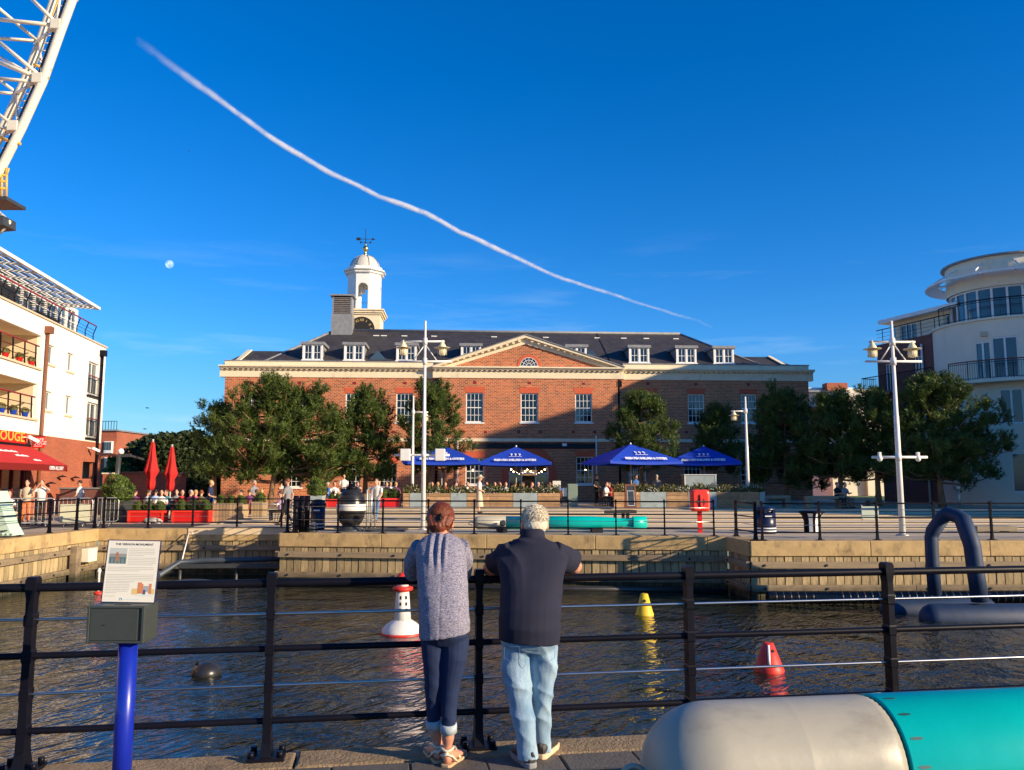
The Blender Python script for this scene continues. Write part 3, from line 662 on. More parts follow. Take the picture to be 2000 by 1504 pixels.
# end wings' low roofs
for sx, x0, x1, xin in ((1, lf(452,700,2.5)[0], lf(488,684,2.5)[0], eL+1.5), (-1, lf(1541,715,2.5)[0], lf(1502,698,2.5)[0], eR-1.5)):
    zt = lf(488, 685, 2.5)[1] if sx == 1 else lf(1500, 697, 2.5)[1]
    b = MB(T); b.poly([(x0,.5,ez0),(x1,3.4,zt),(x1,3.4,zt),(x0,.5,ez0)][:3])
    b.poly([(x0, .5, ez0), (x1, 2.6, zt), (x1, 8, zt), (x0, 8, ez0)]); b.poly([(x0,.5,ez0),(xin,.5,ez0),(xin,2.6,zt),(x1,2.6,zt)])
    b.poly([(x1,2.6,zt),(xin,2.6,zt),(xin,8,zt),(x1,8,zt)]); b.build('wing_roof', M['slate'], B)
    b = MB(T); b.beam((x0+sx*.8,.45,ez0+.03),(x1,2.55,zt+.05),.35,.08); b.build('coping', M['stucco'], B)
# dormers
def dormer(cx, w=42):
    y0 = 1.35
    a, zt = lf(cx-w/2+2, 677, y0); c, _ = lf(cx+w/2-2, 677, y0); zb = roofz(y0) - .02; zt = zb + 1.12
    d = MB(T)
    yb_ = .6 + (zt-ez0)/(rz_-ez0)*(ry-.6)
    d.box(a, y0+.02, zb-.3, c, y0+.04, zb+.06)
    for x in (a, c-.05): d.poly([(x if x == a else c, y0, zb), (x if x == a else c, y0, zt), (x if x == a else c, yb_, zt)])
    o = d.build('dormer', M['lead'], B)
    d = MB(T); d.box(a-.14, y0-.14, zt, c+.14, yb_+.2, zt+.20); d.build('lead_roof', M['lead'], o)
    d = MB(T); d.box(a-.03,y0-.02,zb+.02,a+.10,y0+.05,zt); d.box(c-.10,y0-.02,zb+.02,c+.03,y0+.05,zt); d.box(a-.1,y0-.10,zb-.06,c+.1,y0+.05,zb+.03); mid = (a+c)/2; d.box(mid-.05,y0-.02,zb+.03,mid+.05,y0+.05,zt)
    f = d.build('frame', M['white_paint'], o)
    d = MB(T)
    for (p, q) in ((a+.10, mid-.05), (mid+.05, c-.10)):
        d.box(p, y0+.0, zb+.06, p+.05, y0+.05, zt); d.box(q-.05, y0, zb+.06, q, y0+.05, zt); d.box(p, y0, zt-.08, q, y0+.05, zt-.0); d.box(p, y0, zb+.03, q, y0+.05, zb+.10)
        m2 = (p+q)/2; d.box(m2-.015, y0+.01, zb+.1, m2+.015, y0+.04, zt-.08); zz = (zb+zt)/2; d.box(p+.05, y0+.012, zz-.015, q-.05, y0+.038, zz+.015)
    d.build('casement', M['white_paint'], o)
    d = MB(T); d.poly([(a+.1,y0+.055,zb+.05),(c-.1,y0+.055,zb+.05),(c-.1,y0+.055,zt),(a+.1,y0+.055,zt)]); d.build('pane', M['glass'], o)
for cx in (611, 692, 794, 920, 1126, 1248, 1340, 1413): dormer(cx)
for cx, cy in ((865, 683), (1155, 690)):
    y0 = 2.6; u, _ = lf(cx, cy, y0); z = roofz(y0); k = (rz_-ez0)/(ry-.6); d = MB(T)
    d.poly([(u-.25,y0,z+.10),(u+.25,y0,z+.10),(u+.25,y0+.6,z+.6*k+.10),(u-.25,y0+.6,z+.6*k+.10)]); d.box(u-.3,y0-.04,z-.02,u+.3,y0,z+.09)
    d.build('rooflight', M['glass2'], B)
u, _ = lf(739, 692, 2.0); z = roofz(1.6); d = MB(T); d.loft([[(u-.65,1.5,z-.1),(u,1.5,z+.62),(u+.65,1.5,z-.1)],[(u-.1,3.6,z+.7),(u,3.6,z+.75),(u+.1,3.6,z+.7)]], smooth=False); d.build('triangular_rooflight', M['glass2'], B)
for px_ in (735, 750, 790, 848, 965, 1066, 1166, 1218, 1262, 1320):
    y0 = ry-1.0; u, _ = lf(px_, 652, y0); z = roofz(y0); d = MB(T); d.box(u-.22,y0-.05,z+.0,u+.22,y0+.03,z+.07); d.build('ridge_vent', M['white_paint'], B)
d = MB(T); d.tube([(lf(1166,650,ry)[0],ry-.1,rz_),(lf(1194,712,1)[0],.7,ez0+.08)], .022, 5); d.build('lightning_cable', M['black'], B)
# rainwater pipes
for px_, y0 in ((853, 0), (1208, 0)):
    u, _ = lf(px_, 780); d = MB(T); d.tube([(u, -.14, TZ), (u, -.14, zc-.55)], .07, 8); d.box(u-.20,-.30,zc-.55,u+.20,-.03,zc-.12)
    d.build('downpipe', M['black'], B)
for px_ in (894, 1163):
    u, _ = lf(px_, 900); d = MB(T); d.tube([(u, PJ-.12, TZ), (u, PJ-.12, lf(1163,851,PJ)[1])], .045, 8); d.build('downpipe', M['white_metal'], B)
# louvred chimney stack on the ridge
a, zb = lf(646, 655, 6.0); c, _ = lf(687, 655, 6.0); zt = lf(665, 575, 6.0)[1]; zm = lf(665, 613, 6.0)[1]
d = MB(T); d.box(a, 6.0, zb-.6, c, 7.3, zm); d.box(a+.05,6.05,zm,a+.16,7.25,zt-.1); d.box(c-.16,6.05,zm,c-.05,7.25,zt-.1); d.box(a-.12,5.88,zt-.12,c+.12,7.4,zt); ch = d.build('louvred_stack', M['lead'], B)
d = MB(T); d.box(a+.16,6.2,zm,c-.16,7.1,zt-.12); d.build('inner_core', M['black_matt'], ch)
d = MB(T)
for k in range(9): z = zm+.05+(zt-.2-zm)*k/9; d.box(a+.16,6.06,z,c-.16,6.2,z+.09)
d.build('louvre_slats', M['zinc_dark'], ch)
# clock base and cupola behind the ridge
cu, _ = lf(711, 620, 9.0); cy = 9.0; s = 1.42
zb1 = lf(711, 611, cy)[1]; zb0 = rz_-1.4
d = MB(T); d.box(cu-s, cy-s, zb0-1, cu+s, cy+s, zb1-.42); cb = d.build('clock_base', M['stucco'], B)
d = MB(T); d.box(cu-s-.10, cy-s-.10, zb1-.42, cu+s+.10, cy+s+.10, zb1-.28); d.box(cu-s-.22, cy-s-.22, zb1-.28, cu+s+.22, cy+s+.22, zb1-.12); d.box(cu-s-.32, cy-s-.32, zb1-.12, cu+s+.32, cy+s+.32, zb1); d.build('cornice', M['stucco'], cb)
zc2 = zb1-1.62; d = MB(T)
d.loft([[(cu+r*math.cos(t), cy-s-o, zc2+r*math.sin(t)) for t in np.linspace(0, 2*math.pi, 33)[:-1]] for r, o in ((1.02,0),(1.02,.05),(.95,.05))], smooth=False); d.build('clock_face', M['black_matt'], B)
for k, tx in enumerate(['XII','I','II','III','IIII','V','VI','VII','VIII','IX','X','XI']):
    t = R(90-30*k); 
    text(tx, .30, T @ Matrix.Translation((cu+.74*math.cos(t), cy-s-.055, zc2+.74*math.sin(t))) @ Matrix.Rotation(R(90),4,'X') @ Matrix.Rotation(t-R(90),4,'Z'), M['gold_paint'], cb, 'numeral')
# octagonal lantern with round arches
r8 = 1.30; z0 = zb1; z1 = lf(711, 541, cy)[1]; za = lf(711, 553, cy)[1] 
oc = [(cu+r8/math.cos(R(22.5))*math.cos(R(22.5+45*k)), cy+r8/math.cos(R(22.5))*math.sin(R(22.5+45*k))) for k in range(8)]
lan = MB(T); 
def face_panel(mb, P, Q, z0, z1, arch_r=None, spring=None, th=.22):
    P = Vector((P[0],P[1],0)); Q = Vector((Q[0],Q[1],0)); d_ = (Q-P); Ln = d_.length; d_.normalize(); n_ = Vector((d_.y, -d_.x, 0)); c = Vector((cu,cy,0))
    if (P-c).dot(n_) < 0: n_ = -n_
    F_ = Matrix(((d_.x, -n_.x, 0, P.x),(d_.y, -n_.y, 0, P.y),(0,0,1,0),(0,0,0,1)))
    sub = MB(T @ F_)
    if arch_r is None: sub.box(0, 0, z0, Ln, th, z1)
    else:
        m = Ln/2
        sub.box(0,0,z0,m-arch_r,th,spring); sub.box(m+arch_r,0,z0,Ln,th,spring)
        n_a = 10; pts = [(m+arch_r*math.cos(math.pi*k/n_a), spring+arch_r*math.sin(math.pi*k/n_a)) for k in range(n_a+1)]
        for k in range(n_a):
            x0_, x1_ = pts[k][0], pts[k+1][0]
            sub.prism([(x1_, pts[k+1][1]), (x0_, pts[k][1]), (x0_, z1), (x1_, z1)], 0, th)
        sub.box(0,0,spring,m-arch_r,th,z1); sub.box(m+arch_r,0,spring,Ln,th,z1)
    i = len(mb.v); mb.v.extend(sub.v); mb.f.extend([tuple(a_+i for a_ in f) for f in sub.f]); mb.sm.extend(sub.sm); mb.mi.extend(sub.mi)
for k in range(8):
    P, Q = oc[k], oc[(k+1) % 8]
    # faces pointing along the axes carry arches; diagonal faces are solid piers
    mid = R(45*(k+1)); card = (k+1) % 2 == 0
    if card: face_panel(lan, P, Q, z0, z1, .42, z0 + (z1-z0)*.60)
    else: face_panel(lan, P, Q, z0, z1)
lo = lan.build('cupola_lantern', M['white_paint'], B)
def octring(mb, r, za_, zb_): mb.vprism([(cu+r/math.cos(R(22.5))*math.cos(R(22.5+45*k)), cy+r/math.cos(R(22.5))*math.sin(R(22.5+45*k))) for k in range(8)], za_, zb_)
d = MB(T); zt1 = lf(711, 534, cy)[1]
octring(d, r8+.05, z1, z1+.08); octring(d, r8+.20, z1+.08, z1+.16); octring(d, r8+.10, z1+.16, z1+.30); octring(d, r8+.34, z1+.30, z1+.38); octring(d, r8+.12, z1+.38, z1+.62); d.build('cornice', M['white_paint'], lo)
dz = z1+.62; d = MB(T); prof = [(1.22*math.cos(a), 1.18*math.sin(a)) for a in np.linspace(0, math.pi/2-.02, 12)]
d.lathe(prof, (cu, cy, dz), 24); d.tube([(cu+.03,cy,dz),(cu+.03,cy,dz+.01)], .01, 3); do = d.build('dome', mat('dome_sheet', (.62,.58,.50), .5, .15, 3, dirt=((.35,.32,.27), 2, .4)), B)
d = MB(T)
for k in range(8):
    a = R(22.5+45*k); d.tube([(cu+1.24*math.cos(t)*math.cos(a), cy+1.24*math.cos(t)*math.sin(a), dz+1.2*math.sin(t)) for t in np.linspace(0, 1.5, 8)], .025, 5)
d.build('dome_ribs', M['lead'], do)
tz = dz+1.18; d = MB(T); d.lathe([(.20,-.02),(.12,.10),(.09,.3),(.18,.42),(.24,.55),(.18,.70),(.07,.80),(.10,.9),(.04,1.0),(.02,1.05)], (cu,cy,tz), 14); d.build('gilded_finial', M['gold'], B)
d = MB(T); vz = tz+1.0; d.tube([(cu,cy,vz),(cu,cy,vz+1.25)], .025, 6); d.tube([(cu-.72,cy,vz+.38),(cu+.6,cy,vz+.38)], .022, 6); d.prism([(cu+.5,vz+.27),(cu+.8,vz+.38),(cu+.5,vz+.49)], cy-.02, cy+.02); d.box(cu-.75,cy-.02,vz+.27,cu-.42,cy+.02,vz+.50)
d.tube([(cu-.4,cy,vz+.1),(cu+.4,cy,vz+.1)], .018, 6); d.tube([(cu,cy-.4,vz+.1),(cu,cy+.4,vz+.1)], .018, 6); d.box(cu-.46,cy-.02,vz+.02,cu-.34,cy+.02,vz+.18); d.box(cu+.34,cy-.02,vz+.02,cu+.46,cy+.02,vz+.18)
d.build('weathervane', M['black_matt'], B)
d = MB(T); d.lathe([(.06,.6),(.12,.55),(.16,.3),(.24,.05),(.25,0)], (cu-.15,cy,z0+1.6), 12); d.build('bell', M['white_paint'], lo)
d = MB(T); d.tube([(cu-.5,cy-r8+.05,z0+.55),(cu+.5,cy-r8+.05,z0+.55)], .02, 5); d.box(cu-.55,cy-r8-.02,z0,cu+.55,cy-r8+.2,z0+.08); d.build('balcony_rail', M['darkgrey'], lo)
# ================================================================ LEFT APARTMENT BUILDING
LD = Vector((-.1478, .989, 0)).normalized()      # direction of its long wall, away from the camera
LC = at(203, 760, 50.0); LC.z = 0                # far corner
# local frame: x along the wall towards the camera (negative = away), y into the building
LT = Matrix(((-LD.x, -LD.y, 0, LC.x), (-LD.y, LD.x, 0, LC.y), (0,0,1,0), (0,0,0,1)))
# local x grows towards the camera; outward normal (towards +X) is local -y
def ll(px, py, d=0.0):
    p = onplane(px, py, LT, d); return p.x, p.z
Lb = thing('apartment_building', 'cream and red brick apartment building with balconies above a red cafe awning', 'building', (LC.x, LC.y, 0))
zt_ = ll(203, 678)[1]; zbk = ll(192, 865)[1]; Lx = 42.0
def r2(x0, x1, y0, y1, d=0):   # pixel box -> local u0,u1,z0,z1
    a = ll(x0, (y0+y1)/2, d)[0]; b = ll(x1, (y0+y1)/2, d)[0]; xm = (x0+x1)/2
    return (min(a,b), max(a,b), ll(xm, y1, d)[1], ll(xm, y0, d)[1])
smallw = [r2(92,107,674,712), r2(131,144,690,726), r2(87,101,764,802), r2(127,140,773,811)]
jul = [r2(172,193,708,772), r2(169,190,786,854)]
bx = ll(79, 700)[0]
zA1 = ll(79,655)[1]; zA0 = ll(76,719)[1]; zB1 = ll(77,751)[1]; zB0 = ll(69,818)[1]
balc = [(bx, Lx-2, zA0, zA1), (bx+.1, Lx-2, zB0, zB1)]
b = MB(LT); wall_open(b, 0, Lx, zbk, zt_, smallw+jul+balc, 0, .2)
b.poly([(0,0,0),(0,0,zt_),(0,14,zt_),(0,14,0)]); b.poly([(0,14,0),(0,14,zt_),(Lx,14,zt_),(Lx,14,0)]); b.poly([(Lx,0,0),(Lx,14,0),(Lx,14,zt_),(Lx,0,zt_)]); b.poly([(0,0,zt_-.02),(Lx,0,zt_-.02),(Lx,14,zt_-.02),(0,14,zt_-.02)])
b.build('wall', M['render_white'], Lb)
caf0 = r2(0, 62, 905, 965); cafo = (caf0[0]+.2, Lx-3, .05, ll(30, 908)[1])
b = MB(LT); wall_open(b, -.02, Lx, -.1, zbk, [cafo, r2(160,184,902,935)], -.03, .3); b.build('brick_base', M['brick_plain'], Lb)
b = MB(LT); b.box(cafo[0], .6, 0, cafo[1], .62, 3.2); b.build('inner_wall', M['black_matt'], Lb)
b = MB(LT); 
for k in range(8): u = cafo[0]+.3+k*1.2; b.box(u, .12, .05, u+.07, .2, cafo[3])
b.box(cafo[0], .12, 2.2, cafo[1], .2, 2.3); sf = b.build('shopfront', M['red_dark'], Lb)
b = MB(LT); b.poly([(cafo[0],.21,.05),(cafo[1],.21,.05),(cafo[1],.21,cafo[3]),(cafo[0],.21,cafo[3])]); b.build('pane', M['glass'], sf)
for o in smallw:
    window(LT, Lb, *o, y=.12, cols=2, rows=1, fr=.07, mun=.06, halves=False, glass=M['glass2'], sill=True, sillmat=M['render_tan'])
for o in jul:
    w_ = window(LT, Lb, *o, y=.12, cols=2, rows=1, fr=.08, mun=.1, halves=False, glass=M['glass2'], name='french_window')
    d = MB(LT); a, c, z0, z1 = o; h = z0+1.05
    d.box(a-.12,-.14,z0-.16,c+.12,.0,z0-.06)
    for k in range(12): u = a-.08+(c-a+.16)*k/11; d.tube([(u,-.11,z0-.05),(u,-.11,h)], .014, 5)
    d.tube([(a-.1,-.11,z0+.05),(c+.1,-.11,z0+.05)], .018, 5)
    jr = d.build('juliet_railing', M['black'], Lb)
    d = MB(LT); d.tube([(a-.12,-.11,h),(c+.12,-.11,h)], .03, 6); d.build('handrail', M['red_dark'], jr)
# inset balconies
for i, o in enumerate(balc):
    a, c, z0, z1 = o; d = MB(LT)
    d.poly([(a,.2,z0),(a,2.2,z0),(a,2.2,z1),(a,.2,z1)]); d.poly([(a,2.2,z0),(c,2.2,z0),(c,2.2,z1),(a,2.2,z1)]); d.poly([(a,.2,z1),(c,.2,z1),(c,2.2,z1),(a,2.2,z1)][::-1]); d.poly([(a,.2,z0),(c,.2,z0),(c,2.2,z0),(a,2.2,z0)])
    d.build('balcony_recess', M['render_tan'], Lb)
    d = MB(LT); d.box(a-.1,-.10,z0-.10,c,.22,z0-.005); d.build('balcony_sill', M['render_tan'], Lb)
    d = MB(LT); d.box(a+2.4, 2.02, z0, a+3.2, 2.19, z0+2.1); d.box(a+5.4, 2.02, z0, a+8.2, 2.19, z0+2.1); d.build('balcony_door', M['brick_plain'], Lb)
    d = MB(LT); d.tube([(a+.5,-.10,z0+1.02),(c,-.10,z0+1.02)], .04, 6); rr0 = d.build('balcony_handrail', M['red_paint'], Lb)
    for zz_, yy_ in ((.66,-.03),(.36,.0)): d = MB(LT); d.tube([(a+.55,yy_,z0+zz_),(c,yy_,z0+zz_)], .022, 5); d.build('wire', M['red_dark'], rr0)
    for k in range(12):
        br = MB(LT); u = a+.55+k*1.25; br.tube([(u,-.02,z0),(u+.02,.0,z0+.35),(u+.16,-.05,z0+.75),(u+.36,-.12,z0+1.0)], .035, 6); br.build('baluster', M['black'], rr0)
# downpipes
for px_, y0, y1 in ((86, 648, 905), (196, 694, 905)):
    d = MB(LT); u = ll(px_, 700)[0]; d.tube([(u,-.12,ll(px_,905)[1]-3),(u,-.12,ll(px_,y0)[1])], .08, 8); zz = ll(px_,y0)[1]; d.box(u-.2,-.32,zz-.05,u+.2,-.03,zz+.3); d.build('downpipe', M['brown_frame'] if px_ < 100 else M['black'], Lb)
# parapet cap and penthouse with louvred brise-soleil
d = MB(LT); d.box(-.05,-.08,zt_,Lx,.35,zt_+.08); d.build('parapet_cap', M['render_tan'], Lb)
ph0 = 1.5; phd = 2.2; zph = zt_ + 2.55
px0 = ll(151, 640, phd)[0]
ops = []
u = px0+.25
while u < Lx-2: ops.append((u, u+1.35, zt_+.15, zph-.15)); u += 1.55
d = MB(LT); wall_open(d, px0, Lx, zt_, zph, ops, phd, .15); d.poly([(px0,phd,zt_),(px0,12,zt_),(px0,12,zph),(px0,phd,zph)][::-1]); d.poly([(px0,phd,zph),(Lx,phd,zph),(Lx,12,zph),(px0,12,zph)]); d.build('penthouse_wall', M['render_white'], Lb)
for o in ops: window(LT, Lb, *o, y=phd+.03, cols=2, rows=3, fr=.05, mun=.05, halves=False, glass=M['glass2'])
# brise soleil
zc_ = ll(193, 603, -.2)[1]; u0 = ll(193, 603, -.2)[0]
d = MB(LT); d.beam((u0,-.25,zc_),(Lx,-.25,zc_),.10,.16); d.beam((u0,2.3,zc_+.15),(Lx,2.3,zc_+.15),.10,.16); d.beam((u0,-.25,zc_),(u0,2.3,zc_+.15),.08,.14)
cn = d.build('sun_louvre_canopy', M['white_metal'], Lb)
sl_ = MB(LT); sl_.box(0,-.09,-.012,1.5,.09,.012); 
k = 0
for r in range(9):
    y = -.05+r*.26; s_ = MB(LT); s_.box(u0+.05,y-.07,zc_+.02+r*.014,Lx,y+.07,zc_+.045+r*.014); s_.build('louvre_blade', M['darkgrey'] if r % 2 else M['white_metal'], cn)
d = MB(LT); u = u0+1.0
while u < Lx: d.beam((u,-.2,zc_-.05),(u,2.3,zc_+.1),.06,.10); u += 1.55
d.build('canopy_bracket', M['white_metal'], cn)
# roof-terrace railing
d = MB(LT); u = ll(184,655,-.0)[0]
ua_ = u
while u < Lx: d.tube([(u,.05,zt_+.06),(u+.02,.05,zt_+.45),(u-.12,-.06,zt_+.95)], .03, 5); u += 1.3
rr0 = d.build('terrace_railing', M['black'], Lb)
d = MB(LT); d.tube([(ua_-.1,-.06,zt_+.97),(Lx,-.06,zt_+.97)], .04, 6); d.build('handrail', M['red_paint'], rr0)
d = MB(LT); 
for z in (.3,.5,.7): d.tube([(ua_,.02,zt_+z),(Lx,.02,zt_+z)], .014, 5)
d.build('wires', M['darkgrey'], rr0)
d = MB(LT); a_, z_ = ll(25, 610, .6); d.box(a_, .5, zt_+.1, a_+3.2, .9, zt_+1.0); d.build('terrace_furniture', M['black_matt'], Lb); d = MB(LT); d.box(ll(100,630,.5)[0]-1.2,.6,zt_+.1,ll(100,630,.5)[0]+1.5,1.1,zt_+.55); d.build('terrace_furniture', M['black_matt'], Lb)
# cafe: fascia, awning, hanging sign
cf = thing('cafe_sign', 'long red fascia sign with orange ROUGE lettering above the awning', 'sign', tuple(LT @ Vector((12,-.1,4))))
a_, z0 = ll(50, 867, -.12); z1 = ll(50, 846, -.12)[1]
d = MB(LT); d.box(a_,-.14,z0,Lx-3,-.035,z1); d.build('panel', M['dining_red'], cf)
d = MB(LT); d.box(a_-.2,-.30,z0-.16,Lx-3,-.035,z0-.03); d.build('awning_cassette', M['black'], cf)
LW = LT @ Matrix.Rotation(R(180), 4, 'Z') if False else LT
def lmat(u, y, z, flip=True):
    # text reads left to right as seen from outside (+X side): outside viewer sees local x decreasing to the right
    return LT @ Matrix.Translation((u, y, z)) @ Matrix(((-1,0,0,0),(0,0,-1,0),(0,1,0,0),(0,0,0,1)))
uu = (ll(33,857)[0]+ll(-14,857)[0])/2
text('CAFE ROUGE', .62, lmat(ll(8,857)[0]+1.0, -.145, (z0+z1)/2+.02), M['orange_print'], cf, sx=1.5, bold=.012)
aw = thing('cafe_awning', 'red sloping cafe awning with white lettering over the shopfront', 'awning', tuple(LT @ Vector((12,-1.4,3))))
ua_, zt2 = ll(54, 872, -.2); ue, ze = ll(107, 908, -2.1); zt2 = ll(54,872,-.2)[1]
d = MB(LT); D_ = 2.0
d.loft([[(ua_,-.25,zt2),(ua_,-.9,zt2-.30),(ua_,-D_,ze)],[(Lx-4,-.25,zt2),(Lx-4,-.9,zt2-.30),(Lx-4,-D_,ze)]], cap=False, closed=False, smooth=False)
d.build('canopy', M['red_cloth'], aw)
d = MB(LT); d.poly([(ua_,-.25,zt2),(ua_,-.25,ze),(ua_,-D_,ze),(ua_,-.9,zt2-.30)]); d.build('end_cheek', M['red_dark'], aw)
d = MB(LT); d.box(ua_,-D_-.02,ze-.28,Lx-4,-D_,ze+.005); d.build('valance', M['red_dark'], aw)
text('OPEN ALL DAY', .24, lmat(ua_+1.3,-D_-.025,ze-.15), M['white_print'], aw, sx=1.0, bold=.004)
for k, (tx, du) in enumerate((('Petit Dejeuner', 3.6), ('Dejeuner', 3.0), ('Diner', 2.2))):
    q = Vector((0,-.9,zt2-.30)); p_ = Vector((0,-D_,ze)); f = .12+.3*k; c_ = q.lerp(p_, f); dr = (q-p_).normalized()
    bar = MB(LT)
    rnd = random.Random(k); u = ua_+du+1.2
    Mx = LT @ Matrix.Translation((ua_+du+.4, c_.y, c_.z+.02)) @ Matrix(((-1,0,0,0),(0,dr.y,-dr.z,0),(0,dr.z,dr.y,0),(0,0,0,1)))
    # illegible script on the awning: short strokes
    n_ = 7-k*2
    for j in range(n_):
        x_ = -n_*.13+j*.26; bar2 = MB(Mx); bar2.box(x_,-.07,.0,x_+.17,.05+.05*(j%2),.012); bar.v += [] ; i_ = len(bar.v); bar.v.extend([tuple((LT.inverted() @ Vector(v_))) for v_ in bar2.v]) if False else bar.v.extend(bar2.v); bar.f.extend([tuple(a+i_ for a in f_) for f_ in bar2.f]); bar.sm.extend(bar2.sm); bar.mi.extend(bar2.mi)
    bar.M = None; bar.build('script_line', M['white_print'], aw)
hs_ = thing('hanging_sign', 'small square red hanging sign reading CAFE ROUGE beside the downpipe', 'sign', tuple(LT @ Vector((ll(75,863,-.8)[0], -.8, 3.6))))
p0 = at(62, 854, ll(75,863,-.5)[0]*0 + (LT @ Vector((ll(75,863,-.6)[0],-.6,0))).y)
Yh = p0.y; q0 = at(63, 875, Yh); q1 = at(88, 853, Yh)
d = MB(); d.box(q0.x, Yh-.04, q0.z, q1.x, Yh+.04, q1.z); d.build('panel', M['dining_red'], hs_, bevel=.01)
d = MB(); d.tube([(q0.x-.5, Yh, q1.z+.03),(q1.x, Yh, q1.z+.03)], .025, 6); d.build('bracket', M['black'], hs_)
def fm(x, y, z): return Matrix.Translation((x,y,z)) @ Matrix.Rotation(R(90),4,'X')
cx_ = (q0.x+q1.x)/2; hh = q1.z-q0.z
text('CAFE', .24, fm(cx_, Yh-.042, q0.z+hh*.70), M['white_print'], hs_); text('ROUGE', .24, fm(cx_, Yh-.042, q0.z+hh*.42), M['white_print'], hs_); 
d = MB(); d.box(cx_-.2,Yh-.044,q0.z+hh*.14,cx_+.2,Yh-.04,q0.z+hh*.19); d.build('small_print', M['white_print'], hs_)
# ---- low walls, hut and far brick house behind the left terrace
def simple_block(name, label, cat, x0, x1, pyt, Y, depth, m, extra=None, rz=0):
    a = at(x0, 940, Y).x; c = at(x1, 940, Y).x; zt = zat(pyt, Y)
    t = thing(name, label, cat, ((a+c)/2, Y, 0)); d = MB(); d.box(a, Y, -.1, c, Y+depth, zt); d.build('wall', m, t); return t, a, c, zt
t, a, c, zt = simple_block('brick_house', 'distant orange brick house beyond the end of the cream apartment building', 'building', 188, 223, 842, 84, 9, M['brick_plain'])
for (x0,x1,y0,y1) in ((205,221,862,885),(205,221,893,925)):
    A = at(x0,y1,83.9); Bq = at(x1,y0,83.9)
    d = MB(); d.box(A.x, 83.6, A.z, Bq.x, 84, Bq.z); w_ = d.build('bay_window', M['white_paint'], t); d = MB()
    for k in range(3): ww = (Bq.x-A.x); d.box(A.x+ww*(k/3+.04), 83.57, A.z+.3, A.x+ww*((k+1)/3-.04), 83.595, Bq.z-.1)
    d.build('pane', M['glass2'], w_)
d = MB(); d.box(a-.1,83.8,zt,c+.2,93,zt+.15); d.build('roof', M['lead'], t)
d = MB(); d.tube([(a+.1,83.9,zt+1.0),(c,83.9,zt+1.0)], .03, 5)
for k in range(7): d.tube([(a+.1+(c-a-.1)*k/6,83.9,zt),(a+.1+(c-a-.1)*k/6,83.9,zt+1)], .03, 5)
d.build('roof_railing', M['black'], t)
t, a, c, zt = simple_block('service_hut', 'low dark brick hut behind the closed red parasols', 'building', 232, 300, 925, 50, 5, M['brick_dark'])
d = MB(); d.box(a-.1,49.9,zt,c+.1,55.1,zt+.12); d.build('roof', M['darkgrey'], t)
t, a, c, zt = simple_block('brick_pillar', 'square orange brick pillar at the end of the low cafe wall', 'pillar', 200, 217, 926, 42, .45, M['brick_plain'])
d = MB(); d.box(a-.04,41.96,zt,c+.04,42.5,zt+.07); d.build('coping', M['stucco'], t)
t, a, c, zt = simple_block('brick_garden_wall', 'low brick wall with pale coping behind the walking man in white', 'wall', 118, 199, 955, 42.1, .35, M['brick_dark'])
d = MB(); d.box(a-.04,42.04,zt,c-.005,42.5,zt+.07); d.build('coping', M['lead'], t)
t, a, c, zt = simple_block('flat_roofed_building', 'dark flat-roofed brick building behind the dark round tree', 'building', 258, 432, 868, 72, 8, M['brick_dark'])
d = MB(); d.box(a-.2,71.8,zt,c+.2,80.2,zt+.3); d.build('roof', M['darkgrey'], t)
# angled grey canopy post
t = thing('canopy_post', 'slanted grey steel post with a horizontal arm beside the brick pillar', 'post', tuple(gp(232, 1010, 0)))
Y_ = 37.0; d = MB(); d.tube([at(222,1003,Y_), at(233,889,Y_)], .10, 10); d.build('pole', M['darkgrey'], t)
d = MB(); d.beam(at(232,890,Y_), at(256,889,Y_), .12, .14); d.beam(at(252,889,Y_), at(280,897,Y_+3), .08, .08); d.beam(at(232,890,Y_), at(190,886,Y_+2), .08, .10); d.build('arm', M['darkgrey'], t)
d = MB(); d.sphere(at(236,882,Y_), .14, 10, 8); d.build('lamp_globe', M['white_paint'], t)

# ================================================================ RIGHT TOWER BUILDING
TY = 50.0; tcx = at(1976, 750, TY).x; tr_ = (tcx - at(1839, 700, TY).x) * 1.0
Rb = thing('tower_apartment_building', 'cream round-towered apartment building with curved balconies and a brick wing', 'building', (tcx, TY, 0))
def tz(py, d=0): return zat(py, TY - tr_*.6 - d)
zfl = [tz(745), tz(627)]      # balcony floors at 745 and 627
z_top1 = zfl[1]
def arc(r, a0, a1, n, z): return [(tcx+r*math.sin(a), TY-r*math.cos(a), z) for a in np.linspace(a0, a1, n)]
def cyl_wall(mb, r, z0, z1, a0=-math.pi, a1=math.pi, n=48, ops=()):
    """curved wall with rectangular openings (angles, z)"""
    A = sorted(set(list(np.linspace(a0, a1, n)) + [v for o in ops for v in o[:2]])); Z = sorted(set([z0,z1]+[v for o in ops for v in o[2:4]]))
    for p, q in zip(A, A[1:]):
        for c, d in zip(Z, Z[1:]):
            ma, mz = (p+q)/2, (c+d)/2
            if any(o[0] < ma < o[1] and o[2] < mz < o[3] for o in ops): continue
            mb.poly([(tcx+r*math.sin(p),TY-r*math.cos(p),c),(tcx+r*math.sin(q),TY-r*math.cos(q),c),(tcx+r*math.sin(q),TY-r*math.cos(q),d),(tcx+r*math.sin(p),TY-r*math.cos(p),d)])
def pa_(px, r): # angle of the tower surface seen at px
    s_ = max(-1, min(1, (at(px, 750, TY).x - tcx)/ (r) )); 
    a = math.asin(s_)
    for _ in range(6):
        Yv = TY - r*math.cos(a); s_ = max(-1, min(1, (at(px, 750, Yv).x - tcx)/r)); a = math.asin(s_)
    return a
rw = tr_
ops = []
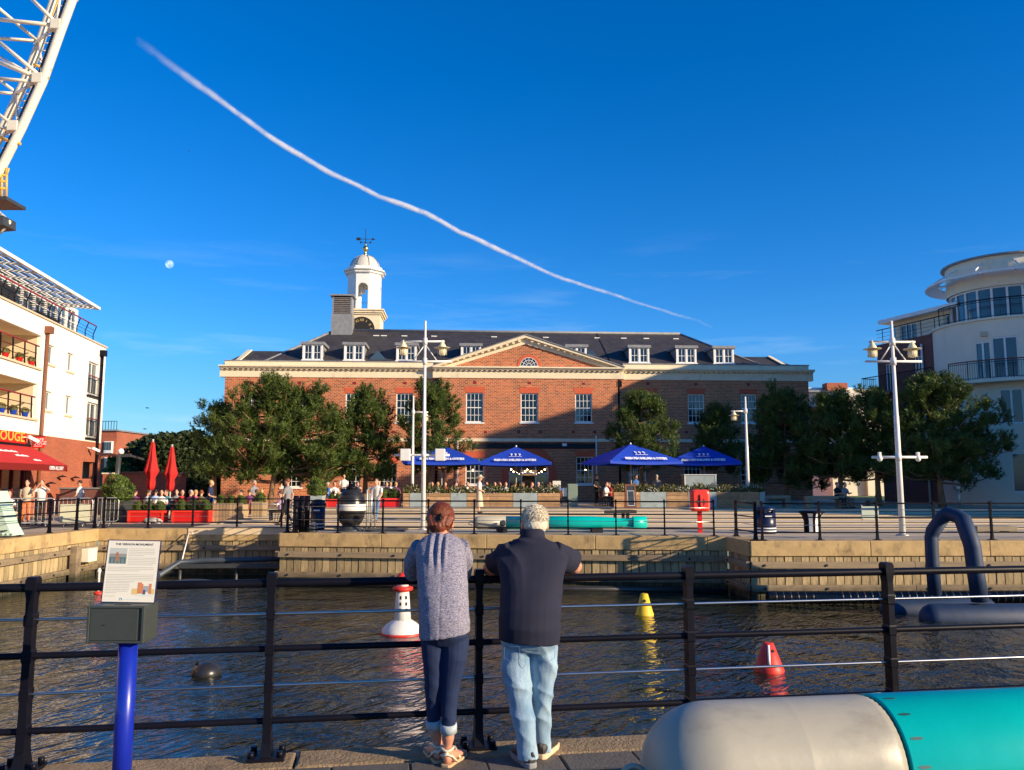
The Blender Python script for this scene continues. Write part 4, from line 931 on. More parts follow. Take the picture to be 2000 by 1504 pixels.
for (x0,x1,y0,y1) in ((1866,1908,668,742),(1941,1993,662,742),(1950,1996,762,830),(1890,1912,905,968),(1965,2030,885,962),(2010,2050,660,742)):
    za_, zb_ = tz(y1), tz(y0); ops.append((pa_(x0,rw), pa_(x1,rw), za_, zb_))
b = MB(); cyl_wall(b, rw, -.1, z_top1, ops=ops); b.build('tower_wall', M['render_cream'], Rb)
def curved_window(o, r, cols=2, name='window'):
    a0, a1, z0, z1 = o; b = MB()
    for k in range(cols+1):
        a = a0+(a1-a0)*k/cols; w2 = .05/r; 
        b.loft([[(tcx+(r-.12)*math.sin(t),TY-(r-.12)*math.cos(t),z),(tcx+(r-.02)*math.sin(t),TY-(r-.02)*math.cos(t),z)] + [(tcx+(r-.02)*math.sin(t2),TY-(r-.02)*math.cos(t2),z),(tcx+(r-.12)*math.sin(t2),TY-(r-.12)*math.cos(t2),z)] for z in (z0,z1) for t, t2 in ((a-w2,a+w2),)], smooth=False)
    for z in (z0, z1-.1):
        n = 6; A_ = np.linspace(a0, a1, n)
        for p, q in zip(A_, A_[1:]): b.beam((tcx+(r-.07)*math.sin(p),TY-(r-.07)*math.cos(p),z+.05),(tcx+(r-.07)*math.sin(q),TY-(r-.07)*math.cos(q),z+.05),.08,.10)
    f = b.build(name, M['white_paint'], Rb)
    g = MB(); A_ = np.linspace(a0, a1, 5)
    for p, q in zip(A_, A_[1:]): g.poly([(tcx+(r-.09)*math.sin(p),TY-(r-.09)*math.cos(p),z0),(tcx+(r-.09)*math.sin(q),TY-(r-.09)*math.cos(q),z0),(tcx+(r-.09)*math.sin(q),TY-(r-.09)*math.cos(q),z1),(tcx+(r-.09)*math.sin(p),TY-(r-.09)*math.cos(p),z1)])
    g.build('pane', M['glass2'], f)
for o in ops: curved_window(o, rw, 2 if (o[1]-o[0]) < .5 else 3)
# upper drum with continuous glazing and canopy
rd = tcx - at(1866, 600, TY).x; zg0 = z_top1+.15; zg1 = tz(562, -.5); zdt = tz(505, -.5)
b = MB(); cyl_wall(b, rd, z_top1, zg0, n=40); b.build('drum_kerb', M['render_cream'], Rb); b = MB(); cyl_wall(b, rd+.10, zg1, zdt, n=48); b.vprism([p[:2] for p in arc(rd+.1,-math.pi,math.pi*.96,40,0)], zdt, zdt+.02); b.build('drum_wall', M['render_cream'], Rb)
na = 22
for k in range(na):
    a0 = -math.pi*.9 + 1.8*math.pi*k/na; curved_window((a0, a0+1.8*math.pi/na*.97, zg0, zg1), rd, 1, 'drum_window')
b = MB(); b.vprism([p[:2] for p in arc(rw+.12,-math.pi,math.pi*.96,40,0)], z_top1-.02, z_top1+.10); b.build('terrace_slab', M['render_cream'], Rb)
b = MB(); b.vprism([p[:2] for p in arc(rd+.35,-math.pi,math.pi*.96,40,0)], zdt+.02, zdt+.12); b.build('roof_cap', M['lead'], Rb)
# ring canopy of slats
zr0 = tz(533); rr1 = tcx - at(1822, 550, TY).x
b = MB()
n = 40
for k in range(n):
    a0 = -math.pi+2*math.pi*k/n; a1 = a0+2*math.pi/n
    for (ra, rb_, za_, zb_) in ((rd+.5, rr1, zr0+.15, zr0-.05),):
        b.loft([[(tcx+ra*math.sin(a),TY-ra*math.cos(a),za_),(tcx+rb_*math.sin(a),TY-rb_*math.cos(a),zb_),(tcx+rb_*math.sin(a),TY-rb_*math.cos(a),zb_-.10),(tcx+ra*math.sin(a),TY-ra*math.cos(a),za_-.05)] for a in (a0,a1)], cap=False, smooth=False)
cnp = b.build('ring_canopy', M['white_paint'], Rb)
b = MB()
for k in range(12):
    a = -math.pi+2*math.pi*k/12+.15; b.beam((tcx+rd*math.sin(a),TY-rd*math.cos(a),zr0+.75),(tcx+rr1*.97*math.sin(a),TY-rr1*.97*math.cos(a),zr0+.05),.07,.09); b.beam((tcx+rd*math.sin(a),TY-rd*math.cos(a),zr0+.05),(tcx+(rd+.6)*math.sin(a),TY-(rd+.6)*math.cos(a),zr0+.08),.07,.09)
b.build('canopy_bracket', M['white_paint'], cnp)
# balconies round the tower
def ring_balcony(r, z, a0, a1, slab=True, col='black', h=1.08, top='red_dark', pitch=.13):
    b = MB(); n = 30; 
    if slab:
        A_ = np.linspace(a0, a1, n); b.vprism([(tcx+r*math.sin(a),TY-r*math.cos(a)) for a in A_]+[(tcx+(rw-.02)*math.sin(a),TY-(rw-.02)*math.cos(a)) for a in A_[::-1]], z-.16, z)
        s_ = b.build('balcony_slab', M['render_cream'], Rb)
    b = MB(); nb = int((a1-a0)*r/pitch)
    for k in range(nb+1):
        a = a0+(a1-a0)*k/nb; x, y = tcx+(r-.06)*math.sin(a), TY-(r-.06)*math.cos(a)
        big = k % 9 == 0; b.tube([(x,y,z),(x,y,z+h)], .03 if big else .010, 4, cap=False)
    for zz in (.08, h-.12): b.tube([(tcx+(r-.06)*math.sin(a),TY-(r-.06)*math.cos(a),z+zz) for a in np.linspace(a0,a1,n)], .018, 5)
    o = b.build('balcony_railing', M[col], Rb)
    b = MB(); b.tube([(tcx+(r-.06)*math.sin(a),TY-(r-.06)*math.cos(a),z+h) for a in np.linspace(a0,a1,n)], .035, 6); b.build('handrail', M[top], o)
    return o
ring_balcony(rw+1.0, zfl[0], -1.20, 1.6)
ring_balcony(rw+.12, zfl[1]+.10, -1.55, 1.6, slab=False, top='black', pitch=.5)
ring_balcony(rw+1.0, tz(832), -.35, 1.6)
for (x_, y_) in ((1922, 655),):
    a = pa_(x_, rw); b = MB(); b.cbox((tcx+(rw+.1)*math.sin(a), TY-(rw+.1)*math.cos(a), tz(y_)), .35, .2, .28); b.build('vent_box', M['render_tan'], Rb)
# brick wing receding to the left
WD = Vector((-.322, .947, 0)); W0 = Vector((at(1842,700,TY+.5).x+.3, TY+.2, 0))
WT = Matrix(((WD.x, -WD.y*-1, 0, W0.x), (WD.y, WD.x*-1, 0, W0.y), (0,0,1,0), (0,0,0,1)))   # local x away along the wall, local y into building
WT = Matrix(((WD.x, WD.y, 0, W0.x), (WD.y, -WD.x, 0, W0.y), (0,0,1,0), (0,0,0,1)))
def wl_(px, py, d=0.0): p = onplane(px, py, WT, d); return p.x, p.z
we, wz1 = wl_(1712, 675); wz1b = wl_(1836, 648)[1]; wz1 = (wz1+wz1b)/2
def wr(x0,x1,y0,y1,d=0):
    a = wl_(x0,(y0+y1)/2,d)[0]; c = wl_(x1,(y0+y1)/2,d)[0]; xm = (x0+x1)/2; return (min(a,c), max(a,c), wl_(xm,y1,d)[1], wl_(xm,y0,d)[1])
wo = [wr(1729,1742,710,765), wr(1785,1800,695,728), wr(1790,1806,770,810), wr(1729,1742,800,850)]
b = MB(WT); wall_open(b, -.6, we, -.1, wz1, wo, 0, .2); b.poly([(we,0,-.1),(we,9,-.1),(we,9,wz1),(we,0,wz1)]); b.poly([(-.6,0,wz1),(we,0,wz1),(we,9,wz1),(-.6,9,wz1)]); b.poly([(-.6,9,-.1),(-.6,9,wz1),(we,9,wz1),(we,9,-.1)]); b.build('brick_wing', M['brick_dark'], Rb)
for o in wo: window(WT, Rb, *o, y=.1, cols=2, rows=1, fr=.07, mun=.07, halves=False, glass=M['glass2'])
pz1 = wl_(1730,628,.9)[1]; pe = wl_(1731,640,.9)[0]
po = [wr(1757,1790,633,655,1.0), wr(1845,1862,600,640,1.0)]; po = [(a_,c_,wz1+.1,pz1-.5) for a_,c_,_,_ in po]
b = MB(WT); wall_open(b, -.5, pe-.6, wz1, pz1-.25, po, 1.0, .2); b.poly([(pe-.6,1.0,wz1),(pe-.6,8,wz1),(pe-.6,8,pz1-.25),(pe-.6,1,pz1-.25)]); b.build('penthouse_wall', M['render_cream'], Rb)
for o in po: window(WT, Rb, *o, y=1.08, cols=3, rows=1, fr=.07, mun=.07, halves=False, glass=M['glass2'])
b = MB(WT); b.box(-.5,.2,pz1-.25,pe,8,pz1); b.build('penthouse_roof', M['white_paint'], Rb)
b = MB(WT); u = 0
while u < we: b.tube([(u,.05,wz1),(u,.05,wz1+1.0)], .025, 5); u += 1.1
for z in (.25,.5,.75): b.tube([(0,.05,wz1+z),(we,.05,wz1+z)], .012, 5)
b.tube([(0,.05,wz1+1.0),(we,.05,wz1+1.0)], .035, 6); b.build('terrace_railing', M['black'], Rb)
b = MB(WT); zb_ = wl_(1700,770,-.6)[1]; b.box(.3,-1.2,zb_-.12,we+.3,0,zb_); b.build('wing_balcony_slab', M['darkgrey'], Rb)
b = MB(WT); u = .3
while u < we+.35: b.tube([(u,-1.15,zb_),(u,-1.15,zb_+1.05)], .014, 4); u += .14
for y_ in np.linspace(-1.15, 0, 8): b.tube([(we+.28,y_,zb_),(we+.28,y_,zb_+1.05)], .014, 4)
b.tube([(.3,-1.15,zb_+1.05),(we+.28,-1.15,zb_+1.05),(we+.28,0,zb_+1.05)], .03, 5); b.build('wing_balcony_railing', M['black'], Rb)
b = MB(WT); u = wl_(1801,700,-.1)[0]; b.tube([(u,-.1,.2),(u,-.1,wl_(1801,672,-.1)[1])], .07, 8); b.build('downpipe', M['white_metal'], Rb)

# ---- rest of the apartment block to the right of the frame: it throws the shade on the brick building
ab = thing('apartment_block', 'tall apartment block continuing out of view to the right of the round tower', 'building', (42, 42, 0))
XB = 40.0
def back(px, py, X):      # shadow edge seen on the facade -> point of the caster in the plane x = X
    u, z = lf(px, py); p = MAIN_T @ Vector((u, 0, z)); t = (X - p.x)/SUNV.x; return p + SUNV*t
E = [back(*q, XB) for q in ((925, 856), (1060,818), (1121,800))]
prof_ = [(e.y, e.z) for e in E]
SH = Matrix(((0,1,0,0),(1,0,0,0),(0,0,1,0),(0,0,0,1)))   # prism local x -> world y, local y -> world x
b = MB(SH); b.prism([(prof_[0][0]-.2, -.1)] + prof_ + [(prof_[-1][0]+.05, -.1)], XB, XB+9); b.build('wall', M['render_cream'], ab)
b = MB(); b.box(31.5, 29.5, -.1, 39.9, prof_[-1][0], 8.2); b.build('lower_wing', M['brick_plain'], ab)
# ---- background buildings right of centre
def bgbuild(): 
    t = thing('white_office_building', 'low white building with a red brick roof box seen between brick building and tower', 'building', (at(1650,940,95).x, 95, 0))
    Y = 95
    A = at(1560, 750, Y); B_ = at(1665, 757, Y); d = MB(); d.box(A.x, Y, -.1, B_.x, Y+8, B_.z); d.build('wall', M['white_paint'], t)
    A2 = at(1650, 752, Y-6); B2 = at(1725, 752, Y-6); d = MB(); d.box(A2.x, Y-6, -.1, B2.x, Y+2, zat(760, Y-6)); d.build('cream_wing', M['render_cream'], t)
    A3 = at(1612,754,Y-1); B3 = at(1652,754,Y-1); d = MB(); d.box(A3.x, Y-1.5, zat(763,Y-1), B3.x, Y-.02, zat(752,Y-1)+.2); d.build('roof_box', M['brick_plain'], t)
    d = MB(); d.box(A.x-.2,Y-1.2,zat(768,Y),at(1640,750,Y).x,Y-.02,zat(764,Y)); d.build('roof', M['lead'], t)
    d = MB(); 
    for k in range(5): x_ = at(1588+k*14, 0, Y).x; d.box(x_, Y-.06, zat(795,Y), x_+.6, Y-.01, zat(775,Y))
    d.build('window', M['glass2'], t)
    d = MB(); x_ = at(1658,0,Y-6).x; d.box(x_, Y-6.05, zat(785,Y-6), x_+.9, Y-6.005, zat(778,Y-6)); d.build('window', M['glass'], t)
    d = MB(); d.box(A.x, Y-3, zat(820,Y), B_.x, Y-.03, zat(800,Y)); d.build('brick_band', M['brick_plain'], t)
bgbuild()
t = thing('cream_pavilion', 'sunlit cream wall with a dark doorway seen beneath the right-hand pines', 'building', (at(1720,940,75).x, 75, 0))
A = at(1585, 0, 75); B_ = at(1800, 0, 75); d = MB(); d.box(A.x, 75, -.1, at(1645,0,75).x, 81, zat(908,75)); d.box(at(1645,0,75).x, 74.6, -.1, B_.x, 82, zat(890,75)); d.build('wall', M['render_cream'], t)
d = MB(); d.box(at(1697,0,74).x, 74.5, 0, at(1722,0,74).x, 74.595, zat(935,74.6)); d.build('door', M['brown_frame'], t)
d = MB(); d.box(at(1585,0,62).x, 62, .33, at(1790,0,62).x, 74.4, .40); o = d.build('lawn', M['grass']); struct(o)
# ================================================================ TREES
def np_mesh(name, V, Fc, mats):
    me = bpy.data.meshes.new(name); n = len(V); k = Fc.shape[1]
    me.vertices.add(n); me.vertices.foreach_set('co', V.astype(np.float32).ravel())
    me.loops.add(Fc.size); me.loops.foreach_set('vertex_index', Fc.astype(np.int32).ravel())
    me.polygons.add(len(Fc)); me.polygons.foreach_set('loop_start', np.arange(0, Fc.size, k, dtype=np.int32)); me.polygons.foreach_set('loop_total', np.full(len(Fc), k, dtype=np.int32))
    me.update(calc_edges=True); me.validate()
    for m in mats: me.materials.append(m)
    return me
def unit(a): return a/np.maximum(np.linalg.norm(a, axis=1, keepdims=True), 1e-9)
def shoots(P, D, rng, nn=26, ln=.26, wd=.045, L=.34):
    """bottle-brush shoots: P origins, D unit axes"""
    n = len(P); P = np.repeat(P, nn, 0); D = np.repeat(D, nn, 0); t = rng.random((n*nn,1))
    rd = unit(rng.normal(size=(n*nn,3))); rd = unit(rd - D*(rd*D).sum(1, keepdims=True)); dr = unit(D*.75 + rd*(.75+.3*rng.random((n*nn,1))))
    base = P + D*L*t; sd = unit(np.cross(dr, rng.normal(size=(n*nn,3))))*wd*.5; l = ln*(.7+.6*rng.random((n*nn,1)))
    V = np.stack([base-sd, base+sd, base+dr*l], 1).reshape(-1,3); return V, np.arange(len(V)).reshape(-1,3)
def pine(label, px, Y, gz, py_top, spread, py_low, seed, trunks=((0,0),), lean=0.0, n_limbs=46, group='pine trees on the plaza', py_cent=None, dens=1.0, off=0.0):
    rng = np.random.default_rng(seed); rnd = random.Random(seed)
    base = at(px, 940, Y); x0 = base.x; ztop = zat(py_top, Y) - gz; zlow = zat(py_low, Y) - gz
    root = thing('pine_tree', label, 'tree', (x0, Y, gz), group=group)
    tm = MB()
    for (dx, dy) in trunks:
        pts = []; r0 = .17
        for k in range(9):
            f = k/8; pts.append((x0+dx*(1-.3*f)+off*f+.06*math.sin(3*f+seed), Y+dy, gz + ztop*.92*f))
        tm.tube(pts, [r0*(1-.8*k/8)*(1.35 if k == 0 else 1) for k in range(9)], 9)
    zc_ = zlow + (ztop-zlow)*.42; A = spread
    Ps, Ds = [], []
    lm = MB()
    for i in range(n_limbs):
        f = (i+rnd.random())/n_limbs; z = zlow + (ztop-zlow)*(.02+.96*f**1.05)
        s_ = (z-zlow)/(ztop-zlow)
        prof = ((1-((s_-.22)/.80)**1.5)**.85 if s_ > .22 else .84+.7*s_)
        rr = A*prof*rnd.uniform(.52, 1.20); a = i*2.39996+rnd.uniform(-.5,.5)
        rise = rnd.uniform(.05,.55)*rr*(.4+.8*s_)
        st = Vector((x0+off*s_, Y, gz+z-rr*.25)); en = st + Vector((math.cos(a)*rr, math.sin(a)*rr*.9, rise))
        mid = st.lerp(en, .5) + Vector((0,0,-.1*rr)); lm.tube([st, mid, en], [.06,.04,.015], 5)
        nc = max(2, int((1.3+1.05*rr)*dens))
        for j in range(nc):
            g = .38+.62*(j+rnd.uniform(.3,1))/nc; c = (st.lerp(mid, g*2) if g < .5 else mid.lerp(en, g*2-1)); lat = .42*(1-.4*g)
            c = np.array(c) + rng.normal(size=3)*np.array([lat, lat, .14]); cr = rnd.uniform(.22,.44)
            for q in range(13):
                d = np.array((math.cos(a)*.35, math.sin(a)*.35, .50)) + unit(rng.normal(size=(1,3)))[0]*.9; d = d/np.linalg.norm(d)
                Ps.append(c + d*cr*rng.random()*.9 - np.array((0,0,.08))); Ds.append(d*.55+np.array((0,0,.62)))
    # spires on top of the crown
    for k in range(7):
        sx, sy = rnd.gauss(0,A*.33), rnd.gauss(0,A*.28); hh_ = (.98-.10*abs(sx)/A*2-rnd.random()*.08)
        for j in range(16): zz_ = rnd.random(); Ps.append(np.array((x0+off+sx+rnd.gauss(0,.07+.2*zz_), Y+sy+rnd.gauss(0,.07+.2*zz_), gz+ztop*hh_-zz_*1.1))); Ds.append(np.array((rnd.gauss(0,.25),rnd.gauss(0,.25),1)))
    P = np.array(Ps); D = unit(np.array(Ds)); V, Fc = shoots(P, D, rng, nn=28, ln=.19, wd=.040, L=.52)
    V = V - np.array((x0, Y, gz)); me = np_mesh('crown', V, Fc, [M['pine']]); o = bpy.data.objects.new('crown', me); C.objects.link(o); o.parent = root
    tm.build('trunk', M['bark'], root); lm.build('limbs', M['bark'], root)
    return root
pine('large pine with two trunks in front of the left end of the brick building', 497, 46, TZ, 742, 3.0, 925, 11, trunks=((.95,0),), n_limbs=60, off=.9)
pine('broad pine growing right beside the twin-trunked pine, left of the mine', 600, 46.5, TZ, 768, 2.55, 925, 12, trunks=((-1.3,.3),), n_limbs=52)
pine('dark narrow-topped pine left of the tall white mast', 712, 48, TZ, 768, 2.0, 928, 13, n_limbs=46)
pine('pine partly behind the tall white mast, its right branches over a blue parasol', 836, 47.5, TZ, 752, 2.1, 905, 14, n_limbs=44, off=.1)
pine('small pine sapling at the far left edge of the pine row, against the sky', 418, 47.5, TZ, 792, .95, 930, 15, n_limbs=24, dens=.7)
pine('dark pine in shade behind the third blue parasol', 1255, 50, TZ, 772, 2.35, 905, 16, n_limbs=44)
pine('small dark pine between the right-hand windows of the brick building', 1400, 51, TZ, 806, 1.25, 915, 17, n_limbs=32)
pine('dark spreading pine covering the right corner of the brick building', 1535, 50, TZ, 768, 2.9, 935, 18, n_limbs=60)
pine('dark pine behind the two people on the bench', 1640, 47, TZ, 775, 2.1, 925, 19, n_limbs=48)
pine('pine left of the tall right-hand mast with sunlit tips', 1712, 46, TZ, 768, 1.9, 925, 20, n_limbs=44)
pine('large pine with a sunlit trunk in front of the round tower', 1836, 43.5, TZ, 745, 3.6, 918, 21, n_limbs=70, off=-.2)
def leafball(name, label, cat, c, rad, seed, m, n=5200, size=.16, root=None, sq=(1,1,1), core=True, group=None, hollow=.55):
    rng = np.random.default_rng(seed); d = unit(rng.normal(size=(n,3))); r = (hollow+(1-hollow)*rng.random((n,1))**.5)*(1+.16*np.sin(d[:,:1]*5+seed)*np.cos(d[:,1:2]*4)+.10*np.sin(d[:,2:3]*9+seed*2))
    P = d*r*rad*np.array(sq); a = unit(rng.normal(size=(n,3))); b = unit(np.cross(a, rng.normal(size=(n,3)))); s_ = size*(.6+.8*rng.random((n,1)))
    V = np.stack([P-a*s_*.5, P+b*s_*.33, P+a*s_*.5, P-b*s_*.33], 1).reshape(-1,3); Fc = np.arange(len(V)).reshape(-1,4)
    return np_mesh(name, V, Fc, [m])
t = thing('round_tree', 'dark broadleaf tree behind the closed red parasols', 'tree', (at(343,940,58).x, 58, 0))
me = leafball('crown', '', '', None, 1, 5, M['dark_leaf'], 16000, .42)
me = leafball('crown', '', '', None, 3.3, 5, M['dark_leaf'], 15000, .34, sq=(1,.9,1.0)); o = bpy.data.objects.new('crown', me); C.objects.link(o); o.parent = t; o.location = (0,0,zat(833,58)-3.35)
d = MB(); d.tube([(t.location.x,58,0),(t.location.x,58,3)], [.22,.14], 9); d.build('trunk', M['bark'], t)
t = thing('dark_hedge_tree', 'dark tree mass filling the gap between the round tree and the pines', 'tree', (at(410,940,60).x, 60, 0))
me = leafball('crown', '', '', None, 2.9, 6, M['dark_leaf'], 14000, .34, sq=(1.2,.9,1.0)); o = bpy.data.objects.new('crown', me); C.objects.link(o); o.parent = t; o.location = (0,0,zat(868,60)-2.6)
d = MB(); d.tube([(t.location.x,60,0),(t.location.x,60,3)], [.22,.14], 9); d.build('trunk', M['bark'], t)
t = thing('low_tree', 'small sunlit tree beyond the slanted grey post', 'tree', (at(240,940,75).x, 75, 0))
me = leafball('crown', '', '', None, 1.6, 7, M['box_leaf'], 3000, .3, sq=(1,1,1.1)); o = bpy.data.objects.new('crown', me); C.objects.link(o); o.parent = t; o.location = (0,0,2.4)
d = MB(); d.tube([(t.location.x,75,0),(t.location.x,75,2)], [.12,.08], 7); d.build('trunk', M['bark'], t)

# ================================================================ RAILINGS
def post_mesh(hh=1.08, s=1.0):
    d = MB(); h = hh
    for x0, x1 in ((-.019,.019),): pass
    ring = lambda z, wx, wy: [(-wx,-wy,z),(wx,-wy,z),(wx,wy,z),(-wx,wy,z)]
    d.loft([ring(.02,.034,.070), ring(.10,.025,.055), ring(.28,.022,.044), ring(h-.35,.021,.040), ring(h-.10,.021,.040), ring(h-.04,.030,.044), ring(h+.015,.030,.044), ring(h+.032,.024,.034)], smooth=False)
    d.box(-.11,-.085,0,.11,.085,.022)
    for z in (.22,.43,.65,.86): 
        d.loft([ring(z-.036,.022,.042), ring(z-.026,.0265,.045), ring(z+.026,.0265,.045), ring(z+.036,.022,.042)], smooth=False)
    return d
post_me = post_mesh().mesh('post'); post_me.materials.append(M['black'])
bm_ = MB(); bm_.tube([(0,0,.02),(0,0,.055)], .020, 6); bolt_me = bm_.mesh('bolt'); bolt_me.materials.append(M['black'])
def railing(pts, label, near=False, cat='railing'):
    """pts = world x,y of posts"""
    c = pts[len(pts)//2]; g = thing('quay_railing', label, cat, (c[0], c[1], 0))
    sc_ = 1.0 if near else .92
    for i, p in enumerate(pts):
        q = pts[min(i+1, len(pts)-1)]; o_ = pts[max(i-1, 0)]; a = math.atan2(q[1]-o_[1], q[0]-o_[0])
        Mp = frame(p[0], p[1], 0, a)
        po = shared('post', post_me, g, Mp)
        if near:
            for sx in (-.085,.085):
                for sy in (-.06,.06): shared('bolt', bolt_me, po, Mp @ Matrix.Translation((sx,sy,0)))
    for z, r, m, nm in ((1.047,.026,'black','top_rail'),(.86,.009,'steel','steel_rail'),(.65,.020,'black','middle_rail'),(.43,.009,'steel','steel_rail'),(.22,.020,'black','lower_rail')):
        d = MB(); d.tube([(p[0],p[1],z) for p in pts], r, 10 if near else 6); d.build(nm, M[m], g)
    return g
npx = [-2.87, -1.50, -.215, 1.19, 2.64, 4.08, 5.5, 6.9]
npts = [(-7.1, ny(-7.1)), (-5.7, ny(-5.7)), (-4.28, ny(-4.28))] + [(x, ny(x)) for x in npx]
railing(npts, 'black quay railing with two thin steel rails that the couple lean on', near=True)
def inset(a, b, n, off=.28, s=0, e=0):
    d = (b-a).normalized(); nrm = Vector((-d.y, d.x)); L_ = (b-a).length
    return [tuple(a + d*(s + (L_-s-e)*k/(n-1)) + nrm*off) for k in range(n)]
lw = inset(C0+(C1-C0)*.45, C1, 9, .3, 0, .9)
cor = (C1.x+.65, C1.y+.3)
railing(lw + [(C1.x-.3, C1.y+.35)], 'black railing along the sunlit left-hand quay wall')
railing([(C1.x-.3+.35+1.6*k*1.0, C1.y+.3) for k in range(0,5)] , 'black railing above the shaded recess, before the red planters')
railing([(C2.x+.28-.0, C2.y-.6), (C2.x+.35, C3.y+.35)], 'very short black railing at the corner beside the coiled chain')
xs = inset(C3, C4, 10, .3, .35, .35); railing(xs, 'black railing on the quay behind the couple, in front of the distant torpedo')
railing([(C4.x+.35, C4.y+.25), (C4.x+.45, C5.y+.4)], 'very short black railing on the return beside the blue bin')
xs = inset(C5, C6, 22, .3, .45, 0); railing(xs, 'black railing on the right-hand quay behind the blue inflatable arch')

# ================================================================ MASTS
def mast(label, base, px_top, py_top, r0=.11, arms=(), gz=0.0):
    Y = base.y; top = at(px_top, py_top, Y); x = base.x; t = thing('lamp_mast', label, 'lamp post', (x, Y, gz)); zt = top.z
    d = MB(); d.tube([(x,Y,gz),(x,Y,gz+(zt-gz)*.55),(x,Y,gz+(zt-gz)*.55+.02),(x,Y,zt)], [r0, r0*.82, r0*.72, r0*.45], 14); d.build('pole', M['white_metal'], t)
    d = MB(); d.lathe([(r0+.10,0),(r0+.10,.03),(r0+.01,.05)], (x,Y,gz), 14); d.build('base_plate', M['galv'], t)
    for a in arms:
        kind, xl, xr, py = a[:4]; z = zat(py, Y); X0 = at(xl, py, Y).x; X1 = at(xr, py, Y).x
        d = MB(); d.tube([(X0,Y-.0,z),(X1,Y-.0,z)], .038 if kind != 'low' else .042, 8); d.tube([(x,Y,z-.12),(x,Y,z+.12)], r0*.95, 12); ar = d.build('crossarm', M['white_metal'], t)
        if kind == 'lamps':
            for px in a[4]:
                X = at(px, py, Y).x; d = MB(); d.lathe([(.03,.05),(.05,-.03),(.08,-.08),(.13,-.16),(.14,-.22)], (X,Y,z), 14); d.lathe([(.28,-.235),(.28,-.225),(.05,-.20)], (X,Y,z), 18); d.lathe([(.01,-.50),(.08,-.50),(.115,-.47),(.12,-.24)], (X,Y,z), 14)
                for k in range(6): aa = k*math.pi/3; d.tube([(X+.15*math.cos(aa),Y+.15*math.sin(aa),z-.24),(X+.15*math.cos(aa),Y+.15*math.sin(aa),z-.50)], .010, 4)
                d.build('lantern', mat('lantern_enamel', (.80,.70,.45), .35) if 'lantern_m' not in M else M['lantern_m'], ar); M.setdefault('lantern_m', bpy.data.materials['lantern_enamel'])
        if kind == 'brace':
            for s_ in (-1,1): d = MB(); d.tube([(x,Y,z+.62),(x+s_*.5*abs(X1-X0)*.45,Y,z+.02)], .02, 6); d.build('brace', M['white_metal'], ar)
        if kind == 'low' :
            for px in a[4]:
                X = at(px, py, Y).x; d = MB()
                if a[5] == 'flood': d.box(X-.17,Y-.16,z-.20,X+.17,Y+.10,z+.22)
                else: d.sphere((X,Y,z-.05), .09, 8, 6); d.box(X-.05,Y-.05,z-.0,X+.05,Y+.05,z+.16)
                d.build('floodlight', M['white_metal'], ar, bevel=.02)
    return t
b1 = gp(826, 1035)
mast('tallest white mast with two lanterns, standing behind the woman', b1, 826, 627, .082, (('lamps',783,868,667,(788,864)),('brace',778,882,706),('low',770,878,889,(792,860),'flood')))
b2 = at(805, 965, 45.0)
mast('slimmer white mast just left of the tallest mast', Vector((b2.x, 45.0, 0)), 804, 773, .09, (('lamps',805,836,805,(831,)),), gz=TZ)
b3 = gp(1763, 1046)
mast('tall white mast with two lanterns right of the bench, before the pines', b3, 1740, 627, .095, (('lamps',1697,1787,668,(1703,1781)),('brace',1690,1800,706),('low',1703,1811,893,(1718,1793),'small')))
b4 = at(1463, 952, 44.0)
mast('white mast with a single lantern right of the blue parasols', Vector((b4.x-.05, 44.0, 0)), 1456, 775, .10, (('lamps',1428,1456,803,(1433,)),), gz=TZ)

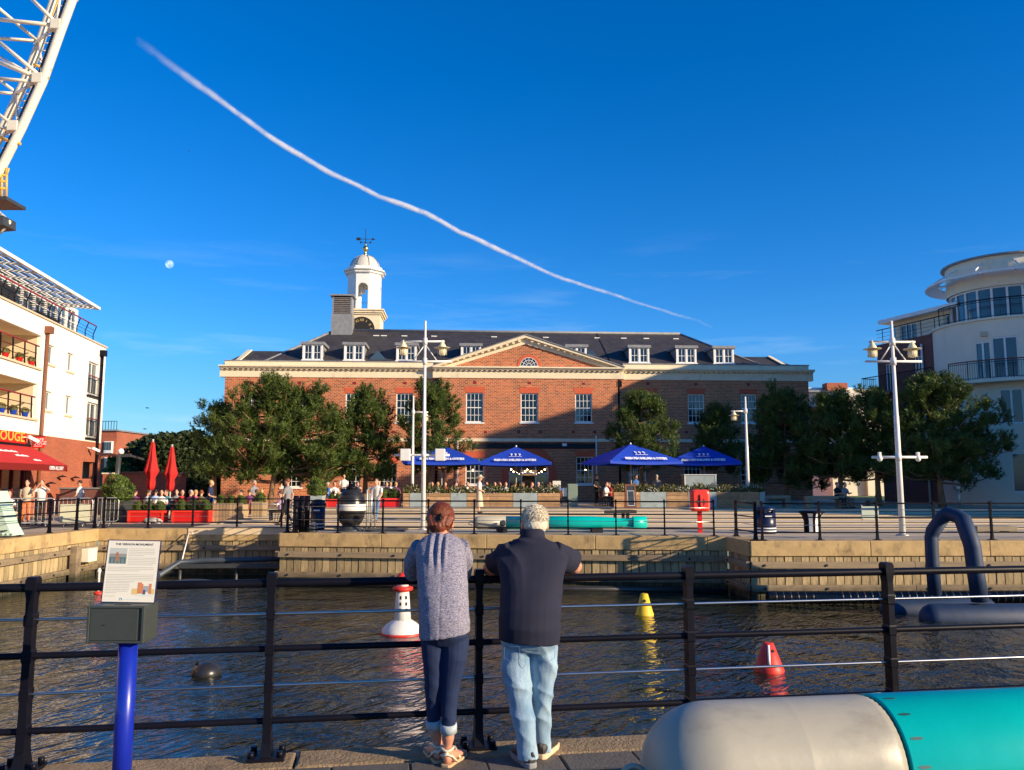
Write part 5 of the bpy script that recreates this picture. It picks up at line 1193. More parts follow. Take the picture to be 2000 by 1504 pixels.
# ================================================================ BLUE PARASOLS
def parasol():
    t = thing('parasol', 'blue parasol', 'parasol', (0,0,0), group='blue parasols of the fish restaurant')
    h0, h1, a = 2.42, 3.42, 2.12; n = 8
    d = MB(); cs = [(-a,-a),(a,-a),(a,a),(-a,a)]
    for k in range(4):
        p, q = Vector((*cs[k], 0)), Vector((*cs[(k+1)%4], 0))
        rows = []
        for i in range(n+1):
            f = i/n; rr = []
            for j in range(n+1):
                g = j/n; e = p.lerp(q, g)*(1-f); z = h0+(h1-h0)*(f**.92) - .09*math.sin(math.pi*g)*(1-f)*math.sin(math.pi*min(1,f+.25)); sag = 1-.05*math.sin(math.pi*g)*(1-f)
                rr.append((e.x*sag, e.y*sag, z))
            rows.append(rr)
        d.loft(rows, cap=False, closed=False)
        vr = [[(x,y,z) for x,y,z in rows[0]], [(x*1.003,y*1.003,z-.13) for x,y,z in rows[0]]]; d.loft(vr, cap=False, closed=False)
    d.build('canopy', M['blue_cloth'], t)
    d = MB(); d.tube([(0,0,0),(0,0,h1+.02)], .035, 10); d.build('pole', M['brown_pole'], t)
    d = MB(); d.lathe([(.05,-.02),(.05,.04),(.02,.09)], (0,0,h1), 10); d.build('finial', M['white_paint'], t)
    d = MB(); d.box(-.35,-.35,0,.35,.35,.07); d.build('base', M['black_matt'], t)
    for sx in (-1,1):
        for sy in (-1,1): d = MB(); d.tube([(0,0,h1-.12),(sx*(a-.03),sy*(a-.03),h0+.01)], .014, 5); d.build('rib', M['galv'], t)
    # print on the front slope
    sl = math.atan2(h1-h0, a); 
    def slope(y, dz=.04): f = 1-abs(y)/a; return h0+(h1-h0)*f+dz
    S = lambda y: Matrix.Translation((0, y, slope(y))) @ Matrix.Rotation(math.atan2(h1-h0, a), 4, 'X')
    text('FRESH FISH SHELLFISH & OYSTERS', .27, Matrix.Translation((0,-a*.955,h0+.15)) @ Matrix.Rotation(math.atan2(h1-h0,a)+R(10),4,'X'), M['white_print'], t, sx=.60, bold=.014, extrude=.004)
    lg = MB(S(-a*.60))
    for x in (-.24,0,.24):
        lg.prism([(x-.02,0),(x+.07,.0),(x+.02,.0)], 0,0) if False else None
        P = [(x-.07,.20),(x-.01,.26),(x+.06,.20),(x+.07,.10),(x+.03,0.0),(x+.01,-.10),(x-.02,0.0),(x-.0,.10),(x-.05,.12)]
        i = lg.av([(p[0],p[1],.012) for p in P]+[(p[0],p[1],.0) for p in P]); n_ = len(P); lg.af([i+k for k in range(n_)]); lg.af([i+n_+k for k in range(n_)][::-1])
        for k in range(n_): lg.af((i+k,i+n_+k,i+n_+(k+1)%n_,i+(k+1)%n_))
    lg.box(-.38,-.19,0,.38,-.16,.012); lg.build('fish_emblem', M['white_print'], t)
    return t
M['brown_pole'] = mat('parasol_pole', (.50,.47,.42), .5)
par = parasol()
labels = [('second blue parasol from the left, over the restaurant entrance', 1008, 50.0, -2), ('leftmost blue parasol, partly behind the tallest white mast', 863, 47.5, 5), ('third blue parasol with one dark side slope, beyond the chalkboard', 1232, 46.5, 16), ('rightmost blue parasol, half in shade beside the single-lantern mast', 1375, 49.5, -14)]
par['label'] = labels[0][0]; CH = tree_of(par)
for i, (lb, px, Y, rz) in enumerate(labels):
    o = par if i == 0 else copy_tree(par, (0,0,0), 0, lb, ch=CH)
    o.location = (at(px, 900, Y).x, Y, TZ); o.rotation_euler = (0,0,R(rz))
    o.scale = (1.0,)*3
# closed red parasols
def closed_parasol(label, px, Y, py0, py1):
    x = at(px, 900, Y).x; zt = zat(py0, Y); zb = zat(py1, Y); t = thing('closed_parasol', label, 'parasol', (x, Y, 0), group='closed red parasols')
    n = 22; prof = [(.0,.04),(.06,.08),(.22,.12),(.50,.23),(.60,.29),(.66,.25),(.74,.16),(.86,.18),(.94,.15),(1.0,.08)]
    d = MB(); rings = []
    for f, r in prof:
        rings.append([(x+r*(1+.28*math.cos(6*a+f*2))*math.cos(a)*1.0, Y+r*(1+.28*math.cos(6*a+f*2))*math.sin(a), zt+(zb-zt)*f) for a in np.linspace(0, 2*math.pi, n+1)[:-1]])
    d.loft(rings); d.build('folded_canopy', M['red_cloth'], t)
    d = MB(); d.tube([(x,Y,0),(x,Y,zt+.1)], .045, 8); d.build('pole', M['brown_pole'], t)
    d = MB(); d.box(x-.4,Y-.4,0,x+.4,Y+.4,.08); d.build('base', M['galv'], t)
closed_parasol('closed red parasol nearest the slanted grey post, bulging near its foot', 297, 38, 862, 958)
closed_parasol('closed red parasol in front of the round tree, right of its sunlit twin', 335, 40, 872, 960)

# ================================================================ PLANTERS
ball_me = leafball('foliage', '', '', None, .30, 3, M['box_leaf'], 2600, .042, hollow=.88)
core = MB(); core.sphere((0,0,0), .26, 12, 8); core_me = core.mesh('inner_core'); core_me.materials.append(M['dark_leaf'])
def ball(x, y, z, r, label, group=None):
    t = thing('box_bush', label, 'bush', (x, y, z), group=group)
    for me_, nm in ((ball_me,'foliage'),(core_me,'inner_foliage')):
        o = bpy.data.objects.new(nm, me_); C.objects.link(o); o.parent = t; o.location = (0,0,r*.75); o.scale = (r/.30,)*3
def red_planter(label, x0, x1, Y, z, py1, py0, balls=3, side=None, where=''):
    a = at(x0, py0, Y); c = at(x1, py1, Y); t = thing('red_planter', label, 'planter', ((a.x+c.x)/2, Y+.3, z)); zb = z; zt = max(c.z, z+.4)
    d = MB(); d.box(a.x, Y, zb, c.x, Y+.6, zt-.02); d.build('box', M['red_paint'], t, bevel=.01)
    d = MB(); d.box(a.x-.02,Y-.03,zt-.09,c.x+.02,Y+.63,zt); 
    for x in (a.x, c.x): d.box(x-.03, Y-.03, zb, x+.06 if x == a.x else x+.03, Y+.0, zt-.09)
    d.build('trim', M['red_plastic'], t)
    d = MB(); d.box(a.x+.05,Y+.05,zt,c.x-.05,Y+.55,zt+.012); d.build('soil', M['soil'], t)
    w_ = (c.x-a.x)/balls
    for k in range(balls): ball(a.x+w_*(k+.5), Y+.3, zt, w_*.46, 'clipped box bush %s in the %s' % (['on the left','in the middle','on the right'][k if balls == 3 else k*2], where), None)
    return t
red_planter('left red planter with three clipped bushes, below the closed red parasols', 250, 317, 34, 0, 997, 1021, 3, where='red planter below the closed parasols')
red_planter('wide bright red planter before the diners in pink', 336, 407, 34, 0, 996, 1020, 3, where='wide bright red planter')
red_planter('small red planter just left of the black mine', 638, 664, 43.6, TZ, 975, 990, 2, where='small red planter left of the mine')
red_planter('red planter behind the man in the white T-shirt', 735, 780, 43.4, TZ, 973, 992, 2, where='red planter right of the mine')
def sleeper_planter(label, x0, x1, Y, z, py1, balls, where, n=8):
    a = at(x0, 1000, Y); c = at(x1, py1, Y); t = thing('timber_planter', label, 'planter', ((a.x+c.x)/2, Y+.4, z)); w_ = (c.x-a.x)/n
    p = MB(); p.box(.006,0,0,w_-.006,.07,c.z-z); me = p.mesh('plank'); me.materials.append(M['sleeper'])
    for k in range(n): shared('plank', me, t, Matrix.Translation((a.x+k*w_, Y, z)))
    d = MB(); d.box(a.x+.01,Y+.08,z,c.x-.01,Y+.8,c.z-.04); d.build('box', M['sleeper'], t)
    for k in range(balls):
        w2 = (c.x-a.x)/balls; ball(a.x+w2*(k+.5), Y+.4, c.z-.05, min(.42, w2*.5), 'clipped box bush %s in the %s' % (['on the left','in the middle','on the right'][k], where), None)
sleeper_planter('long timber planter with three bushes right of the red planters', 415, 474, 34.5, 0, 983, 3, 'long timber planter', 9)
sleeper_planter('narrow timber planter with a single bush beside the brown chairs', 490, 513, 35.5, 0, 980, 1, 'narrow timber planter', 4)
# tall round bush on square tub left of mine, and yellow-green bush by the slanted post
def tub(label, px, Y, z, w_, h, r, m, gl):
    x = at(px, 960, Y).x; t = thing('planter_tub', label, 'planter', (x, Y, z)); d = MB(); d.loft([[(x-s,Y-s,zz),(x+s,Y-s,zz),(x+s,Y+s,zz),(x-s,Y+s,zz)] for s, zz in ((w_*.42,z),(w_*.5,z+h))], smooth=False); d.build('tub', m, t, bevel=.01)
    ball(x, Y, z+h, r, gl, None)
tub('low grey tub holding a bright round bush left of the mine', 618, 43, TZ, .8, .62, .50, M['zincplanter'], 'bright round bush on the grey tub left of the mine')
tub('dark square tub at the end of the crowd barriers', 230, 35.2, 0, 1.05, .85, .60, M['darkgrey'], 'yellow-green bush in the dark tub at the end of the barriers')
# long restaurant planters built of boards and blue-grey panels
def long_planter(label, x0, x1, Y, pyt, segs, z=TZ):
    a = at(x0, pyt, Y); c = at(x1, pyt, Y); t = thing('restaurant_planter', label, 'planter', ((a.x+c.x)/2, Y+.3, z)); zt = a.z
    d = MB(); d.box(a.x+.02,Y+.05,z,c.x-.02,Y+.62,zt-.03); d.build('box', M['woodplanter'], t)
    for (s0, s1, kind) in segs:
        A = at(s0, pyt, Y).x; B_ = at(s1, pyt, Y).x
        if kind == 'z': d = MB(); d.box(A+.01,Y-.0,z+.01,B_-.01,Y+.045,zt); d.build('painted_panel', M['zincplanter'], t)
        else:
            n = 4; h_ = (zt-z)/n
            for k in range(n): d = MB(); d.box(A+.01,Y-.0,z+.01+k*h_,B_-.01,Y+.045,z+(k+1)*h_-.006); d.build('board', M['woodplanter'], t)
    # greenery
    rng = np.random.default_rng(int(x0)); n = int((c.x-a.x)*420); P = np.stack([a.x+(c.x-a.x)*rng.random(n), Y+.05+.5*rng.random(n), zt+.00+.22*rng.random(n)**1.6*(1+.8*np.sin(rng.random(n)*6))], 1)-np.array(t.location)
    P[:,2] += .09*np.sin(P[:,0]*3.1)*np.sin(P[:,0]*1.3+1)
    aa = unit(rng.normal(size=(n,3))+np.array([0,0,1.2])); bb = unit(np.cross(aa, rng.normal(size=(n,3)))); s_ = .13*(.6+.8*rng.random((n,1)))
    V = np.stack([P-aa*s_*.5, P+bb*s_*.25, P+aa*s_, P-bb*s_*.25], 1).reshape(-1,3); me = np_mesh('greenery', V, np.arange(len(V)).reshape(-1,4), [M['herb']]); o = bpy.data.objects.new('greenery', me); C.objects.link(o); o.parent = t; stuff(o)
    n = int((c.x-a.x)*22); cl = rng.random(max(3, n//10)); P = np.stack([a.x+(c.x-a.x)*(cl[rng.integers(0,len(cl),n)]+.03*rng.normal(size=n)).clip(0,1), Y-.05+.15*rng.random(n), zt-.08+.34*rng.random(n)], 1)-np.array(t.location)
    aa = unit(rng.normal(size=(n,3))); bb = unit(np.cross(aa, rng.normal(size=(n,3)))); V = np.stack([P-aa*.03, P+bb*.03, P+aa*.03, P-bb*.03], 1).reshape(-1,3); me = np_mesh('flowers', V, np.arange(len(V)).reshape(-1,4), [M['flower']]); o = bpy.data.objects.new('flowers', me); C.objects.link(o); o.parent = t; stuff(o)
long_planter('long low planter of boards and grey-blue panels along the sunlit restaurant terrace', 787, 1094, 43.2, 963, ((787,800,'w'),(800,833,'z'),(833,880,'w'),(880,912,'z'),(912,957,'w'),(957,1002,'w'),(1002,1050,'z'),(1050,1094,'w')))
long_planter('long shaded planter of grey panels and boards right of the chalkboard', 1199, 1494, 43.2, 961, ((1199,1226,'w'),(1226,1250,'w'),(1250,1301,'z'),(1301,1344,'w'),(1344,1400,'z'),(1400,1443,'w'),(1443,1484,'w'),(1484,1494,'z')))

# ================================================================ QUAYSIDE THINGS
# --- black mine with a white band
g0 = gp(690, 1031); Y = 28.6; x = at(686, 990, Y).x; rad = at(714,990,Y).x - x
zc_ = zat(988, Y); zt_m = zat(954, Y); zb_m = zat(1030, Y)
t = thing('sea_mine', 'large black sea mine with a white band round its middle', 'mine', (x, Y, 0))
hh = (zt_m - zb_m)/2; zc_ = (zt_m+zb_m)/2
d = MB(); pr = []
for k in range(25):
    a = -math.pi/2 + math.pi*k/24; z = hh*math.sin(a); r = rad*math.cos(a)**.75 if abs(math.cos(a)) > 1e-4 else .02
    pr.append((max(r,.02), z))
d.lathe(pr, (x,Y,zc_), 32); d.build('body', M['rubber'], t)
d = MB(); d.lathe([(rad*1.0,-.16),(rad*1.012,-.15),(rad*1.012,.05),(rad*1.0,.06)], (x,Y,zc_+.07), 32, cap=False); d.build('white_band', M['buoy_white'], t)
for dz in (.33,.47,-.3): 
    rr = rad*math.cos(math.asin(min(.95,dz/hh)))**.75; d = MB(); d.lathe([(rr*1.0,-.015),(rr*1.02,0),(rr*1.0,.015)], (x,Y,zc_+dz), 32, cap=False); d.build('seam_ring', M['black'], t)
d = MB(); d.lathe([(.20,-.04),(.20,.05),(.12,.09),(.10,.16)], (x,Y,zt_m), 14); d.tube([(x-.08,Y,zt_m+.1),(x-.05,Y,zt_m+.28),(x+.05,Y,zt_m+.28),(x+.08,Y,zt_m+.1)], .025, 6); d.build('lifting_eye', M['black'], t)
for a in (.9, -2.2): d = MB(); d.tube([(x+rad*.7*math.sin(a),Y-rad*.8*math.cos(a)*0-rad*.75,zc_-.32),(x+rad*.72*math.sin(a),Y-rad*.85,zc_-.34)], .09, 12); d.build('plug', M['black'], t)
d = MB(); d.lathe([(.45,0),(.45,.05),(.30,.10),(.30,max(.12,zb_m+.1))], (x,Y,0), 20); d.build('stand', M['darkgrey'], t)
d = MB(); d.box(x+.5,Y-.5,0,x+1.9,Y+.5,.06); d.build('plinth', M['darkgrey'], t)
# --- coiled black chain / bollard post cluster at the corner
Yb = 27.9; xb = at(587,1000,Yb).x
t = thing('rope_bollard', 'cluster of thick black posts wrapped in chain at the quay corner', 'bollard', (xb, Yb, 0))
d = MB(); 
for i, dx in enumerate((-.16,.03,.2)): d.tube([(xb+dx,Yb+.05*i,0),(xb+dx,Yb+.05*i,zat(968,Yb))], .09, 10)
d.build('posts', M['black'], t)
d = MB(); rnd = random.Random(4)
for k in range(11): z = .12+k*.115; d.lathe([(.030,-.02),(.045,0),(.030,.02)], (xb-.26,Yb-.08,z), 8)
d.build('chain', M['galv'], t)
d = MB()
for k in range(5): z0_ = .05+.0*k; d.tube([(xb+.42+.18*math.cos(a)*(1-.1*k), Yb-.05+.14*math.sin(a), .05+.09*k) for a in np.linspace(0,6.2,12)], .022, 5)
d.build('coiled_rope', M['darkgrey'], t)
# --- bins
def litter_bin(label, px, Y, py_top, w_, m, domed=True, stripes=True, text_=False):
    x = at(px, 1000, Y).x; zt = zat(py_top, Y); r = w_/2; t = thing('litter_bin', label, 'bin', (x, Y, 0)); n = 20
    d = MB(); d.lathe([(r*.96,0),(r*.96,.05),(r,.06),(r,zt*.74)], (x,Y,0), n); d.build('body', m, t)
    d = MB()
    for k in range(6): a = k*math.pi/3+.26; d.box(x+r*.93*math.cos(a)-.04,Y+r*.93*math.sin(a)-.04,zt*.74,x+r*.93*math.cos(a)+.04,Y+r*.93*math.sin(a)+.04,zt*.86)
    d.lathe([(r*1.0,zt*.85),(r*1.03,zt*.87),(r*.9,zt*.94),(r*.5,zt*.99),(.03,zt)], (x,Y,0), n); d.lathe([(r*.80,zt*.74),(r*.80,zt*.86)], (x,Y,0), n); d.build('domed_lid', m, t)
    if stripes:
        for z in (.10,.20): d = MB(); d.lathe([(r*1.003,z*zt-.02),(r*1.012,z*zt-.018),(r*1.012,z*zt+.018),(r*1.003,z*zt+.02)], (x,Y,0), n, cap=False); d.build('white_stripe', M['white_print'], t)
        d = MB(); d.box(x-.10,Y-r*1.03,zt*.62,x+.12,Y-r*.97,zt*.66); d.build('white_label', M['white_print'], t)
litter_bin('dark blue litter bin between the chain posts and the mine', 621, 29.3, 975, .50, M['bluebin'])
litter_bin('dark blue domed litter bin right of the life ring housing', 1494, 27.2, 988, .66, M['bluebin'])
x = at(1585, 1010, 27.8).x; Y = 27.8; t = thing('recycling_bin', 'flared black and white bin right of the dark blue domed bin', 'bin', (x, Y, 0)); zt = zat(1000, Y)
def ell(s, z, sy=.8): return [(x+s*math.cos(a), Y+s*sy*math.sin(a), z) for a in np.linspace(0,2*math.pi,17)[:-1]]
d = MB(); d.loft([ell(.26,0), ell(.26,zt*.55), ell(.33,zt*.86), ell(.42,zt*.97)]); d.build('body', M['black'], t)
d = MB(); d.loft([ell(.44,zt*.97), ell(.44,zt*1.02), ell(.38,zt*1.06)]); d.build('lid', M['black'], t)
for k, a in enumerate((-1.95,-1.2,-.35)):
    d = MB(); 
    P = [(s, z) for s, z in ((.265,.03),(.265,zt*.55),(.335,zt*.86),(.40,zt*.94))]
    d.loft([[(x+(s+.006)*math.cos(a-.22), Y+(s+.006)*.8*math.sin(a-.22), z),(x+(s+.006)*math.cos(a+.22), Y+(s+.006)*.8*math.sin(a+.22), z)] for s, z in P], cap=False, closed=False); d.build('white_panel', M['white_paint'], t)
# --- life ring housing
Y = 27.6; x = at(1366, 985, Y).x; w_ = at(1385,985,Y).x - x; z0 = zat(999,Y); z1 = zat(956,Y)
t = thing('life_ring_station', 'bright red life ring housing on a red post', 'life ring station', (x, Y, 0))
d = MB(); d.box(x-.07,Y-.04,0,x+.07,Y+.04,z0+.1); d.build('post', M['red_paint'], t)
d = MB(); 
def rr_(s, sz, y): 
    pts = []; cx_, cz_ = x, (z0+z1)/2; hw, hz = w_*s, (z1-z0)/2*sz; c = .10*s
    for (sx, sz_) in ((1,1),(-1,1),(-1,-1),(1,-1)):
        for a in (0, 45, 90) if (sx*sz_ > 0) else (90, 45, 0):
            pts.append((cx_+sx*(hw-c+c*math.cos(R(a))), y, cz_+sz_*(hz-c+c*math.sin(R(a)))))
    return pts
d.loft([rr_(1,1,Y+.02), rr_(1,1,Y-.12), rr_(.88,.93,Y-.22), rr_(.72,.80,Y-.25)], smooth=False); d.build('housing', M['red_plastic'], t, bevel=.012)
d = MB(); zc_ = (z0+z1)/2; 
d.loft([[(x+rr*math.cos(a),Y-.252-o,zc_-.05+rr*1.05*math.sin(a)) for a in np.linspace(0,2*math.pi,25)[:-1]] for rr, o in ((.13,0),(.13,.008))]); d.build('recess', M['red_dark'], t)
d = MB(); d.box(x-.035,Y-.29,zc_-.22,x+.035,Y-.262,zc_+.20); d.build('handle', M['red_plastic'], t, bevel=.008)
for sx in (-1,1): d = MB(); d.box(x+sx*.13-.05,Y-.20,z1-.10,x+sx*.13+.05,Y-.185+.02,z1-.07); d.build('hinge', M['red_dark'], t)
# --- chalkboard, cabinet, white counter, menu stand
Y = 41.6; A = at(1223,985,Y); B_ = at(1241,946,Y); x0, x1 = A.x, B_.x+.05; z0, z1 = TZ, B_.z
t = thing('chalkboard', 'wooden A-frame chalkboard before the shaded planter', 'sign', ((x0+x1)/2, Y, TZ))
lean = .35
for s_, nm in ((1,'front_board'),(-1,'rear_board')):
    yb_ = Y + (0 if s_ == 1 else .75); yt = Y + .36
    P = lambda u, f: (u, yb_+(yt-yb_)*f, z0+(z1-z0)*f)
    d = MB()
    for u in (x0, x1-.07): d.beam(P(u+.035,0), P(u+.035,1), .07, .04, (0,-1,0))
    for f in (.06,.97): d.beam(P(x0,f), P(x1,f), .04, .09, (0,0,1))
    fr_ = d.build(nm, M['brown_frame'], t)
    d = MB(); d.poly([P(x0+.05,.08),P(x1-.05,.08),P(x1-.05,.94),P(x0+.05,.94)]); d.build('panel', M['chalk'], fr_)
    if s_ == 1:
        d = MB(); q = lambda u, f: (u, yb_+(yt-yb_)*f-.012, z0+(z1-z0)*f)
        for (f0,f1) in ((.12,.135),(.72,.735)): d.poly([q(x0+.09,f0),q(x1-.09,f0),q(x1-.09,f1),q(x0+.09,f1)])
        for u in (x0+.09, x1-.105): d.poly([q(u,.12),q(u+.015,.12),q(u+.015,.735),q(u,.735)])
        d.build('chalk_border', M['white_print'], fr_)
Y = 44.5; A = at(1109,986,Y); B_ = at(1128,945,Y); t = thing('utility_cabinet', 'tall sage-green utility cabinet at the end of the sunlit planter', 'cabinet', ((A.x+B_.x)/2, Y, TZ))
d = MB(); d.box(A.x,Y,TZ,B_.x,Y+.45,B_.z); d.build('body', M['cabinet'], t, bevel=.015); d = MB(); d.box(A.x+.03,Y-.02,TZ+.08,B_.x-.03,Y-.0,B_.z-.05); d.build('door', M['cabinet'], t); d = MB(); d.box(A.x-.25,Y+.1,TZ+.55,A.x-.02,Y+.3,TZ+1.0); d.build('side_box', M['galv'], t)
Y = 46.3; A = at(1338,955,Y); B_ = at(1398,928,Y); t = thing('outdoor_counter', 'pale blue-grey counter under the rightmost blue parasol', 'counter', ((A.x+B_.x)/2, Y, TZ))
d = MB(); d.box(A.x,Y,TZ,B_.x,Y+.9,B_.z); d.build('front_panel', M['zinc_l'] if 'zinc_l' in M else M['zincplanter'], t); d = MB(); d.box(A.x-.05,Y-.05,B_.z,B_.x+.05,Y+.95,B_.z+.04); d.box(A.x-.02,Y-.02,TZ,A.x+.03,Y,B_.z); d.box(B_.x-.03,Y-.02,TZ,B_.x+.02,Y,B_.z); d.build('frame', M['white_paint'], t); d = MB(); d.box(at(1329,0,Y).x,Y+.1,TZ,A.x-.02,Y+.8,B_.z-.05); d.build('wooden_side', M['woodplanter'], t)
Y = 43.9; x = at(1087,945,Y).x; t = thing('menu_stand', 'slim menu stand with a white sheet at the right end of the sunlit planter', 'sign', (x, Y, TZ)); d = MB(); d.tube([(x,Y,TZ),(x,Y,zat(950,Y))], .03, 8); d.build('pole', M['black'], t); d = MB(); zz = zat(946,Y); d.box(x-.20,Y-.03,zz-.16,x+.22,Y+.02,zz+.18, Matrix.Identity(4)); d.build('sheet', M['paper'], t)
# --- plaque on the right-hand railing
Y = 24.45; A = at(1681,1014,Y); B_ = at(1713,989,Y); t = thing('plaque', 'pale green plaque hung on the right-hand railing', 'sign', ((A.x+B_.x)/2, Y, A.z)); d = MB(); d.box(A.x,Y-.09,A.z,B_.x,Y-.06,B_.z); d.build('panel', mat('pale_plaque', (.55,.62,.50), .5, .03), t, bevel=.005)
d = MB(); 
for u in (A.x+.03,B_.x-.03): d.box(u-.015,Y-.055,A.z-.06,u+.015,Y-.03,B_.z+.04)
d.build('bracket', M['galv'], t)
# --- concrete benches
def bench(label, x0, x1, Y, py_t, z, dark=False):
    a = at(x0,980,Y).x; c = at(x1,980,Y).x; zt = zat(py_t, Y); t = thing('stone_bench', label, 'bench', ((a+c)/2, Y, z)); d = MB(); d.box(a,Y,zt-.16,c,Y+.6,zt); d.build('seat', M['coping_b'], t, bevel=.02)
    for u0, u1 in ((a,a+.28),(c-.28,c)): d = MB(); d.box(u0,Y+.02,z,u1,Y+.58,zt-.16); d.build('leg', M['coping_b'], t)
M['coping_b'] = mat('bench_stone', (.27,.22,.15), .9, .12, 4, .2, 30)
bench('pale stone bench end beside the seated pair, left of the tall right-hand mast', 1652, 1711, 42.0, 972, TZ)
bench('stone bench on which the two people sit', 1578, 1651, 42.0, 969, TZ)
bench('shaded stone bench behind the right end of the long planter', 1490, 1545, 43.6, 968, TZ)
bench('low dark stone bench on the far right quay', 1905, 1985, 27.5, 1028, 0)
x = at(1865,970,43.6).x; t = thing('bollard_light', 'slim white bollard light right of the sunlit pine trunk', 'bollard', (x, 43.2, TZ)); d = MB(); d.tube([(x,43.2,TZ),(x,43.2,zat(955,43.2))], .06, 10); d.build('post', M['galv'], t); d = MB(); d.tube([(x,43.2,zat(955,43.2)),(x,43.2,zat(950,43.2))], .10, 10); d.build('head', M['white_paint'], t)
# --- distant torpedo (teal) on the quay
def torpedo_distant():
    Y0 = 27.9; A = at(924, 1021, Y0); B_ = at(1262, 1020, Y0); r = .5*(zat(1008,Y0)-zat(1034,Y0)); zc_ = (zat(1008,Y0)+zat(1034,Y0))/2
    t = thing('torpedo', 'far teal torpedo with a grey nose lying on cradles across the basin', 'torpedo', ((A.x+B_.x)/2, Y0, 0)); L_ = B_.x-A.x; n = 28
    def ring(x, rr): return [(x, Y0+rr*math.cos(a), zc_+rr*math.sin(a)) for a in np.linspace(0,2*math.pi,n+1)[:-1]]
    xs = A.x; split = at(988,1020,Y0).x
    d = MB(); d.loft([ring(xs+r*.9*(1-math.cos(a)), max(.02,r*math.sin(a))) for a in np.linspace(.02, math.pi/2, 9)] + [ring(split, r)]); d.build('nose', M['torp_grey'], t)
    d = MB(); xt = at(1200,1020,Y0).x; d.loft([ring(split, r),ring(at(1150,1020,Y0).x, r),ring(xt, r*.78),ring(at(1232,1020,Y0).x, r*.5),ring(at(1256,1020,Y0).x, r*.22)]); d.build('body', M['torp_teal'], t)
    d = MB(); x2, x3 = at(1236,1020,Y0).x, B_.x; d.loft([ring(x2,r*.98),ring(x3,r*.98),ring(x3,r*.90),ring(x2,r*.90),ring(x2,r*.98)], cap=False); d.build('tail_ring', M['torp_teal'], t)
    for k in range(4):
        a = R(45+90*k); d = MB(); c_, s_ = math.cos(a), math.sin(a); x1 = at(1205,1020,Y0).x
        d.loft([[(x1,Y0+c_*r*.6,zc_+s_*r*.6),(x2+.15,Y0+c_*r*.97,zc_+s_*r*.97),(x3-.05,Y0+c_*r*.97,zc_+s_*r*.97),(x2+.1,Y0+c_*r*.3,zc_+s_*r*.3)],[(x1,Y0+c_*r*.6-s_*.03,zc_+s_*r*.6+c_*.03),(x2+.15,Y0+c_*r*.97-s_*.03,zc_+s_*r*.97+c_*.03),(x3-.05,Y0+c_*r*.97-s_*.03,zc_+s_*r*.97+c_*.03),(x2+.1,Y0+c_*r*.3-s_*.03,zc_+s_*r*.3+c_*.03)]], smooth=False); d.build('fin', M['torp_teal'], t)
    for px in (980, 1165):
        u = at(px,1030,Y0).x; d = MB(); d.box(u-.18,Y0-.32,0,u+.18,Y0+.32,zc_-r*.75); d.build('cradle', M['black_matt'], t)
    d = MB(); u = at(930,1022,Y0).x; d.tube([(A.x+.05,Y0,zc_),(A.x-.12,Y0,zc_+.06),(A.x-.15,Y0,zc_-.04),(A.x-.02,Y0,zc_-.08)], .02, 6); d.build('eye', M['galv'], t)
    d = MB(); d.lathe([(.06,0),(.10,.0),(.10,.012),(.06,.012)], (0,0,0), 16); me = d.mesh('hatch'); me.materials.append(M['darkgrey']); shared('hatch', me, t, Matrix.Translation((at(983,1022,Y0).x, Y0-r*1.0+.005, zc_)) @ Matrix.Rotation(R(90),4,'X'))
torpedo_distant()
Y = 33.0; t = thing('metal_bench', 'low dark bench sculpture behind the far torpedo tail', 'bench', (at(1210,1000,Y).x, Y, 0)); A = at(1180,1003,Y); B_ = at(1240,996,Y); zt = B_.z-.02; d = MB(); d.vprism([(A.x,Y),(A.x+1.2,Y+1.0),(B_.x-.1,Y+1.2),(B_.x+.1,Y+.2)], zt-.12, zt); d.build('seat', M['black_matt'], t)
for u, v in ((A.x+.4,Y+.2),(B_.x-.3,Y+.3),(A.x+.8,Y+.8)): d = MB(); d.box(u,v,.1,u+.12,v+.12,zt-.12); d.build('leg', M['black_matt'], t)
# --- flat metal info frames by the mine
Y = 29.2; A = at(716,1020,Y); t = thing('display_frame', 'pair of slim steel frames standing right of the mine', 'stand', (A.x, Y, 0)); zt = zat(952,Y)
d = MB()
for u in (0,.16): d.tube([(A.x+u,Y,.0),(A.x+u,Y,zt-.1),(A.x+u+.04,Y+.25,zt),(A.x+u+.05,Y+.5,zt-.1),(A.x+u+.05,Y+.5,0)], .028, 8)
d.build('frame', M['galv'], t); d = MB(); d.box(A.x+.02,Y+.02,.25,A.x+.05,Y+.48,zt-.2); d.build('panel', M['galv'], t)
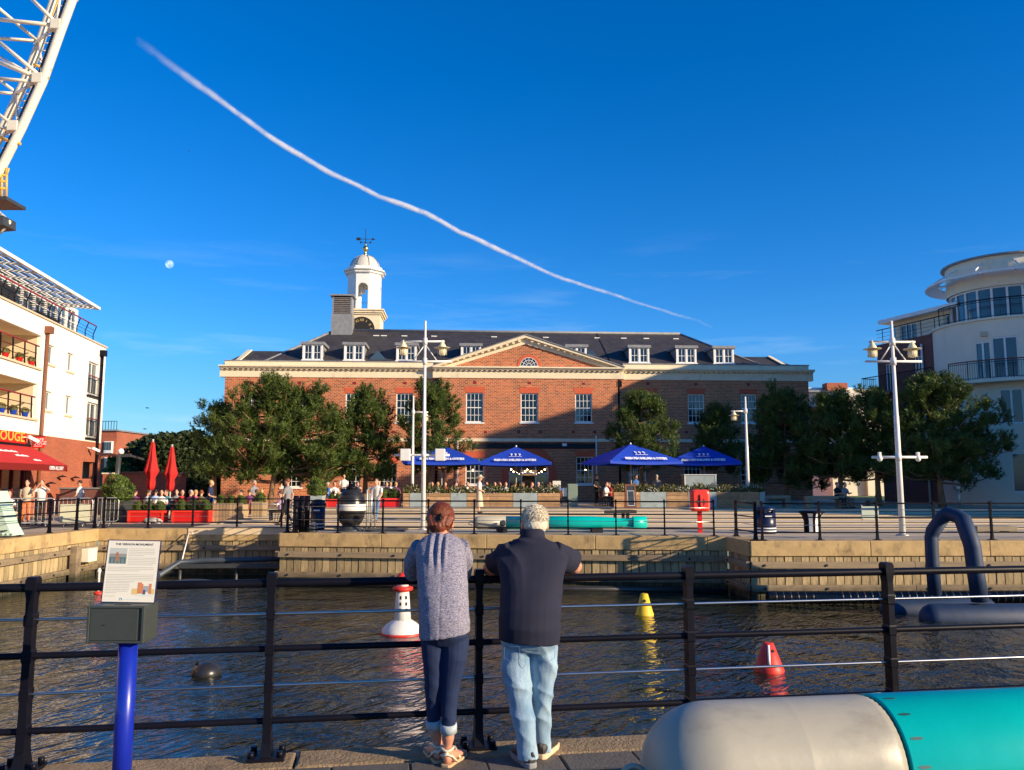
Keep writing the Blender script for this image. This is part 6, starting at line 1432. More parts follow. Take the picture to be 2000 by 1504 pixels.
# --- crowd barriers on the left
def barrier(label, P0, P1, panel=False, h=1.05):
    P0 = Vector(P0); P1 = Vector(P1); d_ = (P1-P0); L_ = d_.length; d_.normalize(); t = thing('crowd_barrier', label, 'barrier', (P0.x, P0.y, 0), group='steel crowd barriers'); d = MB(); r = .12
    def pt(u, z): return (P0.x+d_.x*u, P0.y+d_.y*u, z)
    d.tube([pt(0,.22),pt(0,h-r),pt(.03,h-.04),pt(r,h),pt(L_-r,h),pt(L_-.03,h-.04),pt(L_,h-r),pt(L_,.22),pt(L_-.1,.16),pt(.1,.16),pt(0,.22)], .020, 7); d.build('frame', M['galv'], t)
    n = int(L_/.13)
    for k in range(1, n): b_ = MB(); u = L_*k/n; b_.tube([pt(u,.16),pt(u,h)], .008, 4, cap=False); b_.build('bar', M['galv'], t)
    for u in (.25, L_-.25): 
        nrm = Vector((-d_.y, d_.x, 0)); c = Vector(pt(u,.16)); b_ = MB(); b_.tube([c-nrm*.3+Vector((0,0,-.14)), c, c+nrm*.3+Vector((0,0,-.14))], .018, 5); b_.build('foot', M['galv'], t)
    if panel:
        b_ = MB(); nn = Vector((-d_.y, d_.x, 0)) * -.03
        b_.poly([Vector(pt(.06,.18))+nn, Vector(pt(L_-.06,.18))+nn, Vector(pt(L_-.06,h-.22))+nn, Vector(pt(.06,h-.22))+nn]); b_.build('mesh_sheet', mat('pale_barrier_sheet', (.50,.50,.36), .8, .1, 6), t)
def G2(px, Y): return at(px, 1000, Y).x
barrier('steel crowd barrier in front of the woman in orange trousers', (G2(8,30.5), 30.5), (G2(106,31.2), 31.2))
barrier('steel crowd barrier hung with a pale sheet, below the walking man', (G2(114,31.3), 31.3), (G2(180,31.6), 31.6), True)
barrier('steel crowd barrier beside the brick pillar and dark tub', (G2(182,31.8), 31.8), (G2(231,32.0), 32.0))
# --- pale green tapered monument foot at the left edge
t = thing('tapered_monument', 'pale green riveted steel foot tapering upward at the left edge', 'monument', tuple(gp(0,1048)))
Y = 25.2; d = MB(); ps = [(29,1046),(17,1018),(8,990),(-2,958)]
prv = None
for k in range(3):
    a = at(*ps[k], Y); c = at(*ps[k+1], Y); d = MB(); d.loft([[(a.x-1.8,Y-.15+.0,a.z),(a.x,Y-.15,a.z),(a.x,Y+.5,a.z),(a.x-1.8,Y+.5,a.z)],[(c.x-1.8,Y-.12,c.z-.015),(c.x,Y-.12,c.z-.015),(c.x,Y+.45,c.z-.015),(c.x-1.8,Y+.45,c.z-.015)]], smooth=False); d.build('steel_plate', M['palegreen'], t, bevel=.008)
d = MB()
for px in (5,14,24): p = at(px,1043,Y-.17); d.sphere((p.x,Y-.17,p.z), .03, 8, 6)
d.build('rivets', M['palegreen'], t)
# --- wall light / CCTV on cafe wall
for (px, py, lb) in ((98,945,'leftmost black wall lamp on the brick cafe wall'),(120,932,'middle black wall lamp on the brick cafe wall'),(146,934,'black wall lamp nearest the corner of the brick cafe wall')):
    u, z = ll(px, py, -.2); d = MB(LT); d.lathe([(.04,.10),(.26,.0),(.05,.03)], (u,-.25,z), 12); o = d.build('wall_lamp', M['black'], None); tag(o, lb, 'wall lamp')
u, z = ll(177, 876, -.2); t = thing('security_camera', 'white security camera high on the brick wall near the building corner', 'camera', tuple(LT @ Vector((u,-.2,z)))); d = MB(LT); d.beam((u,-.03,z+.05),(u,-.3,z),.05,.05); d.build('arm', M['white_paint'], t); d = MB(LT); d.beam((u+.05,-.3,z+.03),(u-.2,-.62,z-.14),.13,.13); d.build('housing', M['white_paint'], t)
u, z = ll(54, 858, -.3); t = thing('security_camera', 'white security camera between the red fascia and the hanging sign', 'camera', tuple(LT @ Vector((u,-.2,z)))); d = MB(LT); d.beam((u,-.03,z+.1),(u,-.35,z+.1),.05,.05); d.build('arm', M['white_paint'], t); d = MB(LT); d.beam((u+.1,-.35,z+.12),(u-.3,-.65,z-.10),.15,.15); d.build('housing', M['white_paint'], t)
# --- flower pots on the inset balconies
for i, (pxs, o_, mname, cl) in enumerate((((10,38,62), balc[0], 'red_paint', 'red'), ((10,33,56), balc[1], 'blue_cloth', 'blue'))):
    for j, px in enumerate(pxs):
        u = ll(px, 700, .1)[0]; z = o_[2]; p = LT @ Vector((u, .1, z)); 
        t = thing('flower_pot', '%s balcony pot, %s from the downpipe on the %s balcony' % (cl, ['third','second','first'][j], ['upper','lower'][i]), 'flower pot', tuple(p)); d = MB(LT); d.lathe([(.10,0),(.16,.24),(.17,.25)], (u,.1,z), 10); d.build('pot', M[mname], t)
        o = bpy.data.objects.new('foliage', ball_me); C.objects.link(o); o.parent = t; o.location = (0,0,.32); o.scale = (.6,.6,.5)
# --- pontoon pipes in the recess, ropes, electric box
t = thing('mooring_pipes', 'grey floating pipes and frame moored in the shaded recess', 'pontoon', (-9.5, 28.6, WZ))
d = MB(); Y = 28.4; d.tube([at(308,1125,26.5), at(350,1098,Y), at(400,1095,Y), at(560,1091,Y)], .09, 10); d.build('upper_pipe', mat('grey_blue_pipe', (.05,.065,.085), .5, .1), t)
d = MB(); d.beam(at(350,1106,Y-.3), at(552,1104,Y-.3), .25, .12); d.build('walkway', M['galv_d'] if 'galv_d' in M else M['darkgrey'], t)
for px in (352, 462): a = at(px,1110,Y-.3); d = MB(); d.tube([a,(a.x,a.y,WZ-.4)], .05, 6); d.build('leg', M['darkgrey'], t)
d = MB(); a = at(355,1137,26.8); d.sphere((a.x+.4,26.8,WZ+.05), .35, 14, 8, (2.6,1,.5)); d.build('float', M['darkgrey'], t)
a = at(369,1040,29.7); b_ = at(354,1100,28.7); t = thing('boathook', 'thin white pole hanging down the recess wall', 'pole', tuple(b_)); d = MB(); d.tube([a,b_], .022, 6); d.build('shaft', M['white_paint'], t); d = MB(); d.tube([a, a+Vector((.12,0,.02)), a+Vector((.12,0,-.12))], .02, 6); d.build('hook', M['galv'], t)
t = thing('service_box', 'small pale service box on the sunlit quay wall near the corner', 'box', (C1.x+.15, 28.2, -1.3)); d = MB(); d.box(C1.x+.12,28.6,-1.05,C1.x+.38,29.2,-.60); d.build('housing', M['render_cream'], t, bevel=.02); d = MB(); d.box(C1.x+.382,28.65,-1.01,C1.x+.392,29.15,-.64); d.build('door', M['render_cream'], t)
t = thing('fender_pile', 'square timber fender pile on the sunlit left quay wall', 'pile', (C1.x+.3, 26.9, WZ)); d = MB(); d.box(C1.x+.10,27.9,-2.6,C1.x+.34,28.2,-.48); d.build('timber', M['oakh'], t, bevel=.015)
t = thing('red_mooring_post', 'small red and white mooring post floating in the left corner', 'buoy', tuple(at(190,1150,25.0))); a = at(192,1150,25.0); a.z = WZ
d = MB(); d.lathe([(.035,.0),(.035,.60),(.06,.68),(.02,.75)], a, 10); d.build('pole', M['buoy_white'], t); d = MB(); d.sphere((a.x,a.y,a.z+.01), .09, 14, 8, (1.4,1,.8)); d.build('float', M['buoy_red'], t)
t = thing('mooring_chain', 'rusty looped chain hanging on the sunlit left quay wall', 'chain', (C1.x+.2, 22.5, -1)); d = MB(); d.tube([(C1.x+.18,21.4,-1.15),(C1.x+.25,21.4,-1.9)], .05, 6); d.tube([(C1.x+.2,21.4,-1.15),(C1.x+.3,21.7,-1.05),(C1.x+.3,22.0,-1.2),(C1.x+.25,22.1,-1.7)], .03, 6); d.build('links', M['brown_frame'], t)
# --- long floating black fender pipe along the right quay
t = thing('floating_boom', 'long black ribbed floating boom along the right-hand quay', 'boom', (10, 23.0, WZ))
d = MB(); p = [(6.9+.0,22.9,WZ+.18),(40,23.4,WZ+.18)]; d.tube(p, .17, 12); d.build('pipe', M['rubber'], t)
rg = MB(); rg.lathe([(.17,-.02),(.185,0),(.17,.02)], (0,0,0), 12, cap=False); rme = rg.mesh('rib'); rme.materials.append(M['rubber'])
for k in range(90): shared('rib', rme, t, Matrix.Translation((7.1+k*.2, 22.903+k*.2*.0151, WZ+.18)) @ Matrix.Rotation(R(90),4,'Y'))
t = thing('floating_boom', 'shorter black floating boom below the middle quay wall', 'boom', (3, 25.1, WZ)); d = MB(); d.tube([(-7.2,26.9,WZ+.05),(6.4,25.2,WZ+.05)], .10, 10); d.build('pipe', M['rubber'], t)
for px in (1400,): pass

# ================================================================ THINGS ON THE WATER
def waterp(px, py): return gp(px, py, WZ)
# lighthouse buoy
p = waterp(782, 1237); Y = p.y; S = p.y/ (F*1.0) ; x = at(786,1200,Y).x
def zz(py): return zat(py, Y)
def wd(px): return (px)/F*Y*1.0
t = thing('lighthouse_buoy', 'white buoy shaped like a small lighthouse with a red cap', 'buoy', (x, Y, WZ))
d = MB(); d.lathe([(wd(40),WZ-.1),(wd(40),WZ+.02),(wd(38),WZ+.10),(wd(30),zz(1219)),(wd(20),zz(1212)),(wd(15),zz(1209))], (x,Y,0), 14); d.build('float', M['buoy_white'], t)
d = MB(); d.lathe([(wd(41),WZ-.05),(wd(41.5),WZ+.03),(wd(40.5),WZ+.04)], (x,Y,0), 14, cap=False); d.build('red_waterline', M['buoy_red'], t)
d = MB(); d.lathe([(wd(16.5),zz(1212)),(wd(12),zz(1154))], (x,Y,0), 10); d.build('tower', M['buoy_white'], t)
for k, py in enumerate((1166,1178,1190)):
    for ang in (-1.75,-.9):
        r_ = wd(12.6+k*1.0)*1.01; d = MB(T_ := Matrix.Translation((x+r_*math.cos(ang),Y+r_*math.sin(ang),zz(py))) @ Matrix.Rotation(ang+math.pi/2,4,'Z')); d.box(-.02,-.012,-.035,.02,.012,.035); d.build('window', M['black_matt'], t)
d = MB(); d.lathe([(wd(13),zz(1155)),(wd(19.5),zz(1152)),(wd(19.5),zz(1147)),(wd(15),zz(1145))], (x,Y,0), 12); d.build('gallery', M['buoy_red'], t)
d = MB(); d.lathe([(wd(11),zz(1146)),(wd(11),zz(1132))], (x,Y,0), 8); d.build('lantern', M['buoy_white'], t)
d = MB(); d.lathe([(wd(14.5),zz(1133)),(wd(13.5),zz(1127)),(wd(8),zz(1120)),(.01,zz(1118))], (x,Y,0), 12); d.build('red_cap', M['buoy_red'], t)
# yellow buoy
p = waterp(1259, 1201); Y = p.y; x = p.x
t = thing('yellow_buoy', 'small yellow cone-shaped buoy with a flat top', 'buoy', (x, Y, WZ)); d = MB(); d.lathe([(wd(17),-.15),(wd(17.5),.03),(wd(16),.07),(wd(7),zz(1160)-WZ),(wd(5),zz(1159)-WZ)], (x,Y,WZ), 20); d.build('body', M['yellow'], t)
d = MB(); d.tube([(x-.02,Y-wd(10),zz(1172)),(x-.02,Y-wd(11)-.03,zz(1172))], .035, 8); d.build('socket', M['black_matt'], t)
p = waterp(1502, 1311); Y = p.y; x = p.x
t = thing('red_buoy', 'small red cone-shaped buoy with a white stripe', 'buoy', (x, Y, WZ)); d = MB(); zt = zz(1256)-WZ; d.lathe([(wd(27),-.15),(wd(28),.03),(wd(26),.08),(wd(10),zt),(wd(7),zt+.01)], (x,Y,WZ), 20); d.build('body', M['buoy_red'], t)
d = MB()
def onb(f, a, e=.004): 
    r_ = wd(26)+(wd(10)-wd(26))*f + e; return (x+r_*math.cos(a), Y+r_*math.sin(a), WZ+.08+(zt-.08)*f)
a0 = -1.82; d.loft([[onb(f, a0-.10/(1-.55*f)), onb(f, a0+.10/(1-.55*f)), onb(f,a0+.10/(1-.55*f),-.004), onb(f,a0-.10/(1-.55*f),-.004)] for f in (.18,.5,.96)]); d.build('white_stripe', M['white_print'], t)
q = onb(.72,-1.25,-.01); q2 = onb(.72,-1.25,.015); d = MB(); d.tube([q,q2], .025, 8); d.build('socket', M['black_matt'], t)
p = waterp(404, 1318); Y = p.y; x = at(403,1305,Y).x
t = thing('mooring_buoy', 'shiny black ball buoy floating in the basin on the left', 'buoy', (x, Y, WZ)); d = MB(); d.sphere((x,Y,WZ+.02), wd(27), 22, 16, (1,1,.80)); d.build('body', M['rubber'], t); d = MB(); d.tube([(x-.14,Y,WZ+.14),(x-.17,Y,WZ+.20)], .03, 8); d.build('plug', M['black'], t)
# blue inflatable arch on two floats
t = thing('inflatable_arch', 'navy inflatable arch standing on two long floats in the basin', 'inflatable', (at(1865,1160,17.5).x, 17.5, WZ))
def infl(Yf, Yn):
    r = .26
    YF, YN = 21.6, 20.4
    def yy(f): return YF+(YN-YF)*f
    pts = [at(1826,1162,YF), at(1821,1098,YF), at(1819,1050,YF), at(1822,1038,YF), at(1843,1008,yy(.3)), at(1850,1003,yy(.34)), at(1872,1009,yy(.6)), at(1880,1014,yy(.68)), at(1897,1060,YN), at(1899,1068,YN), at(1906,1120,YN), at(1914,1175,YN)]
    rs = [(12.0 if q < 3 else 13 if q < 7 else 15)/F*p_.y*1.03 for q, p_ in enumerate(pts)]
    d = MB(); d.tube(pts, rs, 20); d.build('arch_tube', M['inflate'], t)
    # floats
    def flt(x0, x1, Yq, rad):
        zq = WZ+rad*.12; n_ = 10; P = [(x0+rad*(1-math.cos(a)), Yq, zq) for a in np.linspace(.05,math.pi/2,6)]+[(x1,Yq,zq)]; rsz = [max(.03, rad*math.sin(a)) for a in np.linspace(.05,math.pi/2,6)]+[rad]
        d = MB(); d.tube(P+[(x1+rad*.9,Yq,zq)], rsz+[rad*.25], 18); d.build('float', M['inflate'], t)
    flt(at(1717,1150,YF).x, at(1930,1150,YF).x, YF, .30); flt(at(1795,1172,YN).x, at(2160,1172,YN).x, YN, .34)
infl(0, 0)
# ================================================================ PEOPLE
_tmp = bpy.data.scenes.new('remesh_tmp')
def solid(mb, name, voxel, mats, smooth=2, fn=None, parent=None):
    me = mb.mesh('tmp'); ob = bpy.data.objects.new('tmp', me); _tmp.collection.objects.link(ob)
    r = ob.modifiers.new('r', 'REMESH'); r.mode = 'VOXEL'; r.voxel_size = voxel; r.use_smooth_shade = True
    if smooth: s = ob.modifiers.new('s', 'SMOOTH'); s.iterations = smooth; s.factor = .5
    vl = _tmp.view_layers[0]; vl.update(); dg = vl.depsgraph; dg.update()
    out_ = bpy.data.meshes.new_from_object(ob.evaluated_get(dg)); out_.name = name
    bpy.data.objects.remove(ob); bpy.data.meshes.remove(me)
    if fn is not None:
        n = len(out_.vertices); P = np.empty(n*3, np.float32); out_.vertices.foreach_get('co', P); Nn = np.empty(n*3, np.float32); out_.vertices.foreach_get('normal', Nn)
        P = P.reshape(-1,3); Nn = Nn.reshape(-1,3); P = P + Nn*fn(P)[:,None]; out_.vertices.foreach_set('co', P.astype(np.float32).ravel()); out_.update()
    out_.materials.clear()
    for m in (mats if isinstance(mats, list) else [mats]): out_.materials.append(m)
    return out_
def put(name, me, parent=None):
    if parent is not None: me.transform(wm(parent).inverted())
    o = bpy.data.objects.new(name, me); C.objects.link(o); o.parent = parent
    return o
def esphere(mb, Mx, c, r, n=16, m=12):
    rings = []
    for k in range(m+1):
        t = math.pi*k/m; s_ = max(math.sin(t), .02); rings.append([Mx @ Vector((c[0]+r[0]*s_*math.cos(2*math.pi*j/n), c[1]+r[1]*s_*math.sin(2*math.pi*j/n), c[2]-r[2]*math.cos(t))) for j in range(n)])
    mb.loft(rings)
def head_into(mb, Mx, s=1.0, simple=False):
    """head with face pointing to local +y, centre of the skull at the origin"""
    esphere(mb, Mx, (0,-.01*s,.01*s), (.075*s,.092*s,.100*s)); esphere(mb, Mx, (0,.030*s,-.055*s), (.055*s,.058*s,.065*s))
    if not simple:
        esphere(mb, Mx, (0,.092*s,-.025*s), (.012*s,.018*s,.024*s), 10, 8); esphere(mb, Mx, (0,.080*s,.0), (.010*s,.012*s,.03*s), 8, 6)
        for sx in (-1,1): esphere(mb, Mx, (sx*.078*s,-.005*s,-.018*s), (.010*s,.018*s,.030*s), 10, 8); esphere(mb, Mx, (sx*.028*s,.070*s,.018*s), (.02*s,.016*s,.008*s), 8, 6)
        esphere(mb, Mx, (0,.083*s,-.068*s), (.022*s,.010*s,.008*s), 8, 6); esphere(mb, Mx, (0,.072*s,-.102*s), (.024*s,.02*s,.018*s), 8, 6)
def hand_into(mb, W, dirv, up, side, s=1.0):
    """palm and five bent fingers; W wrist, dirv pointing along the hand, up = back of the hand, side = thumb side"""
    W = Vector(W); d_ = Vector(dirv).normalized(); u_ = Vector(up); u_ = (u_-d_*u_.dot(d_)).normalized(); t_ = d_.cross(u_)*side
    mb.loft([[W + d_*(.085*f)*s + (t_*math.cos(a)*(.026+.014*min(1,f*1.6)) + u_*math.sin(a)*(.017-.003*f))*s for a in np.linspace(0,2*math.pi,13)[:-1]] for f in (0,.25,.6,1.0)])
    for k, (off, ln) in enumerate(((.028,.066),(.010,.075),(-.009,.070),(-.027,.055))):
        b = W + d_*.078*s + t_*off*s; k1 = b + (d_*.8-u_*.25).normalized()*ln*.48*s; k2 = k1 + (d_*.45-u_*.9).normalized()*ln*.32*s; k3 = k2 + (d_*.0-u_*1.0).normalized()*ln*.26*s
        mb.tube([b-d_*.02*s,k1,k2,k3], [.0092*s,.0088*s,.008*s,.006*s], 8)
    b = W + d_*.025*s + t_*.030*s; k1 = b + (d_*.6+t_*.75-u_*.2).normalized()*.035*s; k2 = k1 + (d_*.9+t_*.15-u_*.3).normalized()*.030*s
    mb.tube([b-t_*.012*s,k1,k2], [.012*s,.010*s,.0075*s], 8)
def oval(pl, pr, py, Y, ry, dyl=0, n=28, e=2.3, zshift=0):
    A = at(pl, py, Y); B_ = at(pr, py, Y); cx = (A.x+B_.x)/2; rx = (B_.x-A.x)/2; zl = at(pl, py-dyl, Y).z; zr = at(pr, py+dyl, Y).z
    pts = []
    for k in range(n):
        a = 2*math.pi*k/n; c, s_ = math.cos(a), math.sin(a); x = math.copysign(abs(c)**(2/e), c); y = math.copysign(abs(s_)**(2/e), s_)
        pts.append((cx+rx*x, Y+ry*y, (zl+zr)/2 + (zr-zl)/2*x + zshift*y))
    return pts
def P3(px, py, Y): return at(px, py, Y)
def folds(seed, amp, freq, dirs, fine=.3):
    rs = np.random.RandomState(seed)
    def fn(P):
        w_ = np.zeros(len(P)); wx = .35*np.sin(P[:,0]*9+seed)+.3*np.sin(P[:,2]*7+1.3*seed)+.2*np.sin(P[:,1]*13)
        for i, dv in enumerate(dirs):
            q = P @ np.array(dv)*freq + wx*2.2 + rs.rand()*6; m_ = .5+.5*np.sin(P @ (rs.rand(3)*2-1)*freq*.45 + rs.rand()*6)
            w_ += m_*(1-np.abs(np.sin(q)))**2.0*1.3 - m_*.4
        q = P @ np.array(dirs[0])*freq*2.7 + wx*5; w_ += fine*np.sin(q)*np.sin(P[:,2]*23+P[:,0]*17)
        return amp*w_
    return fn
M['heather'] = mat('heather_knit', (.030,.038,.11), .95, 0, 85, .5, 260, stretch=(1,1,2.6), col2=(.50,.46,.52))
M['polo'] = mat('navy_pique', (.011,.012,.030), .9, .15, 6, .25, 500)
M['jean_dark'] = mat('dark_denim', (.007,.020,.070), .85, .2, 12, .3, 400)
M['jean_light'] = mat('faded_denim', (.15,.27,.41), .85, .0, 7.5, .35, 300, stretch=(1,1,.55), col2=(.40,.54,.64), dirt=((.10,.19,.32), 6, .42, (1,1,.5)))
M['jean_seam'] = mat('denim_seam', (.12,.20,.30), .9)
M['cuff'] = mat('denim_cuff', (.40,.46,.50), .9, .15, 30)
M['hair_red'] = mat('auburn_hair', (.06,.017,.007), .36, .5, 90, .3, 200, stretch=(3,3,.4), col2=(.30,.065,.016))
M['hair_white'] = mat('white_hair', (.60,.50,.36), .7, .15, 60, .5, 220, stretch=(2,2,.6), col2=(.84,.76,.58))
M['sandal'] = mat('cream_sandal', (.70,.62,.48), .5)
M['sole'] = mat('tan_sole', (.55,.36,.20), .7)
M['eye'] = mat('eye_dark', (.03,.02,.02), .2)

def woman():
    t = thing('person', 'woman in a heathered blue-grey jumper and cuffed dark jeans leaning on the railing', 'person', tuple(gp(865,1490)))
    # jumper
    d = MB()
    d.loft([oval(819,919,1240,5.10,.150,-7), oval(818,917,1205,5.10,.155,-4), oval(816,915,1160,5.13,.150), oval(814,913,1115,5.18,.145), oval(812,910,1082,5.22,.135), oval(814,904,1062,5.255,.118,e=2.6), oval(826,893,1049,5.28,.095), oval(843,880,1041,5.30,.065)])
    sh = [((822,1068,5.26),(806,1095,5.33),(806,1119,5.43),(835,1121,5.50)), ((896,1066,5.26),(908,1092,5.34),(905,1119,5.44),(886,1121,5.52))]
    for S_ in sh: d.tube([P3(*S_[0]), P3(*S_[1]), P3(*S_[2])], [.066,.056,.056], 14); d.tube([P3(*S_[2]), P3(*S_[3])], [.056,.043], 14)
    d.sphere(P3(*sh[0][2]), .056, 12, 8); d.sphere(P3(*sh[1][2]), .056, 12, 8)
    cx0 = P3(862,1050,5.2)
    f0 = folds(2, .0032, 26, [(.8,.2,.5),(.3,.1,-.9)])
    def fn(P):
        w_ = f0(P); g = np.exp(-((P[:,2]-1.27)/.09)**2)*(P[:,1] < 5.30)   # gathers falling from the collar
        for x_, a_ in ((-.047,.011),(-.025,-.014),(-.008,.013),(.008,-.012),(.024,.009)):
            xc = cx0.x + x_*1.3 + (1.33-P[:,2])*(x_*-.2); w_ = w_ + g*a_*np.exp(-((P[:,0]-xc)/.010)**2)
        w_ += -.004*np.exp(-((P[:,0]-cx0.x-.012)/.004)**2)*(P[:,1] < 5.2)
        return w_
    put('jumper', solid(d, 'jumper', .007, M['heather'], 3, fn), t)
    # jeans
    d = MB(); d.loft([oval(822,914,1215,5.11,.13), oval(825,915,1240,5.11,.13), oval(831,910,1258,5.12,.09)])
    L_ = [(847,1246,5.11,.082),(846,1285,5.11,.066),(847,1330,5.13,.056),(847,1370,5.17,.049),(847,1405,5.20,.042),(848,1420,5.21,.042)]
    R_ = [(890,1246,5.11,.084),(888,1285,5.10,.076),(881,1330,5.12,.058),(878,1370,5.13,.051),(876,1412,5.14,.043),(876,1428,5.15,.044)]
    for q in (L_, R_): d.tube([P3(*p[:3]) for p in q], [p[3] for p in q], 16)
    put('jeans', solid(d, 'jeans', .006, M['jean_dark'], 2, folds(5, .0036, 24, [(.5,.1,.8),(.8,.1,.4)])), t)
    for q in (L_, R_):
        a, b = P3(*q[-2][:3]), P3(*q[-1][:3]); r = q[-1][3]; d = MB(); u = (b-a).normalized(); 
        d.tube([b-u*.05, b-u*.045, b+u*.004, b+u*.006, b-u*.002], [r*1.0,r*1.14,r*1.16,r*1.05,r*.75], 18); put('cuff', d.mesh('cuff'), t).data.materials.append(M['cuff'])
    # body: head, neck, hands, shins and feet in one skin
    d = MB(); Mh = Matrix.Translation(P3(861,1019,5.385)) @ Matrix.Rotation(R(-28),4,'X'); head_into(d, Mh, .98)
    d.tube([Mh @ Vector((0,-.03,-.05)), P3(861,1046,5.31), P3(862,1075,5.24)], [.050,.050,.07], 14)
    d.loft([oval(830,905,1225,5.11,.10), oval(830,900,1130,5.17,.09), oval(832,894,1068,5.25,.08)])
    for S_, sd in ((sh[0],1),(sh[1],-1)):
        d.tube([P3(*S_[0]),P3(*S_[1]),P3(*S_[2]),P3(*S_[3])], [.045,.038,.036,.026], 12); w_ = P3(*S_[3]); hand_into(d, w_+Vector((sd*.03,.015,0)), (sd*.85,.5,-.10), (0,.1,1), sd, .92)
        d.tube([P3(*S_[3]), w_+Vector((sd*.04,.02,0))], [.026,.022], 10)
    gl = gp(856,1489); gr = gp(873,1497)
    for q, g_, out_ in ((L_,gl,-.35),(R_,gr,.35)):
        d.tube([P3(*q[0][:3]),P3(*q[2][:3]),P3(*q[-2][:3]),P3(*q[-1][:3])], [.06,.045,.034,.036], 14)
        an = Vector((g_.x,g_.y+.03,.085)); b = P3(*q[-1][:3]); d.tube([b+Vector((0,0,.02)), b.lerp(an,.35), b.lerp(an,.75), an, Vector((g_.x,g_.y+.03,.045))], [.037,.037,.027,.027,.030], 14)
        fd = Vector((out_, 1, 0)).normalized(); h_ = Vector((g_.x, g_.y, 0))
        d.loft([[h_ + fd*l + Vector((math.cos(a)*wx*fd.y, -math.cos(a)*wx*fd.x, zc + math.sin(a)*wz)) for a in np.linspace(0,2*math.pi,15)[:-1]] for l, wx, wz, zc in ((-.02,.012,.015,.045),(-.005,.028,.030,.045),(.05,.030,.036,.052),(.10,.034,.028,.042),(.16,.042,.018,.032),(.20,.040,.012,.028))])
        sd_ = Vector((fd.y,-fd.x,0))
        for j in range(5): p = h_ + fd*(.20+.012*(1-abs(j-1.5)*.4)) + sd_*(.032-.016*j)*(1 if out_ > 0 else 1); d.tube([p-fd*.02+Vector((0,0,.030)), p+fd*.014+Vector((0,0,.028))], [.010,.008], 8)
    put('body', solid(d, 'body', .0058, M['skin2'], 2), t)
    for g_, out_ in ((gl,-.35),(gr,.35)):
        fd = Vector((out_,1,0)).normalized(); sd_ = Vector((fd.y,-fd.x,0)); h_ = Vector((g_.x,g_.y,0)); s_ = MB()
        pr_ = [(-.03,.020),(-.015,.034),(.06,.036),(.13,.046),(.20,.046),(.235,.028)]; pl_ = [h_+fd*l+sd_*w2 for l, w2 in pr_]+[h_+fd*l-sd_*w2 for l, w2 in pr_[::-1]]; s_.vprism([(p.x,p.y) for p in pl_], .0, .016)
        so_ = s_.build('sandal_sole', M['sole'], t, bevel=.003); s_ = MB()
        s_.tube([h_+Vector((math.cos(a)*.036, .03+math.sin(a)*.040, .095+.006*math.cos(a*2))) for a in np.linspace(0,2*math.pi,15)], .0075, 8)
        s_.tube([h_+sd_*.040+fd*.06+Vector((0,0,.015)), h_+sd_*.036+Vector((0,.0,.06)), h_-fd*.022+Vector((0,0,.075)), h_-sd_*.036+Vector((0,0,.06)), h_-sd_*.040+fd*.06+Vector((0,0,.015))], .007, 8)
        s_.tube([h_+sd_*.038+fd*.11+Vector((0,0,.018)), h_+fd*.12+Vector((0,0,.078)), h_-sd_*.040+fd*.12+Vector((0,0,.018))], .008, 8); s_.tube([h_-fd*.035+sd_*.02+Vector((0,0,.085)), h_-fd*.030+Vector((0,0,.075)), h_-fd*.035-sd_*.02+Vector((0,0,.068))], .009, 8)
        s_.build('straps', M['sandal'], so_)
    # hair, gathered up at the back with a claw clip
    d = MB(); esphere(d, Mh, (0,-.022,.022), (.084,.092,.096)); esphere(d, Mh, (.004,-.075,-.045), (.052,.042,.066)); esphere(d, Mh, (-.035,-.05,-.04), (.040,.050,.060)); esphere(d, Mh, (.035,-.05,-.035), (.038,.05,.056))
    for k in range(7): a = -1.2+2.4*k/6; d.tube([Mh @ Vector((.070*math.sin(a),-.055-.030*math.cos(a),.055)), Mh @ Vector((.082*math.sin(a),-.072-.030*math.cos(a),-.015)), Mh @ Vector((.055*math.sin(a),-.088-.012*math.cos(a),-.075))], [.008,.016,.014], 8)
    def hf(P): return .0007*np.sin(P[:,0]*260+7*np.sin(P[:,2]*26))
    ho = put('hair', solid(d, 'hair', .0052, M['hair_red'], 2, hf), t)
    d = MB(); rnd = random.Random(2)
    for k in range(9): a = k*.7; c = Vector((.005+.006*math.cos(a), -.122, -.028+.020*math.sin(a))); d.tube([Mh @ c, Mh @ (c+Vector((.008*math.cos(a),-.006,.006*math.sin(a)))), Mh @ (c+Vector((.012*math.cos(a),.006,.009*math.sin(a))))], [.003,.003,.0015], 6)
    esphere(d, Mh, (.005,-.125,-.028), (.010,.008,.020), 10, 8); d.build('hair_clip', M['black'], ho)
    d = MB(); 
    for k in range(26):
        a = rnd.uniform(-1.7,1.7); p0 = Mh @ Vector((.07*math.sin(a),-.06,-.06+rnd.uniform(-.03,.02))); d.tube([p0, p0+Vector((.012*math.sin(a)+rnd.gauss(0,.006),-.008,-.03)), p0+Vector((.016*math.sin(a)+rnd.gauss(0,.012),0,-.06-rnd.random()*.02))], [.0016,.0012,.0006], 4)
    C_, Rr = Vector((0,-.022,.022)), Vector((.086,.094,.098)); clip = Vector((.05,-1,-.42)).normalized()
